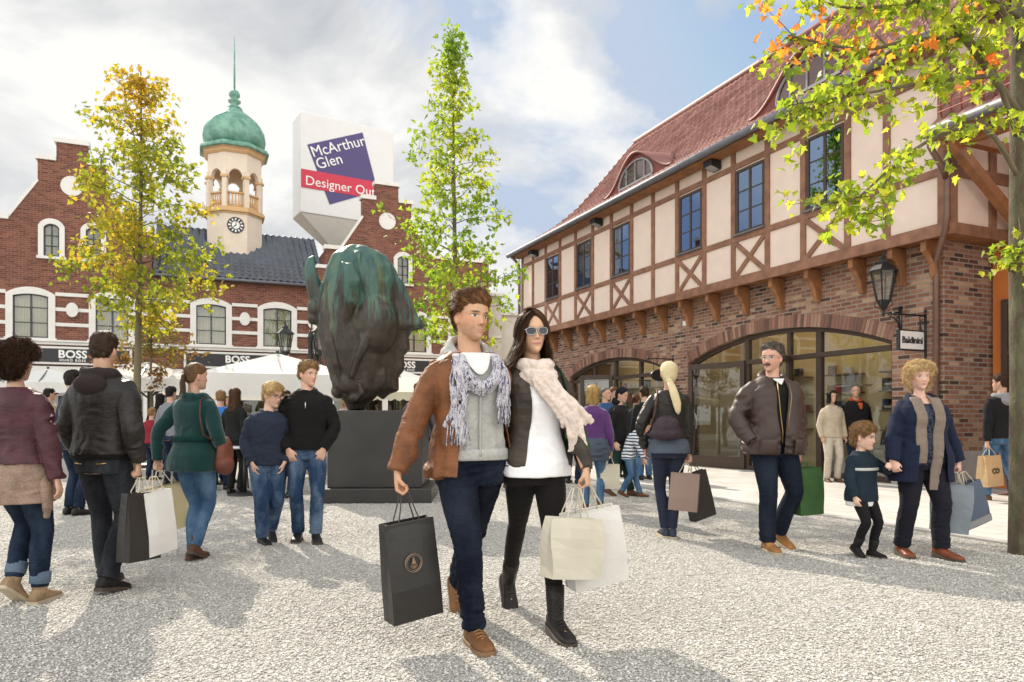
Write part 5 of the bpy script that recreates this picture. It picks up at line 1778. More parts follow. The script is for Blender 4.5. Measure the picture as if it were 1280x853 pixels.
# ================================================================ the timber-framed building
tb = empty('timber_framed_building'); tb.matrix_world = MBR
tag(tb, 'long timber-framed building with brick ground floor, cream upper wall, red tiled roof', 'building')
SE = 15.72
BIG = (.95, 6.64, 2.52, 3.03); SMALL = (7.57, 12.81, 2.50, 2.93)
outline = [(0, 0.0), (BIG[0], 0.0)]
outline += [(x, arch_z(x, *BIG)) for x in np.linspace(BIG[0], BIG[1], 29)] + [(BIG[1], 0.0), (SMALL[0], 0.0)]
outline += [(x, arch_z(x, *SMALL)) for x in np.linspace(SMALL[0], SMALL[1], 29)] + [(SMALL[1], 0.0), (SE, 0.0), (SE, 4.12), (0, 4.12)]
w = MB(); w.prism(outline, 0, -.34)
w.build('brick_wall', BRICK_F, tb)
w = MB(); w.box(-.004, .30, -.001, -9.4, 0, 4.12); w.build('brick_return', BRICK_E, tb)
w = MB(); w.box(-.03, SE, .0, .035, 0.0, .0) if False else None
# grey plinth
for xa, xb, ya, yb in ((-.035, .948, .002, .03), (6.642, 7.568, .002, .03), (12.812, SE, .002, .03), (-.035, -.006, .0015, -9.4)):
    w = MB(); w.box(xa, xb, ya, yb, 0, .62); w.build('plinth', mat('grey_plinth', (.34, .33, .31), .8, .12), tb, bevel=.006)
# soldier arches: single bricks
SOLD = None
m_, nt_, nodes_, links_, b_ = _nodes('soldier_brick')
g_ = N(nt_, 'ShaderNodeNewGeometry')
links_.new(ramp(nt_, g_.outputs['Random Per Island'], [(0, (.10, .052, .04)), (.3, (.20, .098, .068)), (.7, (.27, .135, .095)), (1, (.34, .21, .15))]), b_.inputs['Base Color']); b_.inputs['Roughness'].default_value = .9
links_.new(bump(nt_, noise(nt_, objco(nt_), 60, 4), .4, .006), b_.inputs['Normal'])
for A in (BIG, SMALL):
    sb_ = MB(); bk = MB()
    c = (A[0] + A[1]) / 2; hw = (A[1] - A[0]) / 2; h = A[3] - A[2]; Rr = (hw * hw + h * h) / (2 * h); zc_ = A[3] - Rr
    a1 = math.asin(hw / Rr)
    n = int(2 * a1 * Rr / .085)
    for i in range(n):
        t0 = -a1 + 2 * a1 * (i + .08) / n; t1 = -a1 + 2 * a1 * (i + .92) / n
        j = random.uniform(-.003, .003)
        sb_.prism([(c + Rr * math.sin(t0), zc_ + Rr * math.cos(t0)), (c + Rr * math.sin(t1), zc_ + Rr * math.cos(t1)), (c + (Rr + .255) * math.sin(t1), zc_ + (Rr + .255) * math.cos(t1)), (c + (Rr + .255) * math.sin(t0), zc_ + (Rr + .255) * math.cos(t0))], .018 + j, -.02)
    bk.prism([(c + Rr * math.sin(t), zc_ + Rr * math.cos(t)) for t in np.linspace(-a1, a1, 25)] + [(c + (Rr + .255) * math.sin(t), zc_ + (Rr + .255) * math.cos(t)) for t in np.linspace(a1, -a1, 25)], .008, -.02)
    ar = bk.build('brick_arch', mat('lime_mortar', (.30, .26, .22), .95), tb)
    sb_.build('soldier_course', m_, ar)
# upper wall
UY = .40; US = -.38
PROF = [(.80, 7.05), (.45, 7.24), (0, 7.52), (-1, 8.17), (-1.97, 8.98), (-3, 10.12), (-4.55, 11.92)]
w = MB()
w.prism([(US, 4.14), (SE, 4.14), (SE, 7.16), (US, 7.16)], UY, UY - .2)
w.build('plaster_wall', PLASTER, tb)
gable = [(.38, 4.14), (.38, 7.15), (0, 7.4), (-1, 8.05), (-1.97, 8.9), (-3, 10.05), (-4.55, 11.8), (-6.1, 10.05), (-9.4, 7.4), (-9.4, 4.14)]
for s0, s1 in ((US, US + .2), (SE - .2, SE)):
    w = MB(); w.prism([(y, z) for y, z in gable], s0 + .001, s1 - .001, 'x'); w.build('gable_wall', PLASTER, tb)
w = MB(); w.box(US + .01, SE - .01, UY - .01, -9.3, 4.06, 4.139); w.build('soffit', OAK_L, tb)
# timber frame
POSTS = [-.29, .72, 1.52, 2.55, 3.50, 4.52, 5.50, 6.52, 7.53, 8.52, 9.55, 10.60, 11.65, 12.68, 13.72, 14.72, 15.60]
WINS = [(1.52, 2.55), (3.50, 4.52), (5.50, 6.52), (8.52, 9.55), (10.60, 11.65), (12.68, 13.72)]
fr_ = MB()
fy = UY + .035
def rail(x0, x1, z, h=.17): fr_.box(x0, x1, UY - .03, fy, z - h / 2, z + h / 2)
for i, x in enumerate(POSTS):
    hw_p = .09 if i in (0,) else .064
    fr_.box(x - hw_p, x + hw_p, UY - .03, fy + .003, 4.20, 7.1)
rail(US - .03, SE + .03, 4.12, .20)
for a, b in zip(POSTS, POSTS[1:]):
    rail(a + .05, b - .05, 5.03, .125)
    rail(a + .05, b - .05, 6.60, .12)
rail(US - .03, SE + .03, 7.06, .10)
for a, b in WINS:
    p = [(a + .06, 4.2), (b - .06, 4.95)]
    fr_.beam((a + .07, UY + .012, 4.22), (b - .07, UY + .012, 4.95), .05, .10, (0, 0, 1))
    fr_.beam((a + .07, UY + .009, 4.95), (b - .07, UY + .009, 4.22), .05, .10, (0, 0, 1))
# end wall timbers
ex_ = US - .035
for y in (.34, -.60, -1.5, -2.6, -4.5, -6.5): fr_.box(US + .03, ex_ - .003, y - .08, y + .08, 4.2, 7.05 if y > 0 else 8.3 if y > -2 else 9.5)
for z in (4.12, 5.02, 6.60): fr_.box(US + .03, ex_, .40, -9.3, z - .09, z + .09)
fr_.beam((US - .01, -.65, 7.35), (US - .01, -2.4, 9.3), .06, .14)
fr_.build('timber_frame', OAK, tb, bevel=.006)
# corbels
for i, x in enumerate([.1] + POSTS[1:]):
    c = MB()
    c.prism([(.0, 3.42), (.09, 3.42), (.13, 3.50), (.17, 3.66), (.26, 3.80), (.36, 3.86), (.36, 4.05), (.0, 4.05)], x - .052, x + .052, 'x')
    c.build('corbel', OAK_L, tb, bevel=.01)
# windows
for a, b in WINS:
    x0, x1, z0, z1 = a + .085, b - .085, 5.12, 6.50
    f = MB()
    f.box(x0, x1, UY - .06, UY + .028, z0, z0 + .06); f.box(x0, x1, UY - .06, UY + .028, z1 - .06, z1)
    f.box(x0, x0 + .06, UY - .06, UY + .027, z0 + .06, z1 - .06); f.box(x1 - .06, x1, UY - .06, UY + .027, z0 + .06, z1 - .06)
    xm = (x0 + x1) / 2
    f.box(xm - .03, xm + .03, UY - .05, UY + .022, z0 + .06, z1 - .06)
    for k in (1, 2):
        z = z0 + .06 + (z1 - z0 - .12) * k / 3
        f.box(x0 + .06, xm - .03, UY - .05, UY + .015, z - .014, z + .014); f.box(xm + .03, x1 - .06, UY - .05, UY + .015, z - .014, z + .014)
    for q in (x0 + .06 + (xm - .03 - x0 - .06) / 2, ):
        pass
    wn = f.build('window', FRAME, tb, bevel=.004)
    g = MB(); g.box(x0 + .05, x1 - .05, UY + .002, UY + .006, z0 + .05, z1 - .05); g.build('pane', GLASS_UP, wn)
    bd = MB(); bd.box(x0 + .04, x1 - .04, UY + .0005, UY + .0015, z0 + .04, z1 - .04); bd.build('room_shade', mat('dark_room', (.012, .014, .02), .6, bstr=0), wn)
    sl_ = MB(); sl_.box(x0 - .04, x1 + .04, UY + .03, UY + .085, z0 - .035, z0 + .002); sl_.build('sill', LEAD, wn)
# roof
TILE_RED = tile_mat('red_pantile', (.215, .085, .070), (.40, .20, .165), .65)
rf = link_mesh('roof', tile_roof(PROF, US - .25, SE + .12, .235, .32, .042, .045), TILE_RED, tb, True)
bs = MB(); bs.prism([(p[0], p[1] - .04) for p in PROF] + [(-9.6, 7.2), (-9.4, 7.1), (-4.55, 11.6), (-3, 9.8), (-1.97, 8.75), (0, 7.3), (.74, 6.94)], US - .2, SE + .08, 'x'); bs.build('roof_deck', OAK_L, rf)
rd = MB(); rd.tube([(US - .3, -4.55, 11.92), (SE + .15, -4.55, 11.92)], .13, 10); rd.build('ridge', TILE_RED, rf, True)
for s_ in (US - .26, SE + .11):
    vb = MB()
    for (y0, z0), (y1, z1) in zip(PROF, PROF[1:]): vb.beam((s_, y0, z0 - .06), (s_, y1, z1 - .06), .05, .20, (0, -.5, 1))
    vb.build('verge_board', mat('red_brown_board', (.20, .055, .04), .6), rf)
gt = MB()
gt.tube([(US - .3, .87, 7.0), (SE + .15, .87, 7.0)], .078, 12); gu = gt.build('gutter', LEAD, tb, True)
eb = MB(); eb.prism([(.44, 6.90), (.78, 6.93), (.78, 7.0), (.42, 7.12)], US - .2, SE + .08, 'x'); eb.build('eaves_board', OAK_L, tb)
dp = MB()
dp.tube([(US - .12, .87, 6.96), (US - .10, .80, 6.85), (US - .06, .56, 6.7), (US - .05, .53, 6.6), (US - .05, .53, 4.3), (US + .0, .50, 4.1), (.06, .12, 3.7), (.08, .075, 3.5), (.08, .075, .0)], .048, 10)
dp.build('downpipe', COPPER_PIPE, tb, True)
dp = MB(); dp.tube([(SE - .1, .87, 6.96), (SE - .08, .56, 6.7), (SE - .08, .52, 6.5), (SE - .08, .52, .0)], .05, 10); dp.build('downpipe', COPPER_PIPE, tb, True)

# eyebrow dormers
def roof_y(z):
    return float(np.interp(z, [p[1] for p in PROF], [p[0] for p in PROF]))
def dormer(sc_, zb=7.98, hw=1.75, hh=.92):
    yf = roof_y(zb) + .10
    d = MB()
    prof = lambda t: hh * (.5 + .5 * math.cos(math.pi * t)) ** 1.05
    def fn(u, v):
        t = -1 + 2 * u
        z = zb + prof(t)
        yb = roof_y(z + .02) - .03
        y0 = yf + .10 * (prof(t) / hh)
        return (sc_ + hw * t, y0 + (yb - y0) * v, z + .07 + .10 * v * (prof(t) / hh))
    d.grid(fn, 48, 8)
    o = d.build('dormer', TILE_RED, tb, True, solid=.06)
    # frame and panes
    f = MB(); g = MB()
    w2, h2 = hw * .50, hh * .74
    arc = [(sc_ + w2 * math.cos(a), zb + .08 + h2 * math.sin(a)) for a in np.linspace(0, math.pi, 21)]
    f.tube([(x, yf - .0, z) for x, z in arc], .035, 6); f.beam((sc_ - w2, yf, zb + .06), (sc_ + w2, yf, zb + .06), .06, .06)
    for k in (-.45, 0, .45): f.beam((sc_ + k * w2 * 1.2, yf, zb + .08), (sc_ + k * w2 * 1.2, yf, zb + .08 + h2 * math.sqrt(1 - (k * 1.2) ** 2)), .035, .035, (0, 1, 0))
    f.build('window_frame', mat('grey_frame', (.25, .25, .26), .5), o)
    g.prism(arc, yf - .02, yf - .012); g.build('pane', GLASS, o)
    c = MB(); c.prism([(sc_ + hw * t, zb + .05 + prof(t)) for t in np.linspace(.98, -.98, 33)] + [(sc_ - hw * .98, zb - .12), (sc_ + hw * .98, zb - .12)], yf - .03, yf - .10); c.build('cheek', mat('red_brown_sheet', (.19, .05, .035), .5), o)
dormer(10.0, 8.02, 1.75, .84); dormer(3.6, 8.08, 1.75, .88)
# shop interior
inn = MB()
inn.box(.4, SE - .3, -2.1, -2.0, 0, 3.6)
inn.box(.36, .40, -.4, -5.1, 0, 3.6); inn.box(7.0, 7.1, -.36, -5.1, 0, 3.6); inn.box(SE - .4, SE - .3, -.4, -5.1, 0, 3.6)
inn.build('inner_wall', mat('warm_shop_wall', (.66, .52, .30), .8, .06), tb)
inn = MB(); inn.box(.36, SE - .3, -.36, -5.1, 3.6, 3.65); inn.build('shop_ceiling', mat('shop_ceiling_paint', (.60, .53, .36), .8), tb)
inn = MB(); inn.box(.36, SE - .3, -.36, -5.1, .02, .03); inn.build('shop_floor', mat('shop_floor_tile', (.30, .25, .18), .5), tb)
for x in (1.6, 3.0, 4.4, 5.8, 8.4, 9.6, 10.8, 12.0):  # added glowing panels, no fittings seen, to brighten and warm the interior
    li = MB(); li.box(x - .35, x + .35, -1.25, -.85, 3.56, 3.598)
    m_l = bpy.data.materials.get('added_shop_glow') or bpy.data.materials.new('added_shop_glow'); m_l.use_nodes = True
    pb_ = m_l.node_tree.nodes['Principled BSDF']; pb_.inputs['Emission Color'].default_value = (1, .80, .46, 1); pb_.inputs['Emission Strength'].default_value = 5
    li.build('added_light_panel', m_l, tb)
# goods on show behind the glass
gd = np.random.default_rng(77)
for x in (1.3, 1.9, 3.0, 5.2, 6.0, 8.3, 9.6, 10.8, 12.2):
    sh_ = empty('display_stand'); sh_.matrix_world = MBR @ Matrix.Translation((x, -.95 - gd.uniform(0, .5), .03))
    tag(sh_, 'low display stand with bags and boxes behind the shop glass', 'display stand', 'display stands inside the shop windows')
    b = MB(); b.box(-.22, .22, -.2, .2, 0, .5 + gd.uniform(0, .3)); zt_ = b.v[4][2]; b.build('plinth', mat('pale_display', (.55, .50, .40), .6), sh_)
    c_ = [(.35, .08, .05), (.05, .05, .06), (.45, .38, .28), (.12, .07, .04), (.6, .58, .5)][gd.integers(5)]
    b = MB(); w_ = gd.uniform(.10, .17); b.rings([[(-w_, -.06, zt_), (w_, -.06, zt_), (w_, .06, zt_), (-w_, .06, zt_)], [(-w_ * .8, -.03, zt_ + .26), (w_ * .8, -.03, zt_ + .26), (w_ * .8, .03, zt_ + .26), (-w_ * .8, .03, zt_ + .26)]])
    b.tube([(-w_ * .5, 0, zt_ + .25), (-w_ * .4, 0, zt_ + .37), (w_ * .4, 0, zt_ + .37), (w_ * .5, 0, zt_ + .25)], .012, 6)
    b.build('handbag', mat('goods_%.2f' % c_[0], c_, .5), sh_)
    for k_ in (1.35, 1.8): 
        b = MB(); b.box(-.35, .35, -.55, -.3, k_, k_ + .03); b.build('shelf', mat('pale_display', (.55, .50, .40)), sh_)
for x in (1.2, 2.2, 3.6, 5.0, 6.0, 7.9, 9.0, 10.2, 11.4, 12.4):
    for z in (.9, 1.3, 1.7, 2.1):
        sh2 = MB(); sh2.box(x - .42, x + .42, -1.98, -1.70, z, z + .03); so2 = sh2.build('wall_shelf', mat('shelf_wood', (.20, .13, .07), .6), tb)
        for k_ in range(4):
            if gd.random() < .75:
                xx = x - .32 + .21 * k_ + gd.uniform(-.02, .02); w_ = gd.uniform(.05, .09); h_ = gd.uniform(.10, .26)
                g2 = MB(); g2.box(xx - w_, xx + w_, -1.90, -1.76, z + .032, z + .03 + h_)
                g2.build('goods', [mat('goods_dark', (.03, .025, .025), .5), mat('goods_red', (.28, .05, .04), .5), mat('goods_tan', (.30, .18, .09), .6), mat('goods_white', (.55, .53, .5), .6), mat('goods_navy', (.03, .05, .10), .6)][gd.integers(5)], so2, bevel=.012)
# shopfronts
def shopfront(A, mull, transom, doors):
    f = MB(); y0, y1 = -.20, -.10
    pts = [(x, arch_z(x, *A) - .045) for x in np.linspace(A[0] + .045, A[1] - .045, 31)]
    for (xa, za), (xb, zb) in zip(pts, pts[1:]): f.beam((xa, -.15, za), (xb, -.15, zb), .10, .09, (0, 0, 1))
    f.box(A[0], A[0] + .09, y0, y1, 0.02, A[2]); f.box(A[1] - .09, A[1], y0, y1, 0.02, A[2])
    for x, wd in mull: f.box(x - wd / 2, x + wd / 2, y0 - .001, y1 + .001, .02, arch_z(x, *A) - .05)
    f.box(A[0] + .09, A[1] - .09, y0 + .005, y1 + .012, transom, transom + .10)
    f.box(A[0] + .09, A[1] - .09, y0 + .002, y1 + .008, .02, .12)
    sf = f.build('shopfront', FRAME, tb, bevel=.005)
    g = MB(); g.prism([(x, .1) for x in (A[0] + .05, A[1] - .05)] + [(x, arch_z(x, *A) - .05) for x in np.linspace(A[1] - .05, A[0] + .05, 31)], -.152, -.146)
    g.build('pane', GLASS, sf)
    return sf
shopfront(BIG, [(2.67, .13), (4.68, .11), (3.45, .09)], 2.36, None)
shopfront(SMALL, [(8.9, .10), (10.2, .10), (11.4, .10)], 2.30, None)
def glass_door(hx, wdt, ang, zt=2.42):
    d = empty('door'); d.parent = tb; d.location = (hx, -.08, .03); d.rotation_euler = (0, 0, ang)
    f = MB()
    f.box(0, .11, -.03, .03, 0, zt); f.box(wdt - .11, wdt, -.03, .03, 0, zt); f.box(.11, wdt - .11, -.028, .028, zt - .13, zt); f.box(.11, wdt - .11, -.028, .028, 0, .26)
    f.build('door_frame', FRAME, d, bevel=.005)
    g = MB(); g.box(.10, wdt - .10, -.004, .004, .25, zt - .12); g.build('pane', GLASS, d)
    h = MB()
    for sgn in (1, -1):
        pts = [(wdt - .17 - .13 * math.cos(a) * 1.0, sgn * .06, 1.05 + .24 * math.sin(a)) for a in np.linspace(-1.35, 1.35, 13)]
        h.tube([(p[0] + .12, p[1], p[2]) for p in pts], [.006 + .020 * math.sin(math.pi * i / 12) for i in range(13)], 8)
    h.build('handle', METAL_STEEL, d, True)
glass_door(4.72, 1.55, rad(14)); glass_door(3.42, .95, rad(180 - 62)); glass_door(10.3, 1.0, rad(40))
# orange wing at the near end
ow = empty('orange_building'); ow.matrix_world = MBR
tag(ow, 'orange rendered building with low red tiled roof adjoining the timber-framed building', 'building')
w = MB(); w.prism([(-.04, 0), (-9, 0), (-9, 5.6), (-.04, 5.6), (-.04, 3.2), (-.04, 3.2)][:4], -1.16, -1.4)
w.build('wall', ORANGE, ow)
wf = MB()
x0, x1, z0, z1 = -.22, -1.6, .25, 3.12
wf.box(x0, x0 - .10, -1.20, -1.08, z0, z1); wf.box(x1, x1 + .10, -1.20, -1.08, z0, z1); wf.box(x0 - .1, x1 + .1, -1.20, -1.081, z1 - .10, z1); wf.box(x0 - .1, x1 + .1, -1.20, -1.081, 2.2, 2.28); wf.box(x0 - .1, x1 + .1, -1.20, -1.081, z0, z0 + .1)
wn = wf.build('window', FRAME, ow); g = MB(); g.box(x0 - .08, x1 + .08, -1.13, -1.125, z0 + .05, z1 - .05); g.build('pane', glass_mat('dark_glass', (.10, .10, .11), .08), wn)
P2 = [(.95, 5.50), (.70, 5.75), (.30, 6.25), (-.40, 7.20), (-2.2, 9.75)]
r2 = link_mesh('roof', tile_roof(P2, -9, US - .06), TILE_RED, ow, True)
d2 = MB(); d2.prism([(p[0], p[1] - .05) for p in P2] + [(-2.2, 9.4), (-.4, 6.9), (.85, 5.35)], -9, US - .04, 'x'); d2.build('roof_deck', OAK_L, r2)
gt = MB(); gt.tube([(-9, 1.02, 5.46), (US - .02, 1.02, 5.46)], .08, 12)
gt.build('gutter', LEAD, ow, True)
gt = MB(); gt.tube([(US - .1, 1.0, 5.42), (US - .1, .98, 5.25), (US - .08, .70, 5.0), (US - .06, .58, 4.85)], .045, 10); gt.build('downpipe', COPPER_PIPE, ow, True)
sg_ = MB()
for k in range(22):
    x = US - .15 - k * .16
    sg_.tube([(x, .80, 5.70), (x, .83, 5.95), (x - .08, .83, 5.99), (x - .16, .83, 5.95), (x - .16, .80, 5.70)], .012, 5)
for z in (5.78, 5.88): sg_.tube([(US - .1, .825, z), (-4, .825, z)], .010, 5)
sg_.build('snow_guard', mat('red_painted_iron', (.30, .07, .05), .5), ow, True)
br_ = MB(); br_.beam((-.62, -1.1, 4.1), (-.62, .75, 5.35), .14, .16); br_.box(-.69, -.55, -1.16, -1.0, 3.6, 5.5); br_.beam((-.62, -1.1, 5.40), (-.62, .9, 5.40), .14, .14); br_.box(-9, US - .03, .45, .60, 5.26, 5.42)
br_.build('brace', OAK_L, ow, bevel=.008)
wb = MB(); wb.box(6.62, 6.80, .0, .05, 3.46, 3.58)
b_o = wb.build('alarm_box', WHITE_PAINT, tb, bevel=.01)
# floodlights under the eaves
for x in (5.05, 10.15, 14.4):
    L_ = empty('flood_light', tuple(MBR @ Vector((x, UY, 6.80)))); L_.rotation_euler = (0, 0, math.atan2(DY, DX))
    tag(L_, {5.05: 'dark square floodlight under the eaves, nearest of three to the near tree', 10.15: 'dark square floodlight under the eaves, middle one of three', 14.4: 'dark square floodlight on the cream wall nearest the far corner'}[x], 'wall light', 'floodlights under the eaves')
    h = MB(); h.prism([(.02, -.10), (.30, -.02), (.30, .09), (.02, .12)], -.14, .14, 'x'); h.build('housing', IRON, L_, bevel=.01)
    g = MB(); g.add([(-.11, .05, -.097), (.11, .05, -.097), (.11, .28, -.030), (-.11, .28, -.030)], [(0, 1, 2, 3)]); g.build('lens', mat('grey_lens', (.35, .36, .36), .15), L_)
    g = MB(); g.box(-.04, .04, .0, .03, -.06, .06); g.build('bracket', IRON, L_)


def lantern(parent, M, s=1.0, name=None):
    """Tapered six-sided glass lantern; base at the origin."""
    n = 6
    f = MB(M)
    b, t = .085 * s, .155 * s
    z0, z1 = .10 * s, .46 * s
    for q in range(n):
        a = 2 * math.pi * q / n
        f.tube([(b * math.cos(a), b * math.sin(a), z0), (t * math.cos(a), t * math.sin(a), z1)], .010 * s, 5)
    f.lathe([(b + .012, z0 - .012), (b + .014, z0 + .01), (b - .01, z0 + .012)], n)
    f.lathe([(t + .02 * s, z1), (t + .03 * s, z1 + .015 * s), (.10 * s, z1 + .09 * s), (.06 * s, z1 + .12 * s), (.055 * s, z1 + .16 * s), (.035 * s, z1 + .175 * s), (.012 * s, z1 + .20 * s), (.018 * s, z1 + .225 * s), (.004, z1 + .27 * s)], n)
    f.lathe([(.012 * s, -.10 * s), (.022 * s, -.06 * s), (.014 * s, -.03 * s), (.05 * s, .03 * s), (b, z0 - .01)], n)
    for q in range(4):
        a = 2 * math.pi * q / 4 + .4
        f.tube([(.035 * s * math.cos(a), .035 * s * math.sin(a), .0), (b * 1.25 * math.cos(a), b * 1.25 * math.sin(a), .04 * s), (b * 1.1 * math.cos(a), b * 1.1 * math.sin(a), z0)], .007 * s, 5)
    fo = f.build('lantern', IRON, parent)
    g = MB(M)
    g.rings([[((b - .004) * math.cos(2 * math.pi * q / n), (b - .004) * math.sin(2 * math.pi * q / n), z0) for q in range(n)], [((t - .004) * math.cos(2 * math.pi * q / n), (t - .004) * math.sin(2 * math.pi * q / n), z1) for q in range(n)]], False)
    g.build('pane', glass_mat('lantern_glass', (.82, .84, .82), .06, .12), fo)
    return fo


wl = empty('wall_lantern', tuple(MBR @ Vector((.78, 0, 3.0)))); wl.rotation_euler = (0, 0, math.atan2(DY, DX))
tag(wl, 'black iron six-sided wall lantern on a scrolled bracket above the hanging white sign', 'wall lantern')
lantern(wl, Matrix.Translation((0, .42, .02)), 1.35)
br2 = MB()
br2.box(-.025, .025, 0, .03, -.42, .08); br2.tube([(0, .02, -.02), (0, .22, -.03), (0, .42, -.06)], .014, 6)
br2.tube([(0, .02, -.36), (0, .08, -.20), (0, .16, -.12), (0, .26, -.10), (0, .30, -.06), (0, .26, -.04), (0, .22, -.07)], .011, 6)
br2.tube([(0, .03, -.12), (0, .09, -.09), (0, .10, -.15), (0, .06, -.17)], .009, 6)
br2.build('bracket', IRON, wl, True)


def hanging_sign(s_, z, w_, h_, text, label, ts, oval=False, name='shop_sign'):
    o = empty(name, tuple(MBR @ Vector((s_, 0, z)))); o.rotation_euler = (0, 0, math.atan2(DY, DX))
    tag(o, label, 'shop sign')
    b = MB(); b.tube([(0, 0, .46), (0, .0, -.46)], .022, 8); b.tube([(0, .0, .42), (0, .60, .42), (0, w_ + .12, .40)], .016, 6); b.ball((0, w_ + .14, .42), .035, 8, 6); b.ball((0, 0, -.48), .035, 8, 6); b.ball((0, 0, .50), .03, 8, 6)
    b.tube([(0, .03, .12), (0, .12, .2), (0, .13, .32), (0, .06, .36)], .010, 6)
    for y in (.14, w_ - .02): b.tube([(0, y, .41), (0, y, h_ / 2 - .02)], .008, 5)
    b.build('bracket', IRON, o, True)
    p = MB()
    if oval: p.add(*(lambda n: ([(sx, .06 + w_ / 2 + w_ / 2 * math.cos(6.283 * i / n), h_ / 2 * math.sin(6.283 * i / n)) for sx in (-.02, .02) for i in range(n)], [tuple(range(n)), tuple(range(2 * n - 1, n - 1, -1))] + [(i, i + n, (i + 1) % n + n, (i + 1) % n) for i in range(n)]))(24))
    else: p.box(-.03, .03, .06, .06 + w_, -h_ / 2, h_ / 2)
    p.build('board', IRON, o, bevel=.004)
    if not oval:
        p = MB(); p.box(-.034, .034, .085, .035 + w_, -h_ / 2 + .025, h_ / 2 - .025); p.build('face', mat('sign_white', (.72, .71, .69), .5, .03, bstr=0), o)
    for sx in ((1, -1) if text else ()):
        me = text_mesh(text, ts, .003, bold=ts * .035, ax='CENTER')
        t = link_mesh('lettering', me, IRON if not oval else WHITE_PAINT, o)
        t.rotation_euler = (rad(90), 0, rad(90) * sx); t.location = (sx * (.036 if not oval else .024), .06 + w_ / 2, -ts * .33)
    return o
hanging_sign(.32, 2.44, .60, .34, 'Baldinini', 'white rectangular hanging shop sign with black lettering on an iron bracket', .145)
hanging_sign(7.25, 2.25, .62, .30, '', 'dark oval hanging sign between the two arched shopfronts', .13, True)
# ================================================================ brick row at the back of the square
BX, BY = -18.5, 26.0
BDX, BDY = .9164, .4002
MBB = Matrix(((BDX, -BDY, 0, BX), (BDY, BDX, 0, BY), (0, 0, 1, 0), (0, 0, 0, 1)))     # x along the row to the right, y away from the square
STONE = mat('white_stucco', (.66, .64, .60), .8, .05, 3, 80, .2, .004)
CURT = mat('pale_curtain', (.58, .54, .44), .9, .06, 3, 60, .1)
DARKWIN = mat('dark_window_metal', (.020, .026, .026), .4, .1, bstr=0)
GLASS_B = glass_mat('back_window_glass', (.86, .87, .84), .03)
BRICK_BACK_E = brick_mat('red_brick_return', REDBRICK, 'yz', .23, .075, (.24, .17, .14), .007)


def back_window(parent, x0, x1, z0, z1, sur, rise, cols, rows, curtain=True):
    """Arched window: stucco surround, dark frame and bars, curtains behind the glass. x0..z1 are the outer edges of the surround."""
    zs = z1 - rise
    def arc(a, b, zs_, ap, n=17): return [(x, arch_z(x, a, b, zs_, ap)) for x in np.linspace(a, b, n)]
    outer = [(x0, z0)] + arc(x0, x1, zs, z1) + [(x1, z0)]
    i0, i1 = x0 + sur, x1 - sur
    iz = z1 - sur * 1.15
    inner = [(i0, z0)] + arc(i0, i1, zs - sur * .35, iz) + [(i1, z0)]
    s_ = MB()
    n = len(outer)
    vs = [(p[0], -.06, p[1]) for p in outer] + [(p[0], -.06, p[1]) for p in inner] + [(p[0], .10, p[1]) for p in outer] + [(p[0], .10, p[1]) for p in inner]
    fs = []
    for i in range(n - 1):
        fs += [(i, i + 1, n + i + 1, n + i), (n + i, n + i + 1, 3 * n + i + 1, 3 * n + i), (i, 2 * n + i, 2 * n + i + 1, i + 1)]
    s_.add(vs, fs)
    s_.box(x0 - .05, x1 + .05, -.10, .10, z0 - .10, z0 - .001)
    f = MB()
    f.box(i0, i0 + .045, .0, .05, z0, zs - sur * .35); f.box(i1 - .045, i1, .0, .05, z0, zs - sur * .35); f.box(i0 + .045, i1 - .045, .0, .05, z0, z0 + .05)
    ia = arc(i0, i1, zs - sur * .35, iz)
    for (xa, za), (xb, zb) in zip(ia, ia[1:]): f.beam((xa, .025, za - .02), (xb, .025, zb - .02), .05, .05)
    for k in range(1, cols):
        x = i0 + (i1 - i0) * k / cols; f.box(x - .018, x + .018, .005, .04, z0 + .05, arch_z(x, i0, i1, zs - sur * .35, iz) - .02)
    for k in range(1, rows):
        z = z0 + (zs - z0) * k / rows * 1.04; f.box(i0 + .045, i1 - .045, .007, .038, z - .016, z + .016)
    w = f.build('window', DARKWIN, parent)
    s_.build('surround', STONE, w)
    g = MB(); g.prism(inner, .045, .050); g.build('pane', GLASS_B, w)
    if curtain:
        c = MB()
        wd = i1 - i0
        for a, b in ((i0 + .02, i0 + wd * .46), (i1 - wd * .46, i1 - .02)):
            c.grid(lambda u, v: (a + (b - a) * u, .16 + .035 * math.sin(u * 34 + a * 9) + .012 * math.sin(u * 71), z0 + (iz - z0) * v), 60, 2)
        c.build('curtain', CURT, w, True)
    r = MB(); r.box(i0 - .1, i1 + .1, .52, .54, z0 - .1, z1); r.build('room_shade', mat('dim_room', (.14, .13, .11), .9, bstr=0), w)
    return inner


def wall_with_holes(outline, holes, y0, y1, name, m, parent):
    """Front sheet of the outline with window holes cut through, plus its returns."""
    bm = bmesh.new()
    def loop(pts, y):
        vs = [bm.verts.new((p[0], y, p[1])) for p in pts]
        return vs, [bm.edges.new((vs[i], vs[(i + 1) % len(vs)])) for i in range(len(vs))]
    ed = []
    vo, e = loop(outline, y0); ed += e
    allv = [(vo, outline)]
    for h in holes:
        v, e = loop(h, y0); ed += e; allv.append((v, h))
    bmesh.ops.triangle_fill(bm, use_beauty=True, use_dissolve=False, edges=ed)
    for v, pts in allv:
        bk = [bm.verts.new((p[0], y1, p[1])) for p in pts]
        for i in range(len(v)):
            j = (i + 1) % len(v)
            bm.faces.new((v[i], v[j], bk[j], bk[i]))
    bmesh.ops.recalc_face_normals(bm, faces=bm.faces)
    me = bpy.data.meshes.new(name); bm.to_mesh(me); bm.free()
    return link_mesh(name, me, m, parent)


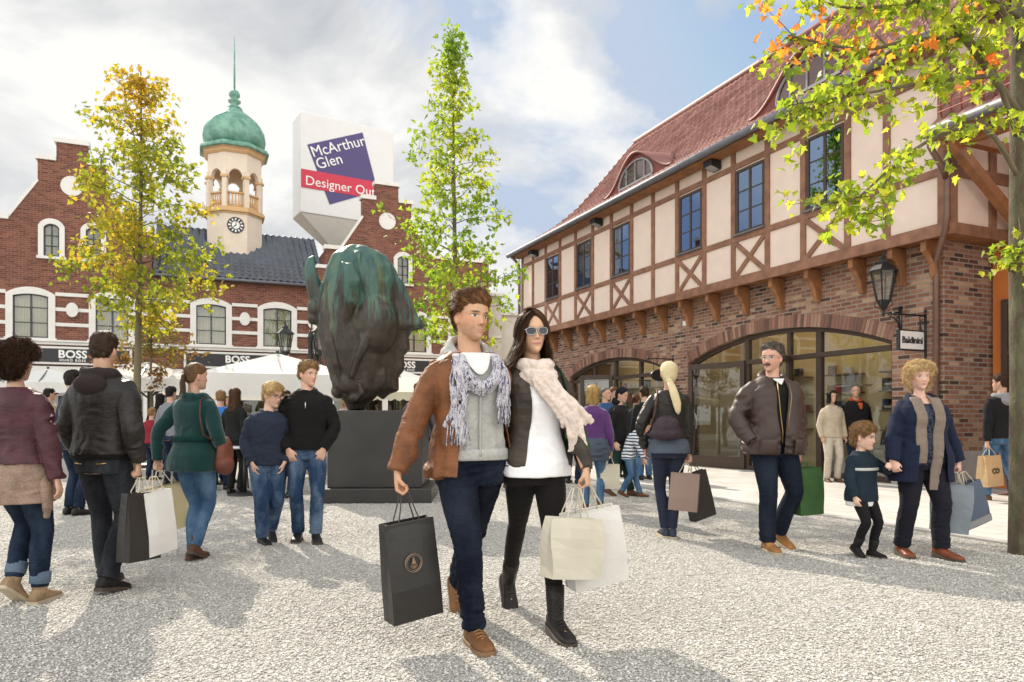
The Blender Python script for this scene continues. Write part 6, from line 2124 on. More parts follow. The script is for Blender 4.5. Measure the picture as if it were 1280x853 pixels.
def lower_dressing(parent, spans, discs, x0, x1):
    """Bands, medallions and the two-step cornice over the shopfronts."""
    for a, c in spans:
        for z in (4.66, 5.22, 5.78):
            b = MB(); b.box(a, c, -.035, .02, z - .065, z + .065); b.build('stucco_band', STONE, parent)
    for x in discs:
        d = MB(); n = 24
        d.prism([(x + .20 * math.cos(6.283 * i / n), 5.22 + .27 * math.sin(6.283 * i / n)) for i in range(n)], -.085, .02)
        d.build('medallion', STONE, parent)
    c = MB(); c.box(x0, x1, -.16, .02, 4.0, 4.07); c.box(x0, x1, -.10, .019, 3.90, 3.999)
    c.build('cornice', STONE, parent, bevel=.01)


def boss_sign(s0, s1, zc, label, group):
    o = empty('fascia_sign', tuple(MBB @ Vector(((s0 + s1) / 2, -.16, zc)))); o.rotation_euler = (0, 0, math.atan2(BDY, BDX))
    tag(o, label, 'shop sign', group)
    w, h = s1 - s0, .66
    p = MB(); p.box(-w / 2, w / 2, -.02, .14, -h / 2, h / 2); p.build('frame', STONE, o)
    p = MB(); p.box(-w / 2 + .09, w / 2 - .09, -.035, -.021, -h / 2 + .08, h / 2 - .08); p.build('panel', mat('sign_black', (.016, .015, .018), .5, .1, bstr=0), o)
    me = text_mesh('BOSS', .40, .004, bold=.012, ax='CENTER', space=1.02)
    t = link_mesh('lettering', me, WHITE_PAINT, o); t.rotation_euler = (rad(90), 0, 0); t.location = (0, -.041, -.085)
    me = text_mesh('HUGO BOSS', .12, .003, bold=.003, ax='CENTER', space=1.35)
    t = link_mesh('lettering', me, WHITE_PAINT, o); t.rotation_euler = (rad(90), 0, 0); t.location = (0, -.041, -.215)
    return o


def gable_house(name, label, c, xl, xr, wins_up, wins_lo, disc, discs, spans, oval=True):
    h = empty(name); h.matrix_world = MBB; tag(h, label, 'building')
    g = [(c - 2.05, 8.40), (c - 1.09, 9.92), (c - 1.09, 10.72), (c - .50, 10.72), (c - .50, 11.42), (c + .50, 11.42), (c + .50, 10.72), (c + 1.09, 10.72), (c + 1.09, 9.92), (c + 2.05, 8.40)]
    out = [(xl, 0), (xr, 0), (xr, 8.4)] + g[::-1] + [(xl, 8.4)]
    holes = []
    for a, b, z0, z1, s_, r, k, n in wins_up + wins_lo: holes.append(back_window(h, a, b, z0, z1, s_, r, k, n))
    wall_with_holes(out, holes, 0, .36, 'brick_wall', BRICK_RED, h)
    sd_ = MB(); sd_.box(xl, xl + .3, .36, 9, 0, 8.4); sd_.box(xr - .3, xr - .001, .36, 9, 0, 8.4); sd_.build('side_wall', BRICK_BACK_E, h)
    cp = MB()
    def cap(a, b, z, t=.17): cp.box(a - .07, b + .07, -.07, .43, z, z + t)
    cap(c - .50, c + .50, 11.42); cap(c - 1.09, c - .57, 10.72); cap(c + .57, c + 1.09, 10.72); cap(xl, c - 2.05, 8.40); cap(c + 2.05, xr, 8.40)
    for q in (1, -1): cp.beam((c + q * 2.05, .18, 8.44), (c + q * 1.09, .18, 9.95), .44, .10, (0, 0, 1))
    cp.build('coping', STONE, h)
    d = MB(); d.prism([(c + .37 * math.cos(6.283 * i / 28), 9.85 + .37 * math.sin(6.283 * i / 28)) for i in range(28)], -.03, .02); d.build('roundel', STONE, h)
    lower_dressing(h, spans, discs, xl, xr)
    rr = MB(); rr.prism([(c - 2.1, 8.0), (c, 9.9), (c + 2.1, 8.0)], .4, 9); rr.build('roof', mat('slate_grey', (.05, .055, .065), .5), h)
    return h
UPW = [(1.18, 2.02, 7.16, 8.56, .17, .28, 2, 3), (2.53, 3.37, 7.16, 8.56, .17, .28, 2, 3)]
LOW = [(.18, 1.72, 4.13, 5.99, .22, .26, 2, 3), (2.80, 4.34, 4.13, 5.99, .22, .26, 2, 3)]
gh = gable_house('brick_gable_house', 'red brick stepped-gable house at the left, behind the yellow autumn tree', 2.25, -4.0, 4.92, UPW, [(-2.6, -1.06, 4.13, 5.99, .22, .26, 2, 3)] + LOW, True, [2.26, -.45], [(-1.06, .18), (1.72, 2.80), (4.34, 4.92), (-4, -2.6)])
c2 = 14.2
gh2 = gable_house('brick_gable_house', 'red brick stepped-gable house behind the bronze horse head and slender green tree', c2, 11.55, 19.0,
                  [(c2 - 1.07, c2 - .23, 7.16, 8.56, .17, .28, 2, 3), (c2 + .28, c2 + 1.12, 7.16, 8.56, .17, .28, 2, 3)], [(12.2, 13.74, 4.13, 5.99, .22, .26, 2, 3), (14.66, 16.2, 4.13, 5.99, .22, .26, 2, 3), (17.0, 18.5, 4.13, 5.99, .22, .26, 2, 3)], True, [14.2, 16.6], [(11.55, 12.2), (13.74, 14.66), (16.2, 17.0)])
# slate-roofed house in the middle
mh = empty('slate_roofed_house'); mh.matrix_world = MBB
tag(mh, 'red brick house with dark slate-tiled roof below the clock tower', 'building')
MW = [(6.28, 7.82, 4.13, 5.99, .22, .26, 2, 3), (8.80, 10.36, 4.13, 5.99, .22, .26, 2, 3)]
holes = [back_window(mh, *w) for w in MW]
wall_with_holes([(4.94, 0), (11.53, 0), (11.53, 6.72), (4.94, 6.72)], holes, .02, .36, 'brick_wall', BRICK_RED, mh)
lower_dressing(mh, [(4.94, 6.28), (7.82, 8.80), (10.36, 11.53)], [8.31, 11.0, 5.5], 4.94, 11.53)
SLATE = tile_mat('blue_glazed_tile', (.028, .036, .056), (.055, .068, .095), .28, .6)
rfb = link_mesh('roof', tile_roof([(-.22, 6.78), (.1, 6.92), (3.3, 9.55)][::1], 4.95, 11.52, .26, .32, .045, .045, 4), SLATE, mh, True)
dk = MB(); dk.prism([(-.2, 6.70), (3.3, 9.5), (6.8, 6.7)], 4.96, 11.5, 'x'); dk.build('roof_deck', mat('roof_boards', (.06, .05, .05), .8), rfb)
eg = MB(); eg.tube([(4.95, -.28, 6.74), (11.5, -.28, 6.74)], .06, 8); eg.build('gutter', LEAD, mh, True)
dpb = MB(); dpb.tube([(10.95, -.25, 6.1), (10.95, -.06, 5.9), (10.95, -.06, .1)], .045, 8); dpb.build('downpipe', COPPER_PIPE, mh, True)
ch_ = MB(); ch_.box(11.2, 11.9, -.05, .5, 6.7, 7.55); ch_.build('parapet', BRICK_RED, mh)
ch_ = MB(); ch_.box(11.15, 11.95, -.1, .55, 7.55, 7.70); ch_.build('coping', STONE, mh)
boss_sign(.35, 4.25, 3.50, 'black fascia sign with white lettering behind the man in black leather', 'black fascia signs on the brick row')
boss_sign(6.05, 10.0, 3.50, 'black fascia sign with white lettering above the middle parasol, below the clock tower', 'black fascia signs on the brick row')
boss_sign(12.9, 17.0, 3.50, 'black fascia sign mostly hidden behind the bronze horse and the walking man', 'black fascia signs on the brick row')
# shop fronts at ground level: white piers, cream lit walls, dark glass
for i, (a, b, owner) in enumerate(((-3.9, 4.9, gh), (4.96, 11.5, mh), (11.6, 18.9, gh2))):
    f = MB()
    f.box(a, b, -.12, -.02, 2.72, 3.10)
    k = int((b - a) / 2.1)
    for j in range(k + 1):
        x = a + .15 + (b - a - .3) * j / k
        f.box(x - .12, x + .12, -.10, -.02, 0, 2.72)
    f.box(a, b, -.09, -.021, 0, .35)
    sf = f.build('shopfront', STONE, owner)
    g = MB(); g.box(a, b, -.012, -.006, .35, 2.72); g.build('pane', glass_mat('shop_glass_far', (.55, .52, .44), .06), sf)
    bk = MB(); bk.box(a, b, -.004, .0 - .002, .35, 2.72); bk.build('display', mat('shop_display', (.40, .33, .20), .8, .5, 1.4, 30, .1, second=(.10, .08, .06), sscale=1.2), sf)
# ================================================================ clock tower
TX, TY = 8.04, 2.75
ct = empty('clock_tower', tuple(MBB @ Vector((TX, TY, 0)))); ct.rotation_euler = (0, 0, math.atan2(BDY, BDX))
tag(ct, 'cream octagonal clock tower with arched belfry, green copper dome and tall spire', 'tower')
A0 = math.pi / 8
CREAMW = mat('tower_cream', (.66, .56, .45), .8, .05, 3, 80, .15)
BUFF = mat('tower_buff_trim', (.58, .37, .185), .8, .08, 3, 80, .15)
R_ = 1.20
VERDI = mat('copper_verdigris', (.105, .25, .185), .6, .2, 3, 40, .2, .004, second=(.16, .31, .235))
m_ = MB(); m_.lathe([(R_, 6.8), (R_, 9.93)], 8, a0=A0); m_.build('shaft', CREAMW, ct)
m_ = MB()
for r0, z0, z1 in ((R_ + .05, 9.93, 10.00), (R_ + .13, 10.0, 10.12), (R_ + .06, 10.12, 10.20)): m_.lathe([(r0, z0), (r0, z1)], 8, a0=A0)
m_.build('ledge', BUFF, ct)
bl_ = MB(); ar_ = MB()
for q in range(8):
    a = A0 + q * math.pi / 4
    x, y = (R_ - .10) * math.cos(a), (R_ - .10) * math.sin(a)
    pr = MB(); bf = MB()
    pr.beam((x, y, 10.2), (x, y, 11.75), .20, .20, (math.cos(a), math.sin(a), 0))
    bf.beam((x, y, 11.45), (x, y, 11.55), .30, .30, (math.cos(a), math.sin(a), 0))
    po_ = pr.build('pier', CREAMW, ct); bf.build('capital', BUFF, po_)
    # wall above the arch between this pier and the next
    a2 = A0 + (q + 1) * math.pi / 4
    p = Vector((math.cos(a), math.sin(a), 0)) * (R_ - .02); p2 = Vector((math.cos(a2), math.sin(a2), 0)) * (R_ - .02)
    L = (p2 - p).length; ux = (p2 - p).normalized(); ny = Vector((ux.y, -ux.x, 0))
    M = Matrix(((ux.x, -ny.x, 0, p.x), (ux.y, -ny.y, 0, p.y), (0, 0, 1, 0), (0, 0, 0, 1)))
    ar_.M = M
    ra = .28
    pts = [(0.0, 11.5), (L / 2 - ra, 11.5)] + [(L / 2 - ra * math.cos(t), 11.5 + ra * 1.25 * math.sin(t)) for t in np.linspace(.1, math.pi - .1, 11)] + [(L / 2 + ra, 11.5), (L, 11.5), (L, 12.52), (0, 12.52)]
    ar_.prism(pts, 0, .18)
    bl_.M = M
    bl_.box(.12, L - .12, .05, .13, 10.24, 10.30); bl_.box(.12, L - .12, .03, .15, 10.80, 10.88)
    for k in range(5):
        x_ = .2 + (L - .4) * k / 4
        bl_.lathe([(.030, 0), (.052, .12), (.030, .32), (.042, .46), (.03, .50)], 6, (x_, .09, 10.30))
ar_.build('arcade', CREAMW, ct); bl_.build('balustrade', BUFF, ct, True)
m_ = MB(); m_.lathe([(R_ + .02, 12.52), (R_ + .10, 12.60), (R_ + .12, 12.68), (R_ + .20, 12.74)], 8, a0=A0); m_.build('cornice', BUFF, ct)
m_ = MB(); m_.lathe([(R_ - .2, 10.2), (R_ - .2, 10.22)], 8, a0=A0); m_.build('belfry_floor', CREAMW, ct)
m_ = MB()
m_.lathe([(R_ + .30, 12.74), (R_ + .32, 12.80), (R_ + .22, 12.96), (1.20, 13.04)], 8, a0=A0)
dome = [(1.14, 13.02), (1.23, 13.20), (1.27, 13.46), (1.22, 13.80), (1.06, 14.10), (.80, 14.34), (.58, 14.52), (.40, 14.66), (.31, 14.80)]
n = 48
rs = []
for r, z in dome: rs.append([(.975 * r * (1 + .055 * abs(math.sin(8 * math.pi * i / n)) ) * math.cos(2 * math.pi * i / n + A0), r * (1 + .055 * abs(math.sin(8 * math.pi * i / n))) * math.sin(2 * math.pi * i / n + A0), z) for i in range(n)])
m_.rings(rs)
m_.build('dome', VERDI, ct, True)
m_ = MB(); m_.lathe([(.34, 14.78), (.28, 14.88), (.16, 14.96), (.15, 15.04), (.26, 15.10), (.27, 15.16), (.15, 15.22), (.14, 15.28), (.22, 15.36), (.235, 15.46), (.17, 15.58), (.06, 15.66)], 20); m_.build('finial', VERDI, ct, True)
m_ = MB(); m_.lathe([(.042, 15.6), (.036, 16.6), (.025, 17.2), (.010, 18.0)], 8); m_.build('spire', VERDI, ct, True)
# clock: white square face of the shaft looks to the square (local -y)
af = -R_ * math.cos(math.pi / 8)
cf = empty('clock_face'); cf.parent = ct; cf.location = (0, af - .012, 9.42); cf.rotation_euler = (rad(90), 0, 0)
m_ = MB(); m_.lathe([(.345, 0), (.345, .012)], 36); m_.build('clock_dial', mat('clock_black', (.02, .02, .022), .5, bstr=0), cf)
m_ = MB()
for q in range(12):
    a = q * math.pi / 6
    m_.beam((.20 * math.cos(a), .20 * math.sin(a), .016), (.30 * math.cos(a), .30 * math.sin(a), .016), .045 if q % 3 else .065, .006)
m_.lathe([(.16, .013), (.16, .016)], 24)
m_.build('clock_numeral', WHITE_PAINT, cf)
m_ = MB(); m_.beam((0, -.04, .024), (.02, .25, .024), .025, .006); m_.beam((.03, .03, .03), (-.10, -.10, .03), .03, .006); m_.build('clock_hand', mat('clock_black', (.02, .02, .022)), cf)

# ================================================================ tall advertising box
SGX, SGY = -10.27, 35.0
sa = math.atan2(.536, .845)
sgn = empty('advertising_sign', (SGX, SGY, 0)); sgn.rotation_euler = (0, 0, sa)
tag(sgn, 'huge white square advertising box on a column, violet square and red band', 'sign')
W_, Z0, Z1, DPT = 4.85, 11.22, 16.15, 1.45
b = MB(); b.box(0, W_, 0, DPT, Z0, Z1); b.build('panel_box', mat('sign_box_white', (.64, .63, .62), .5, .03, 2, 40, .05), sgn, bevel=.05)
b = MB(); b.rings([[(0.02, .02, Z0 - .02), (W_ - .02, .02, Z0 - .02), (W_ - .02, DPT - .02, Z0 - .02), (.02, DPT - .02, Z0 - .02)], [(1.75, .5, Z0 - 1.45), (W_ - 1.75, .5, Z0 - 1.45), (W_ - 1.75, 1.2, Z0 - 1.45), (1.75, 1.2, Z0 - 1.45)]])
b.build('underside', mat('sign_underside', (.50, .47, .42), .6, .05), sgn)
b = MB(); b.lathe([(.48, 0), (.48, Z0 - .9)], 24, (W_ / 2, DPT / 2 + .1, 0)); b.build('column', mat('sign_underside', (.5, .47, .42)), sgn, True)
PURP = mat('sign_violet', (.060, .038, .145), .5, .03, bstr=0); REDB = mat('sign_red', (.50, .018, .050), .5, .03, bstr=0)
def sgp(u, v):      # pixel on the front face -> local (x, z)
    rx = (u - U0) / F_PX
    c, s_ = math.cos(sa), math.sin(sa)
    # point = S + t*(c,s);  x = rx*y
    t = (rx * SGY - SGX) / (c - rx * s_)
    y = SGY + t * s_
    return (t, CAM_H + (V0 - v) * y / F_PX)
b = MB(); b.prism([sgp(384, 181), sgp(412, 256), sgp(472, 239), sgp(453, 166)], -.022, -.004); b.build('violet_square', PURP, sgn)
b = MB(); b.prism([sgp(376, 211), sgp(376, 234), sgp(470, 249), sgp(470, 228)], -.036, -.024); b.build('red_band', REDB, sgn)
for txt, (u, v), size, rot in (('McArthur', (391, 197), .74, 15), ('Glen', (397, 212), .74, 15), ('Designer Outlet', (381, 228), .84, 0)):
    x, z = sgp(u, v)
    me = text_mesh(txt, size, .006)
    if txt.startswith('D'):
        a = co_.matrix_world if False else None
        xa, za = sgp(381, 231); xb, zb = sgp(468, 246)
        rot = math.degrees(math.atan2(zb - za, xb - xa)); x, z = xa, za
    else:
        xa, za = sgp(384, 181); xb, zb = sgp(453, 166)
        rot = math.degrees(math.atan2(zb - za, xb - xa))
    if txt.startswith('D'):
        cc = get_co(me); k = (sgp(484, 246)[0] - x) / cc[:, 0].max(); cc *= k
        set_co(me, cc)
    t = link_mesh('lettering', me, WHITE_PAINT, sgn)
    t.location = (x, -.045 if txt.startswith('D') else -.032, z)
    t.rotation_euler = (rad(90), -rad(rot), 0)
# ================================================================ pale stone building between the tree and the right building
pb = empty('pale_stone_building', (-2.6, 34.0, 0)); pb.rotation_euler = (0, 0, rad(12))
tag(pb, 'pale grey rendered building with stepped parapet and stone urn beyond the green tree', 'building')
PALE = mat('pale_render', (.50, .47, .42), .85, .05, 2, 60, .15)
b = MB(); b.box(-4, 2.15, 0, 8, 0, 7.05); b.box(2.15, 9, .3, 8, 0, 6.15); b.box(-4, .9, -.02, 8, 7.05, 7.4)
b.build('wall', PALE, pb)
b = MB(); b.box(-4.05, 1.0, -.14, .4, 7.4, 7.55); b.box(.9, 2.3, -.16, .4, 7.0, 7.14); b.box(2.15, 9, .16, .6, 6.15, 6.30); b.box(-4, 2.15, -.08, .02, 5.0, 5.12)
b.build('coping', mat('pale_coping', (.56, .54, .50), .8), pb, bevel=.015)
b = MB(); b.lathe([(.22, 7.5), (.22, 7.62), (.10, 7.70), (.12, 7.8), (.34, 8.0), (.38, 8.25), (.30, 8.4), (.08, 8.5)], 20, (1.4, .1, -.4)); b.build('urn', mat('pale_coping', (.56, .54, .50)), pb, True)
b = MB()
for x in (-.2, 4.2): b.box(x - .45, x + .45, -.03 if x < 2 else .27, .32, 3.4, 5.0)
b.build('window', mat('grey_blind', (.20, .21, .22), .5), pb)
# ================================================================ trees
def leaf_mat(name):
    m = bpy.data.materials.new(name); m.use_nodes = True
    nt = m.node_tree; nt.nodes.clear()
    out = N(nt, 'ShaderNodeOutputMaterial')
    a = N(nt, 'ShaderNodeAttribute', attribute_name='Col')
    df = N(nt, 'ShaderNodeBsdfPrincipled'); df.inputs['Roughness'].default_value = .5; df.inputs['Specular IOR Level'].default_value = .35
    tr = N(nt, 'ShaderNodeBsdfTranslucent')
    nt.links.new(a.outputs['Color'], df.inputs['Base Color'])
    nt.links.new(mixc(nt, 1.0, a.outputs['Color'], (2.3, 2.2, 1.3), 'MULTIPLY'), tr.inputs['Color'])
    mx = N(nt, 'ShaderNodeMixShader', i_0=.52)
    nt.links.new(df.outputs[0], mx.inputs[1]); nt.links.new(tr.outputs[0], mx.inputs[2])
    nt.links.new(mx.outputs[0], out.inputs[0])
    return m
LEAF = leaf_mat('translucent_leaf')
BARK = mat('smooth_bark', (.13, .105, .060), .9, .25, 8, 40, .6, .008, stretch=(1, 1, .3))
BARK_N = mat('rough_bark', (.085, .060, .036), .9, .35, 14, 60, .9, .014, stretch=(1, 1, .4), second=(.105, .10, .055), sscale=9)
LOBES = [(0, 0), (.10, .10), (.42, .02), (.30, .22), (.52, .48), (.24, .50), (.20, .66), (.0, 1.0), (-.20, .66), (-.24, .50), (-.52, .48), (-.30, .22), (-.42, .02), (-.10, .10)]


def leaves_mesh(pos, size, dirs, cols, lobed=True, q=None):
    """Leaves as folded star-shaped blades: pos (n,3), size (n,), dirs (n,3) stalk direction, cols (n,3)."""
    q = q or rng
    n = len(pos)
    base = np.array(LOBES if lobed else [(0, 0), (.3, .25), (.34, .6), (0, 1), (-.34, .6), (-.3, .25)], float)
    k = len(base)
    d = dirs / (np.linalg.norm(dirs, axis=1)[:, None] + 1e-9)
    r = q.normal(size=(n, 3)); u = np.cross(d, r); u /= np.linalg.norm(u, axis=1)[:, None] + 1e-9
    nn = np.cross(u, d)
    bx = base[:, 0][None, :, None]; by = base[:, 1][None, :, None]
    droop = (by ** 2) * -.22 + np.abs(bx) * .35
    P_ = pos[:, None, :] + size[:, None, None] * (u[:, None, :] * bx + d[:, None, :] * by + nn[:, None, :] * droop)
    co = P_.reshape(-1, 3)
    tri = []
    for i in range(1, k - 1): tri.append((0, i, i + 1))
    if lobed: tri = [(0, i, i + 1) for i in range(1, k - 1)]
    tri = np.array(tri)
    f = (tri[None] + (np.arange(n) * k)[:, None, None]).reshape(-1)
    me = bpy.data.meshes.new('crown')
    me.vertices.add(len(co)); me.vertices.foreach_set('co', co.ravel())
    me.loops.add(len(f)); me.loops.foreach_set('vertex_index', f.astype(np.int32))
    me.polygons.add(len(f) // 3); me.polygons.foreach_set('loop_start', np.arange(0, len(f), 3, dtype=np.int32))
    me.update(calc_edges=True)
    set_col(me, np.repeat(cols, k, axis=0))
    return me


def tree(name, label, base, H, tr, crown0, prof, nb, palette, lsize, nleaf, seed, trunk_m, up=.35, lean=(0, 0), colfn=None, group=None):
    """prof: list of (height fraction, branch reach)."""
    q = np.random.default_rng(seed)
    o = empty(name, base, 0, label, 'tree', group)
    tb_ = MB()
    pts = []
    for i in range(15):
        t = i / 14
        pts.append(Vector((lean[0] * t * t + .05 * math.sin(3 * t + seed), lean[1] * t * t + .05 * math.cos(2.4 * t + seed), H * t * .985)))
    rr_ = [tr * (1.25 if i == 0 else 1.0) * (1 - .93 * (i / 14) ** .9) + .004 for i in range(15)]
    tb_.tube(pts, rr_, 10)
    def trunk_at(t):
        f = min(max(t * 14, 0), 13.999); i = int(f); return pts[i].lerp(pts[i + 1], f - i)
    LP, LD = [], []
    br_ = MB()
    for b in range(nb):
        t = crown0 + (0.985 - crown0) * ((b + q.uniform(0, 1)) / nb)
        az = b * 2.399 + q.uniform(-.5, .5)
        hf = (t - crown0) / (1 - crown0)
        reach = np.interp(hf, [p[0] for p in prof], [p[1] for p in prof]) * q.uniform(.45, 1.2)
        s0 = trunk_at(t)
        dr = Vector((math.cos(az), math.sin(az), up * q.uniform(.5, 1.6)))
        bp = [s0]
        for k in range(1, 6):
            u = k / 5
            bp.append(s0 + Vector((dr.x * reach * u, dr.y * reach * u, dr.z * reach * (u - .18 * u * u) - .0)) + Vector(q.normal(0, .035 * reach, 3)))
        r0 = max(.006, tr * .30 * (reach / 2.5 + .15))
        br_.tube(bp, [r0 * (1 - .85 * k / 5) for k in range(6)], 5)
        # twigs and leaves
        nt_ = max(3, int(reach * 7))
        for w in range(nt_):
            u = q.uniform(.18, 1.0) ** .8
            f = u * 5; i = min(int(f), 4); p = bp[i].lerp(bp[i + 1], f - i)
            td = Vector(q.normal(0, 1, 3)) * .8 + Vector((dr.x, dr.y, .25))
            td.normalize()
            L = q.uniform(.18, .42) * (.5 + .5 * min(1, reach))
            p2 = p + td * L
            br_.tube([p, p.lerp(p2, .5) + Vector((0, 0, .02)), p2], [.006, .004, .002], 3)
            for _ in range(nleaf):
                a = q.uniform(.15, 1.1)
                lp = p + td * L * a + Vector(q.normal(0, .045 + .05 * lsize / .1, 3))
                LP.append(lp); LD.append(Vector(q.normal(0, .6, 3)) + td * .5 + Vector((0, 0, -.55)))
    # leader leaves
    for _ in range(int(nleaf * 14)):
        t = q.uniform(max(crown0, .72), 1.0); p = trunk_at(t)
        LP.append(p + Vector(q.normal(0, .07, 3))); LD.append(Vector(q.normal(0, .7, 3)))
    me = tb_.mesh('trunk')
    v0, f0 = tb_.v, tb_.f
    t_o = tb_.build('trunk', trunk_m, o, True)
    br_.build('branch', trunk_m, t_o, True)
    pos = np.array([tuple(v) for v in LP]); dirs = np.array([tuple(v) for v in LD])
    sz = lsize * q.uniform(.65, 1.25, len(pos))
    pal = np.array(palette)
    cl = vnoise(pos * 1.3, seed) * .5 + .5
    if colfn is not None: cl = colfn(pos, cl, q)
    f = np.clip(cl + q.normal(0, .10, len(pos)), 0, .999) * (len(pal) - 1)
    i = f.astype(int); fr2 = (f - i)[:, None]
    c = pal[i] * (1 - fr2) + pal[np.minimum(i + 1, len(pal) - 1)] * fr2
    c = c * q.uniform(.75, 1.2, len(pos))[:, None]
    link_mesh('crown', leaves_mesh(pos, sz, dirs, c, True, q), LEAF, o)
    return o


YEL = [(.34, .13, .03), (.36, .21, .03), (.33, .25, .035), (.27, .255, .032), (.20, .23, .028), (.14, .185, .025)]
GRN = [(.32, .33, .04), (.24, .31, .036), (.17, .26, .032), (.12, .21, .028)]
b1 = Vector(((172 - U0) * 13.6 / F_PX, 13.6, 0))
tree('young_tree', 'young tree with yellow and orange autumn leaves before the left brick gable', b1, 7.85, .085, .36, [(0, .6), (.08, 1.05), (.17, 1.75), (.26, 1.25), (.4, 1.05), (.65, 1.0), (.84, .6), (1, .15)], 60, YEL, .105, 12, 5, BARK, .30,
     colfn=lambda p, c, q: np.clip(.80 - .36 * (p[:, 2] - 3.5) / 4 + (c - .5) * .8, 0, 1))
b2 = Vector(((569 - U0) * 15.6 / F_PX, 15.6, 0))
tree('young_tree', 'slender bright green tree with a pointed crown behind the walking man', b2, 9.7, .085, .27, [(0, .9), (.10, 1.65), (.24, 1.35), (.45, 1.0), (.65, .62), (.82, .34), (1, .10)], 72, GRN, .108, 10, 8, BARK, .42)
b3 = Vector(((192 - U0) * 16.5 / F_PX, 16.5, 0))
tree('small_tree', 'small tree with reddish brown leaves right behind the yellow autumn tree', b3, 3.75, .06, .46, [(0, 1.1), (.3, 1.0), (.7, .6), (1, .2)], 26, [(.10, .035, .018), (.13, .06, .02), (.12, .10, .025), (.09, .09, .02)], .095, 7, 15, BARK, .2)
# ---- the near tree at the right edge: trunk plus boughs that reach over the square
nt_o = empty('near_tree', (4.36, 6.15, 0), 0, 'big near tree with rough trunk and overhanging green and orange maple leaves', 'tree')
q = np.random.default_rng(31)
org = Vector((4.36, 6.15, 0))
tm = MB()
tp = [P(1279, 700, 6.15), P(1278, 690, 6.15), P(1278, 600, 6.15), P(1278, 480, 6.15), P(1276, 330, 6.15), P(1276, 200, 6.18), P(1276, 60, 6.2), P(1277, -160, 6.25), P(1279, -420, 6.3)]
tp[0].z = -.05
tm.tube([p - org for p in tp], [.125, .108, .099, .094, .090, .084, .076, .055, .02], 16)
t_o = tm.build('trunk', BARK_N, nt_o, True)
bm_ = MB(); LP, LD, LC = [], [], []
def bough(pts, r0, leafy0=.25, dens=1.0, spread=.20, orange=0.0, n=46):
    w = [P(u, v, d) for u, v, d in pts]
    # smooth the polyline
    pp = []
    for i in range(len(w) - 1):
        for k in range(4):
            t = k / 4
            a = w[max(i - 1, 0)]; b = w[i]; c = w[i + 1]; e = w[min(i + 2, len(w) - 1)]
            pp.append(.5 * ((2 * b) + (c - a) * t + (2 * a - 5 * b + 4 * c - e) * t * t + (3 * b - a - 3 * c + e) * t ** 3))
    pp.append(w[-1])
    bm_.tube([p - org for p in pp], [r0 * (1 - .85 * i / (len(pp) - 1)) for i in range(len(pp))], 7)
    L = sum((a - b).length for a, b in zip(pp, pp[1:]))
    for _ in range(int(n * .46 * L * dens)):
        f = (leafy0 + (1 - leafy0) * q.random()) * (len(pp) - 1); i = min(int(f), len(pp) - 2)
        p = pp[i].lerp(pp[i + 1], f - i)
        td = Vector(q.normal(0, 1, 3)); td.z *= .6; td.normalize()
        l = abs(q.normal(0, spread)) + .04
        p2 = p + td * l + Vector((0, 0, -.08 * l))
        if q.random() < .5: bm_.tube([p - org, (p + p2) / 2 - org + Vector((0, 0, .01)), p2 - org], [.0045, .003, .0018], 3)
        isor = q.random() < orange
        for _ in range(5):
            LP.append(p2 + Vector(q.normal(0, .05, 3)) - org); LD.append(Vector(q.normal(0, .7, 3)) + Vector((0, 0, -.6)))
            LC.append((q.uniform(.50, .70), q.uniform(.17, .30), .05) if isor else [(.28, .33, .035), (.22, .30, .032), (.34, .36, .045), (.16, .24, .028)][q.integers(4)])
T = 6.15
bough([(1272, 140, T), (1240, 95, 5.9), (1205, 50, 5.7), (1170, 15, 5.5), (1120, -20, 5.3)], .036, .2, .9, .20)
bough([(1240, 95, 5.9), (1180, 100, 5.6), (1120, 110, 5.4), (1050, 122, 5.2), (985, 132, 5.0)], .022, .2, 1.0, .15)
bough([(1272, 170, T), (1225, 60, 5.8), (1150, 50, 5.5), (1080, 62, 5.3), (1010, 50, 5.1), (985, 44, 5.05)], .026, .15, .9, .16, .40)
bough([(1272, 220, T), (1230, 160, 5.9), (1170, 172, 5.7), (1120, 205, 5.55), (1075, 245, 5.4), (1050, 255, 5.35)], .024, .25, .95, .13)
bough([(1120, 205, 5.55), (1100, 240, 5.5), (1085, 262, 5.45), (1110, 275, 5.45)], .012, .1, 1.2, .12)
bough([(1170, 172, 5.7), (1210, 150, 5.6), (1245, 158, 5.5), (1275, 150, 5.4)], .014, .2, .9, .10)
bough([(1150, 45, 5.5), (1090, 80, 5.3), (1040, 140, 5.15), (1000, 130, 5.1)], .016, .2, .9, .16)
bough([(1272, 20, T), (1210, -10, 5.7), (1130, 5, 5.4), (1060, 10, 5.2), (1010, -5, 5.0)], .026, .1, 1.2, .20)
bough([(1272, 40, T), (1240, 0, 5.4), (1180, -30, 4.9), (1120, -40, 4.6)], .026, .1, .9, .22, .15)
bough([(1272, 60, T), (1300, 20, 5.8), (1330, -40, 5.5), (1380, -80, 5.0)], .026, .1, .9, .25)
bough([(1274, -60, T), (1220, -120, 5.7), (1140, -170, 5.2), (1040, -190, 4.8)], .032, .1, .9, .28)
bough([(1274, -100, T), (1340, -160, 6.4), (1420, -230, 6.8)], .03, .1, .9, .3)
bough([(1276, -150, T), (1250, -240, 6.6), (1200, -330, 7.0)], .026, .1, .9, .3)
bough([(1274, -20, T), (1300, -60, 7.0), (1290, -120, 7.8)], .026, .2, .8, .3)
bough([(1272, 330, T), (1262, 318, 6.1), (1250, 322, 6.0)], .005, .4, 1.0, .03)
bough([(1272, 262, T), (1276, 300, 6.0), (1272, 335, 5.95)], .005, .4, .8, .04)
bm_.build('branch', BARK, t_o, True)
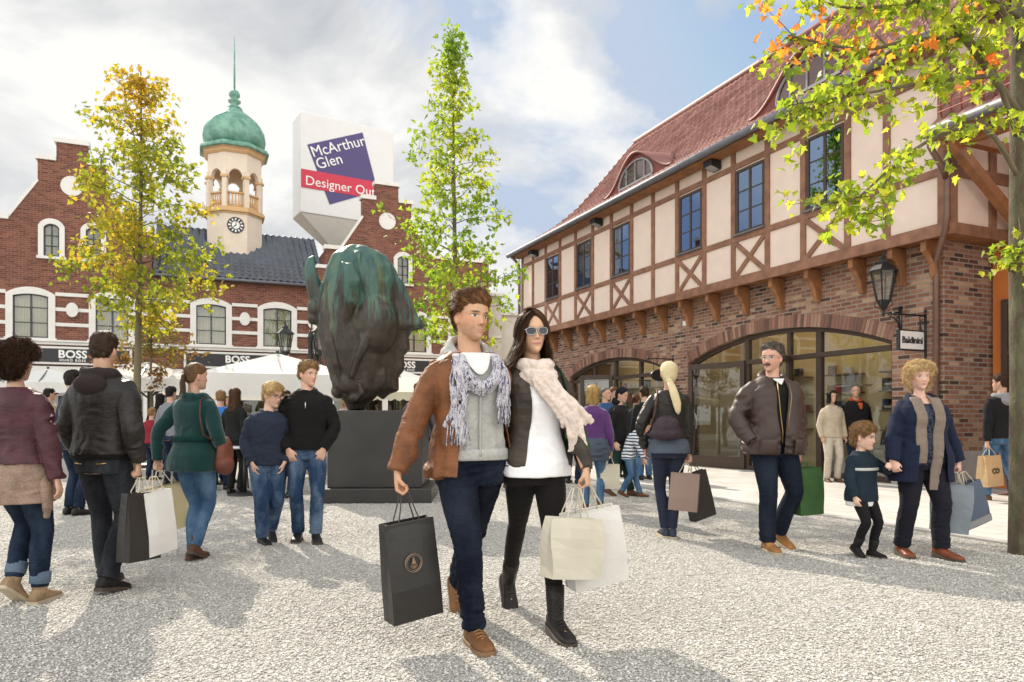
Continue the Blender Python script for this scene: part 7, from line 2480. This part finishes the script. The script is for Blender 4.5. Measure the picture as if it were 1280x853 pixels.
pos = np.array([tuple(v) for v in LP]); dirs = np.array([tuple(v) for v in LD]); c = np.array(LC) * q.uniform(.75, 1.2, (len(LC), 1))
link_mesh('crown', leaves_mesh(pos, .078 * q.uniform(.55, 1.25, len(pos)), dirs, c, True, q), LEAF, nt_o)
# ================================================================ bronze horse head on its block
PD = 10.0
pcx = (470 - U0) * (PD + .2) / F_PX
def stone_dark(): return mat('dark_basalt', (.024, .022, .020), .42, .25, 3, 60, .2, .003)
ped = empty('pedestal', (pcx, PD + .55, 0), rad(2), 'dark block pedestal with a wider base slab under the bronze horse head', 'pedestal')
b = MB(); b.box(-.64, .66, -.62, .62, .20, 1.27); b.build('block', stone_dark(), ped, bevel=.012)
b = MB(); b.box(-.78, .80, -.76, .76, 0, .20); b.build('base_slab', stone_dark(), ped, bevel=.012)
hz = lambda v: CAM_H + (V0 - v) * PD / F_PX + .0
SD = PD + .45
hc = Vector(((450 - U0) * SD / F_PX, SD, 0))
hh = empty('horse_head_sculpture', (hc.x, hc.y, 0), 0, 'giant bronze horse head with green patina, nose down on the dark pedestal', 'sculpture')
def sx(u): return (u - 450) * SD / F_PX
def sz(v): return CAM_H + (V0 - v) * SD / F_PX
mb = MB()
ROW = [(310, 438, 460, .35), (315, 426, 474, .5), (323, 416, 486, .66), (338, 409, 495, .76), (358, 404, 500, .80), (380, 399, 500, .80), (400, 397, 497, .78), (420, 400, 492, .74), (440, 404, 488, .70), (460, 409, 485, .62), (475, 414, 482, .55), (487, 420, 477, .48), (497, 428, 470, .40), (506, 433, 460, .30), (513, 435, 456, .22)]
rings = []
for v, a, b_, dep in ROW:
    n = 28; cx_, hw = (sx(a) + sx(b_)) / 2, (sx(b_) - sx(a)) / 2
    rings.append([Vector((cx_ + hw * math.copysign(abs(math.cos(t)) ** .85, math.cos(t)), dep * .62 * math.copysign(abs(math.sin(t)) ** .9, math.sin(t)), sz(v))) for t in [2 * math.pi * i / n for i in range(n)]])
mb.rings(rings)
def px(u, v, y=0.0): return Vector((sx(u), y, sz(v)))
# ears
mb.tube([px(407, 388, -.12), px(399, 370, -.16), px(394, 352, -.18), px(391, 338, -.16), px(392, 326, -.12), px(396, 321, -.1)], [.14, .125, .105, .085, .055, .02], 14, flat=.75)
mb.tube([px(441, 410, -.44), px(449, 384, -.58), px(453, 362, -.64), px(449, 347, -.66), px(439, 339, -.60)], [.05, .10, .115, .085, .015], 12, flat=.6)
# brow and eye on the profile, cheek, nostrils, jaw
mb.ball(px(399, 388, -.10), (.14, .20, .17), 14, 10)
mb.ball(px(396, 400, -.16), (.09, .10, .10), 12, 8)
mb.ball(px(470, 405, -.22), (.36, .32, .50), 18, 12)
mb.ball(px(436, 478, -.16), (.20, .20, .22), 14, 10)
mb.ball(px(428, 490, -.12), (.13, .16, .11), 12, 8); mb.ball(px(449, 497, -.18), (.12, .10, .10), 12, 8)
mb.ball(px(470, 470, .0), (.26, .26, .30), 14, 10)
mb.tube([px(415, 398, -.36), px(421, 430, -.40), px(428, 458, -.38), px(432, 478, -.32)], [.05, .075, .06, .03], 8)
mb.tube([px(478, 388, -.46), px(470, 420, -.46), px(456, 450, -.44), px(446, 474, -.36)], [.04, .07, .06, .03], 8)
mb.tube([px(455, 480, -.34), px(458, 492, -.30), px(450, 502, -.24)], [.035, .045, .03], 8)
# torn flap of the neck on the right
# the cut edge of the neck sweeps out to the right as one thick torn sheet
edge = [(478, 330), (503, 352), (513, 376), (522, 396), (531, 406), (527, 411), (514, 413), (509, 420), (511, 436), (503, 444), (504, 462), (496, 470), (497, 488), (486, 492), (478, 500)]
n_ = len(edge)
sheet = []
for (u, v), y0, t_ in zip(edge, np.linspace(-.05, .10, n_), [.20, .16, .11, .07, .035, .035, .07, .09, .06, .08, .06, .08, .06, .07, .08]):
    row = []
    for k in range(8):
        f_ = k / 7
        uu = 452 + (u - 452) * (.25 + .75 * f_)
        row.append((uu, v + (1 - f_) * (420 - v) * .25, y0 * (1 - f_) + .05 * f_, (.42 * (1 - f_) + t_ * f_)))
    sheet.append(row)
for a_, b_ in zip(sheet, sheet[1:]):
    ring_ = []
    for row in (a_, b_):
        f0 = [px(u, v, y - t) for u, v, y, t in row]; bk = [px(u, v, y + t) for u, v, y, t in row]
        ring_.append(f0 + bk[::-1])
    mb.rings(ring_)
# locks of mane
for k in range(9):
    u0 = 424 + k * 7.5
    q_ = np.random.default_rng(k)
    l = q_.uniform(40, 95)
    pts = []
    for j in range(9):
        t = j / 8
        v = 322 + 18 * abs(k - 5) / 5 + l * t
        u = u0 + 6 * math.sin(t * 3 + k) + (u0 - 455) * .30 * t
        row = min(ROW, key=lambda r: abs(r[0] - v))
        hw = (row[2] - row[1]) / 2; cx_ = (row[1] + row[2]) / 2
        s_ = max(-.97, min(.97, (u - cx_) / hw))
        pts.append(px(u, v, -row[3] * .62 * math.sqrt(1 - s_ * s_) - .012))
    mb.tube(pts, [.030 * (1 - .8 * j / 8) + .008 for j in range(9)], 8, flat=.5)
me = remesh(mb, .015, 5)
co = get_co(me); no = get_no(me)
fr3 = np.array([9, 9, 2.2])
co = co + no * (.012 * vnoise(co * fr3, 3) + .005 * vnoise(co * fr3 * 2.3, 4))[:, None]
set_co(me, co)
def bronze():
    m, nt, nodes, links, b = _nodes('patinated_bronze')
    v = objco(nt); t = nt.nodes.new('ShaderNodeTexCoord'); s_ = N(nt, 'ShaderNodeSeparateXYZ'); links.new(t.outputs['Object'], s_.inputs[0])
    n1 = noise(nt, objco(nt, (5, 5, .9)), 1.0, 7, .62, .6); n2 = noise(nt, v, 9, 6, .6); n3 = noise(nt, objco(nt, (14, 14, 1.6)), 1.6, 5, .6)
    h = mathn(nt, 'MULTIPLY', mathn(nt, 'SUBTRACT', s_.outputs[2], 2.30), .46)       # rain reaches the top first
    f = mathn(nt, 'ADD', mathn(nt, 'MULTIPLY', n1, 1.25), h)
    f = mathn(nt, 'ADD', f, mathn(nt, 'MULTIPLY', mathn(nt, 'SUBTRACT', n3, .46), 1.0))
    base = ramp(nt, n2, [(.3, (.022, .017, .012)), (.7, (.056, .042, .030))])
    g = ramp(nt, noise(nt, objco(nt, (3.2, 3.2, .5)), 1.3, 4), [(.38, (.026, .080, .068)), (.55, (.055, .120, .092)), (.68, (.090, .115, .045))])
    c = mixc(nt, ramp(nt, f, [(.78, (0, 0, 0)), (1.08, (1, 1, 1))]), base, g)
    links.new(c, b.inputs['Base Color'])
    b.inputs['Roughness'].default_value = .5; b.inputs['Metallic'].default_value = .15; b.inputs['Specular IOR Level'].default_value = .5
    nb = bump(nt, noise(nt, objco(nt, (4, 4, .7)), 6, 6), .35, .012)
    links.new(bump(nt, n2, .4, .012, nb), b.inputs['Normal'])
    return m
link_mesh('head', me, bronze(), hh, True)

# ================================================================ parasols and stall
CANV = None
m_, nt_, nodes_, links_, b_ = _nodes('white_canvas')
b_.inputs['Base Color'].default_value = (.78, .77, .74, 1); b_.inputs['Roughness'].default_value = .9
tr_ = N(nt_, 'ShaderNodeBsdfTranslucent'); tr_.inputs[0].default_value = (.75, .73, .68, 1)
mx_ = N(nt_, 'ShaderNodeMixShader', i_0=.30); links_.new(b_.outputs[0], mx_.inputs[1]); links_.new(tr_.outputs[0], mx_.inputs[2]); links_.new(mx_.outputs[0], nodes_['Material Output'].inputs[0])
links_.new(bump(nt_, noise(nt_, objco(nt_), 3, 4), .25, .03), b_.inputs['Normal'])
CANV = m_
GREEN_POLE = mat('dark_green_pole', (.008, .028, .022), .4, .1, bstr=0)
def parasol(u, d, ztop, zedge, half, rz, label, val=.28):
    o = empty('parasol', ((u - U0) * d / F_PX, d, 0), rad(rz), label, 'parasol', 'white parasols on the square')
    c = MB()
    n = 10
    for q in range(4):
        a = Matrix.Rotation(q * math.pi / 2, 4, 'Z')
        c.M = a
        def fn(s_, t):
            x = -half * t + 2 * half * t * s_; y = -half * t
            z = ztop + (zedge - ztop) * t - .05 * math.sin(math.pi * t) * (1 - abs(2 * s_ - 1)) * 1.0
            return (x, y, z)
        c.grid(fn, n, 6)
        c.grid(lambda s_, t: (-half + 2 * half * s_, -half - .01 * t - .02 * math.sin(s_ * 19) * t, zedge - val * t), 14, 2)
    c.M = None
    cp = c.build('canopy', CANV, o, False)
    p = MB(); p.tube([(0, 0, 0), (0, 0, ztop + .05)], .035, 10); p.build('pole', GREEN_POLE, o, True)
    r = MB()
    for q in range(8):
        a = q * math.pi / 4
        L = half * (1.40 if q % 2 else 1.0)
        a += math.pi / 2 if True else 0
        r.beam((.04 * math.cos(a), .04 * math.sin(a), ztop - .04), (L * math.cos(a) * .985, L * math.sin(a) * .985, zedge - .02), .02, .03)
        r.beam((.05 * math.cos(a), .05 * math.sin(a), ztop - .85), (L * .5 * math.cos(a), L * .5 * math.sin(a), (ztop + zedge) / 2 - .05), .018, .026)
    r.build('rib', GREEN_POLE, o)
    b = MB(); b.box(-.35, .35, -.35, .35, 0, .08); b.build('base', stone_dark(), o, bevel=.01)
    return o
parasol(186, 17.2, 2.52, 2.05, 1.35, 18, 'white square parasol behind the man in black leather')
parasol(347, 14.6, 2.48, 1.98, 1.45, 22, 'large white square parasol behind the two boys', .42)
parasol(494, 19.5, 2.55, 2.02, 1.1, 22, 'white parasol right of the bronze horse head')
parasol(60, 21.0, 2.62, 2.15, 1.5, 24, 'white parasol behind the curly-haired woman at the left')
# market stall with scalloped awning between horse and man
st = empty('market_stall', ((500 - U0) * 17.6 / F_PX, 17.6, 0), rad(20), 'market stall with pale scalloped awning right of the pedestal', 'stall')
a = MB()
a.grid(lambda s_, t: (-1.3 + 2.6 * s_, -.9 + 1.6 * (1 - t) - .0, 2.20 - .42 * t), 12, 4)
a.grid(lambda s_, t: (-1.3 + 2.6 * s_, -.9 - .005 * t, 1.78 - (.16 + .05 * abs(math.sin(s_ * math.pi * 13))) * t), 104, 2)
a.build('awning', mat('cream_awning', (.62, .57, .44), .9, .05, bstr=.1), st)
a = MB(); a.box(-1.2, 1.2, -.6, .5, 0, .95); a.build('counter', mat('stall_wood', (.16, .09, .05), .7), st)
a = MB()
for x in (-1.2, 1.2):
    for y in (-.85, .65): a.tube([(x, y, 0), (x, y, 2.0)], .03, 8)
a.build('post', GREEN_POLE, st, True)
# cafe tables with white cloths and dark chairs
def cafe_table(u, d, label):
    o = empty('cafe_table', ((u - U0) * d / F_PX, d, 0), 0, label, 'table', 'small round tables under the parasols')
    t = MB(); t.lathe([(.40, .71), (.42, .72), (.42, .74), (.40, .745)], 24); t.build('tabletop', mat('pale_tabletop', (.45, .47, .48), .35), o, True)
    t = MB(); t.tube([(0, 0, .02), (0, 0, .71)], .03, 8); t.lathe([(.25, 0), (.25, .02), (.04, .05)], 18); t.build('leg', IRON, o, True)
def cafe_chair(u, d, rz, label):
    o = empty('cafe_chair', ((u - U0) * d / F_PX, d, 0), rad(rz), label, 'chair', 'dark chairs under the parasols')
    t = MB(); t.box(-.21, .21, -.21, .21, .44, .47); t.build('seat', mat('red_cushion', (.25, .02, .03), .8), o, bevel=.01)
    t = MB(); t.grid(lambda s_, v: (-.2 + .4 * s_, .20 + .03 * math.cos(math.pi * (s_ - .5)) + .05 * v, .55 + .33 * v), 8, 4); t.build('backrest', IRON, o, True, solid=.02)
    for x in (-.18, .18):
        for y in (-.18, .18):
            l = MB(); l.tube([(x, y, .45), (x * 1.1, y * 1.1, 0)], .014, 6); l.build('leg', IRON, o)
cafe_table(306, 10.9, 'round pale table beside the dark-haired woman in black')
cafe_table(262, 12.6, 'round pale table behind the teal coat, farther than the other table')
cafe_chair(318, 11.6, 200, 'dark chair with red cushion between the teal coat and the boy with glasses')
cafe_chair(290, 12.0, 40, 'dark chair with red cushion just behind the dark-haired woman in black')
# street lantern beside the horse
lp = empty('street_lamp', ((388 - U0) * 16.6 / F_PX, 16.6, 0), rad(8), 'black cast-iron street lamp with several lanterns, partly hidden by the bronze horse', 'street lamp')
p = MB(); p.lathe([(.16, 0), (.16, .25), (.11, .35), (.08, .6), (.065, .9), (.055, 2.2), (.09, 2.3), (.10, 2.42), (.06, 2.55), (.045, 2.9), (.07, 3.0), (.02, 3.2)], 14); p.build('post', IRON, lp, True)
for k, a in enumerate((180, 80, 300, 0)):
    c, s_ = math.cos(rad(a)), math.sin(rad(a))
    R2 = .56
    ar = MB()
    ar.tube([(.04 * c, .04 * s_, 2.30), (.25 * c, .25 * s_, 2.20), (.48 * c, .48 * s_, 2.26), (R2 * c, R2 * s_, 2.40), (R2 * c, R2 * s_, 2.50)], .02, 6)
    ar.tube([(.04 * c, .04 * s_, 2.55), (.20 * c, .20 * s_, 2.50), (.38 * c, .38 * s_, 2.32), (.30 * c, .30 * s_, 2.24), (.24 * c, .24 * s_, 2.34)], .014, 6)
    ar.build('arm', IRON, lp, True)
    lantern(lp, Matrix.Translation((R2 * c, R2 * s_, 2.58)), 1.12)

# ================================================================ bags
PAPER = {}
def paper(name, col, rough=.6): return mat(name, col, rough, .07, 5, 30, .25, .006)
def bag(label, hand, w, h, dp, yaw, m, cord=CORD, drop=.16, tilt=0, roll=0, group=None, inside=None, name='shopping_bag', hk='cord', slump=0.0):
    """Open paper carrier with side gussets, folded top and two loops; hangs from the point hand."""
    o = empty(name, tuple(hand), rad(yaw), label, 'shopping bag', group)
    o.rotation_euler = (rad(tilt), rad(roll), rad(yaw))
    zt = -drop; zb = zt - h
    b = MB()
    n = 7
    gus = lambda t: dp * .30 * (1 - t) ** 1.0
    rings = []
    for i in range(n):
        t = i / (n - 1)                         # 0 top .. 1 bottom
        z = zt + (zb - zt) * t
        d = dp * (.55 + .45 * min(1, t * 1.5)) / 2
        g = dp * .22 * (1 - t) ** 1.4
        ww = w / 2 * (1 - .015 * (1 - t)) + slump * math.sin(t * 5) * .01
        bl = .008 * math.sin(math.pi * t) + slump * .012 * math.sin(7 * t)
        rings.append([(-ww, -d, z), (-ww * .35, -d - bl, z), (ww * .4, -d - bl * .7, z), (ww, -d, z), (ww - g, 0, z), (ww, d, z), (ww * .3, d + bl, z), (-ww * .4, d + bl, z), (-ww, d, z), (-ww + g, 0, z)])
    b.rings(rings, False)
    k = len(rings[0]); b.f.append(tuple(range((n - 1) * k, n * k))); b.mi.append(0)
    ob = b.build('bag_body', m, o, False, solid=.003)
    # turned-in top hem
    hm = MB()
    for s_ in (-1, 1): hm.box(-w / 2 + .004, w / 2 - .004, s_ * (dp * .275 + .001), s_ * (dp * .275 + .0035), zt - .035, zt + .002)
    hm.build('top_hem', m, ob)
    for s_ in (-1, 1):
        hd = MB()
        y = s_ * dp * .275
        pts = [(-w * .20, y, zt - .03), (-w * .20, y, zt + .01), (-w * .13, y * .7, zt + drop * .5), (-.02, y * .25, -.004), (.02, y * .25, -.004), (w * .13, y * .7, zt + drop * .5), (w * .20, y, zt + .01), (w * .20, y, zt - .03)]
        hd.tube(pts, .0038, 6)
        hd.build('handle', cord, o, True)
    return o, (w, h, dp, zt)
def grip(f, q): return f.world(f.hand[q]['grip_at'])
def ring_logo(o, x, z, y, r, m, text=None):
    l = MB(); l.M = Matrix.Translation((x, y, z)) @ Matrix.Rotation(rad(90), 4, 'X')
    l.tube([(r * math.cos(a), r * math.sin(a), 0) for a in np.linspace(0, 6.283, 29)[:-1]], .0022, 4, closed=True)
    l.tube([(r * .82 * math.cos(a), r * .82 * math.sin(a), 0) for a in np.linspace(0, 6.283, 29)[:-1]], .0012, 4, closed=True)
    l.prism([(-.012, -.004), (.012, -.004), (.004, .020), (0, .032), (-.004, .020)], -.0012, .0012, 'z')
    l.beam((-.020, -.012, 0), (.020, -.012, 0), .003, .003); l.beam((-.016, -.019, 0), (.016, -.019, 0), .003, .003); l.beam((-.010, -.025, 0), (.010, -.025, 0), .003, .003)
    l.build('logo', m, o)
BAGBLK = paper('black_card', (.020, .018, .016), .42)
g0 = grip(man, -1)
o, d_ = bag('large black carrier bag with round bronze emblem held by man in brown leather', g0, .27, .49, .115, 16, BAGBLK, mat('dark_cord', (.05, .04, .035), .7), .145, 0, 0)
o.rotation_euler = (rad(2), rad(-6), rad(34))
ring_logo(o, -.01, d_[3] - .20, -.0675, .045, mat('bronze_print', (.30, .20, .13), .4, .1, metal=.4, bstr=0))
g1 = grip(wom, 1)
o, _ = bag('cream paper carrier bag, smaller of two held by the woman in sunglasses', g1 + Vector((-.045, -.07, .0)), .30, .30, .13, 0, paper('cream_paper', (.52, .48, .38)), CORD, .155, slump=1)
o.rotation_euler = (rad(-3), rad(6), rad(26))
o, _ = bag('tall pale grey carrier bag behind the cream bag of the woman in sunglasses', g1 + Vector((.02, .05, .0)), .32, .40, .13, 0, paper('grey_white_paper', (.62, .60, .56)), CORD, .13, slump=.5)
o.rotation_euler = (rad(2), rad(-8), rad(20))
gb = grip(blk, -1)
for lab, off, w_, h_, m_, rz_, ro in (('black carrier bag beside the man in black leather, nearest of his bags', (.075, -.05, 0), .25, .44, BAGBLK, 70, 2), ('white carrier bag between black and gold bags by the man in black leather', (.11, .04, 0), .25, .42, paper('white_card', (.70, .69, .66)), 74, -4)):
    o, _ = bag(lab, gb + Vector(off), w_, h_, .11, 0, m_, CORD, .10)
    o.rotation_euler = (rad(0), rad(ro), rad(rz_))
gt_ = grip(teal, 1)
o, _ = bag('pale gold carrier bag held by the woman in the teal coat', gt_ + Vector((.02, -.02, 0)), .34, .36, .12, 0, paper('pale_gold_paper', (.40, .34, .19), .45), CORD, .13, slump=.6)
o.rotation_euler = (rad(3), rad(-12), rad(30))
o, _ = bag('plain white carrier bag behind the pale gold one of the teal-coated woman', gt_ + Vector((.03, .10, 0)), .28, .30, .10, 0, paper('white_card', (.7, .69, .66)), CORD, .14)
o.rotation_euler = (0, rad(-6), rad(20))
gh_ = grip(hs_, -1)
o, _ = bag('taupe carrier bag held by the woman in the cream headscarf', gh_ + Vector((-.02, -.03, 0)), .27, .36, .09, 0, paper('taupe_paper', (.24, .165, .13)), CORD, .10)
o.rotation_euler = (0, rad(4), rad(-20))
o, _ = bag('black carrier bag beside the taupe one of the woman in cream headscarf', gh_ + Vector((.05, .03, 0)), .26, .46, .09, 0, BAGBLK, mat('dark_cord', (.05, .04, .035)), .10)
o.rotation_euler = (0, rad(-14), rad(25))
go = grip(old, 1)
o, _ = bag('green fabric carrier bag carried by the older man in the brown jacket', go + Vector((.075, -.03, 0)), .25, .41, .15, 0, cloth('green_bag_cloth', (.055, .120, .042), 200), mat('green_strap', (.05, .17, .05), .8), .05, slump=1)
o.rotation_euler = (rad(2), rad(-3), rad(14))
o, _ = bag('small white carrier bag tucked behind the green bag', go + Vector((.02, .05, 0)), .18, .30, .10, 0, paper('white_card', (.7, .69, .66)), CORD, .06)
gk = grip(bln, 1)
o, _ = bag('pale grey-blue carrier bag held by the curly blonde woman', gk + Vector((-.03, -.02, 0)), .28, .40, .13, 0, paper('slate_blue_paper', (.16, .185, .205)), CORD, .10, slump=1)
o.rotation_euler = (0, rad(5), rad(-20))
o, _ = bag('denim-blue carrier bag with grey lower border, held by the curly blonde woman', gk + Vector((.05, .0, 0)), .26, .36, .12, 0, paper('denim_blue_paper', (.055, .080, .118)), CORD, .10, slump=.5)
o.rotation_euler = (rad(0), rad(-16), rad(18))
bb = MB(); bb.box(-.132, .132, -.0655, .0655, -.455, -.40); bb.build('border', paper('grey_border', (.20, .20, .20)), o)
gn = grip(nm, 1)
o, _ = bag('tan paper carrier bag with dark round monogram held by the man walking away', gn, .34, .42, .16, 0, paper('tan_paper', (.46, .31, .16)), CORD, .10)
o.rotation_euler = (0, rad(-2), rad(24))
me = text_mesh('CO', .10, .002, bold=.004, ax='CENTER'); t = link_mesh('logo', me, mat('dark_print', (.06, .04, .03), .6, bstr=0), o); t.rotation_euler = (rad(90), 0, 0); t.location = (0, -.088, -.34)
gp = grip(pu, -1)
o, _ = bag('cream carrier bag hanging beside the blonde woman in purple', gp, .24, .30, .10, 0, paper('cream_paper', (.52, .48, .38)), CORD, .10)
# shoulder bags
def shoulder_bag(f, q, x, z, size, m, label, strap_m, front=True, sw=.022, y=None, hang='straight', name='shoulder_bag'):
    """Soft hobo bag at the hip and a strap over the shoulder."""
    s_ = MB()
    c = Vector((q * x, y if y is not None else (-.05 if front else .05), z))
    w, h, d = size
    s_.ball(f.warp1(c), (d, w, h), 16, 12)
    s_.ball(f.warp1(c + Vector((0, 0, -h * .45))), (d * 1.25, w * 1.05, h * .55), 16, 12)
    me = remesh(s_, .009, 4)
    f.bump_mesh(me, .012, np.array((14, 14, 9)), 5)
    set_co(me, get_co(me) * f.k)
    o = empty(name, tuple(f.root.location), f.root.rotation_euler.z, label, 'handbag')
    link_mesh('bag_body', me, m, o, True)
    st_ = MB(Matrix.Scale(f.k, 4))
    hw, df, db = f.torso_dims(1.40)
    top = f.warp1((q * .115, .0, 1.475)); a = f.warp1(c + Vector((0, -w * .7, h * .6))); b = f.warp1(c + Vector((0, w * .7, h * .6)))
    fa = f.warp1((q * .145, -.135, 1.28)); fb = f.warp1((q * .150, .140, 1.28)); ga = f.warp1((q * .185, -.14, 1.12)); gb2 = f.warp1((q * .19, .145, 1.12))
    st_.tube([a, ga, fa, f.warp1((q * .125, -.09, 1.42)), top, f.warp1((q * .125, .10, 1.42)), fb, gb2, b], [(sw / 2, .004)] * 9, 8, ref=(0, 1, 0) if False else None)
    st_.build('strap', strap_m, o, True)
    return o
shoulder_bag(teal, -1, .27, .93, (.105, .17, .055), leather('cognac_bag_leather', (.13, .042, .026), .5), 'slouchy reddish brown leather shoulder bag hanging on the teal coat', leather('dark_strap_leather', (.06, .025, .015), .5))
GREEN_L = cloth('green_bag_leather', (.020, .060, .014), 120, rough=.45, bstr=.2)
shoulder_bag(wom, 1, .225, 1.055, (.12, .10, .055), GREEN_L, 'dark green handbag with chain strap on the shoulder of the woman in sunglasses', cloth('dark_green_strap', (.010, .030, .016), 120))
shoulder_bag(hs_, 1, .06, 1.10, (.06, .13, .13), leather('aubergine_bag_leather', (.035, .022, .030), .45), 'dark aubergine handbag worn on the back of the woman in the cream headscarf', leather('dark_strap_leather', (.06, .025, .015)), False, y=.20)
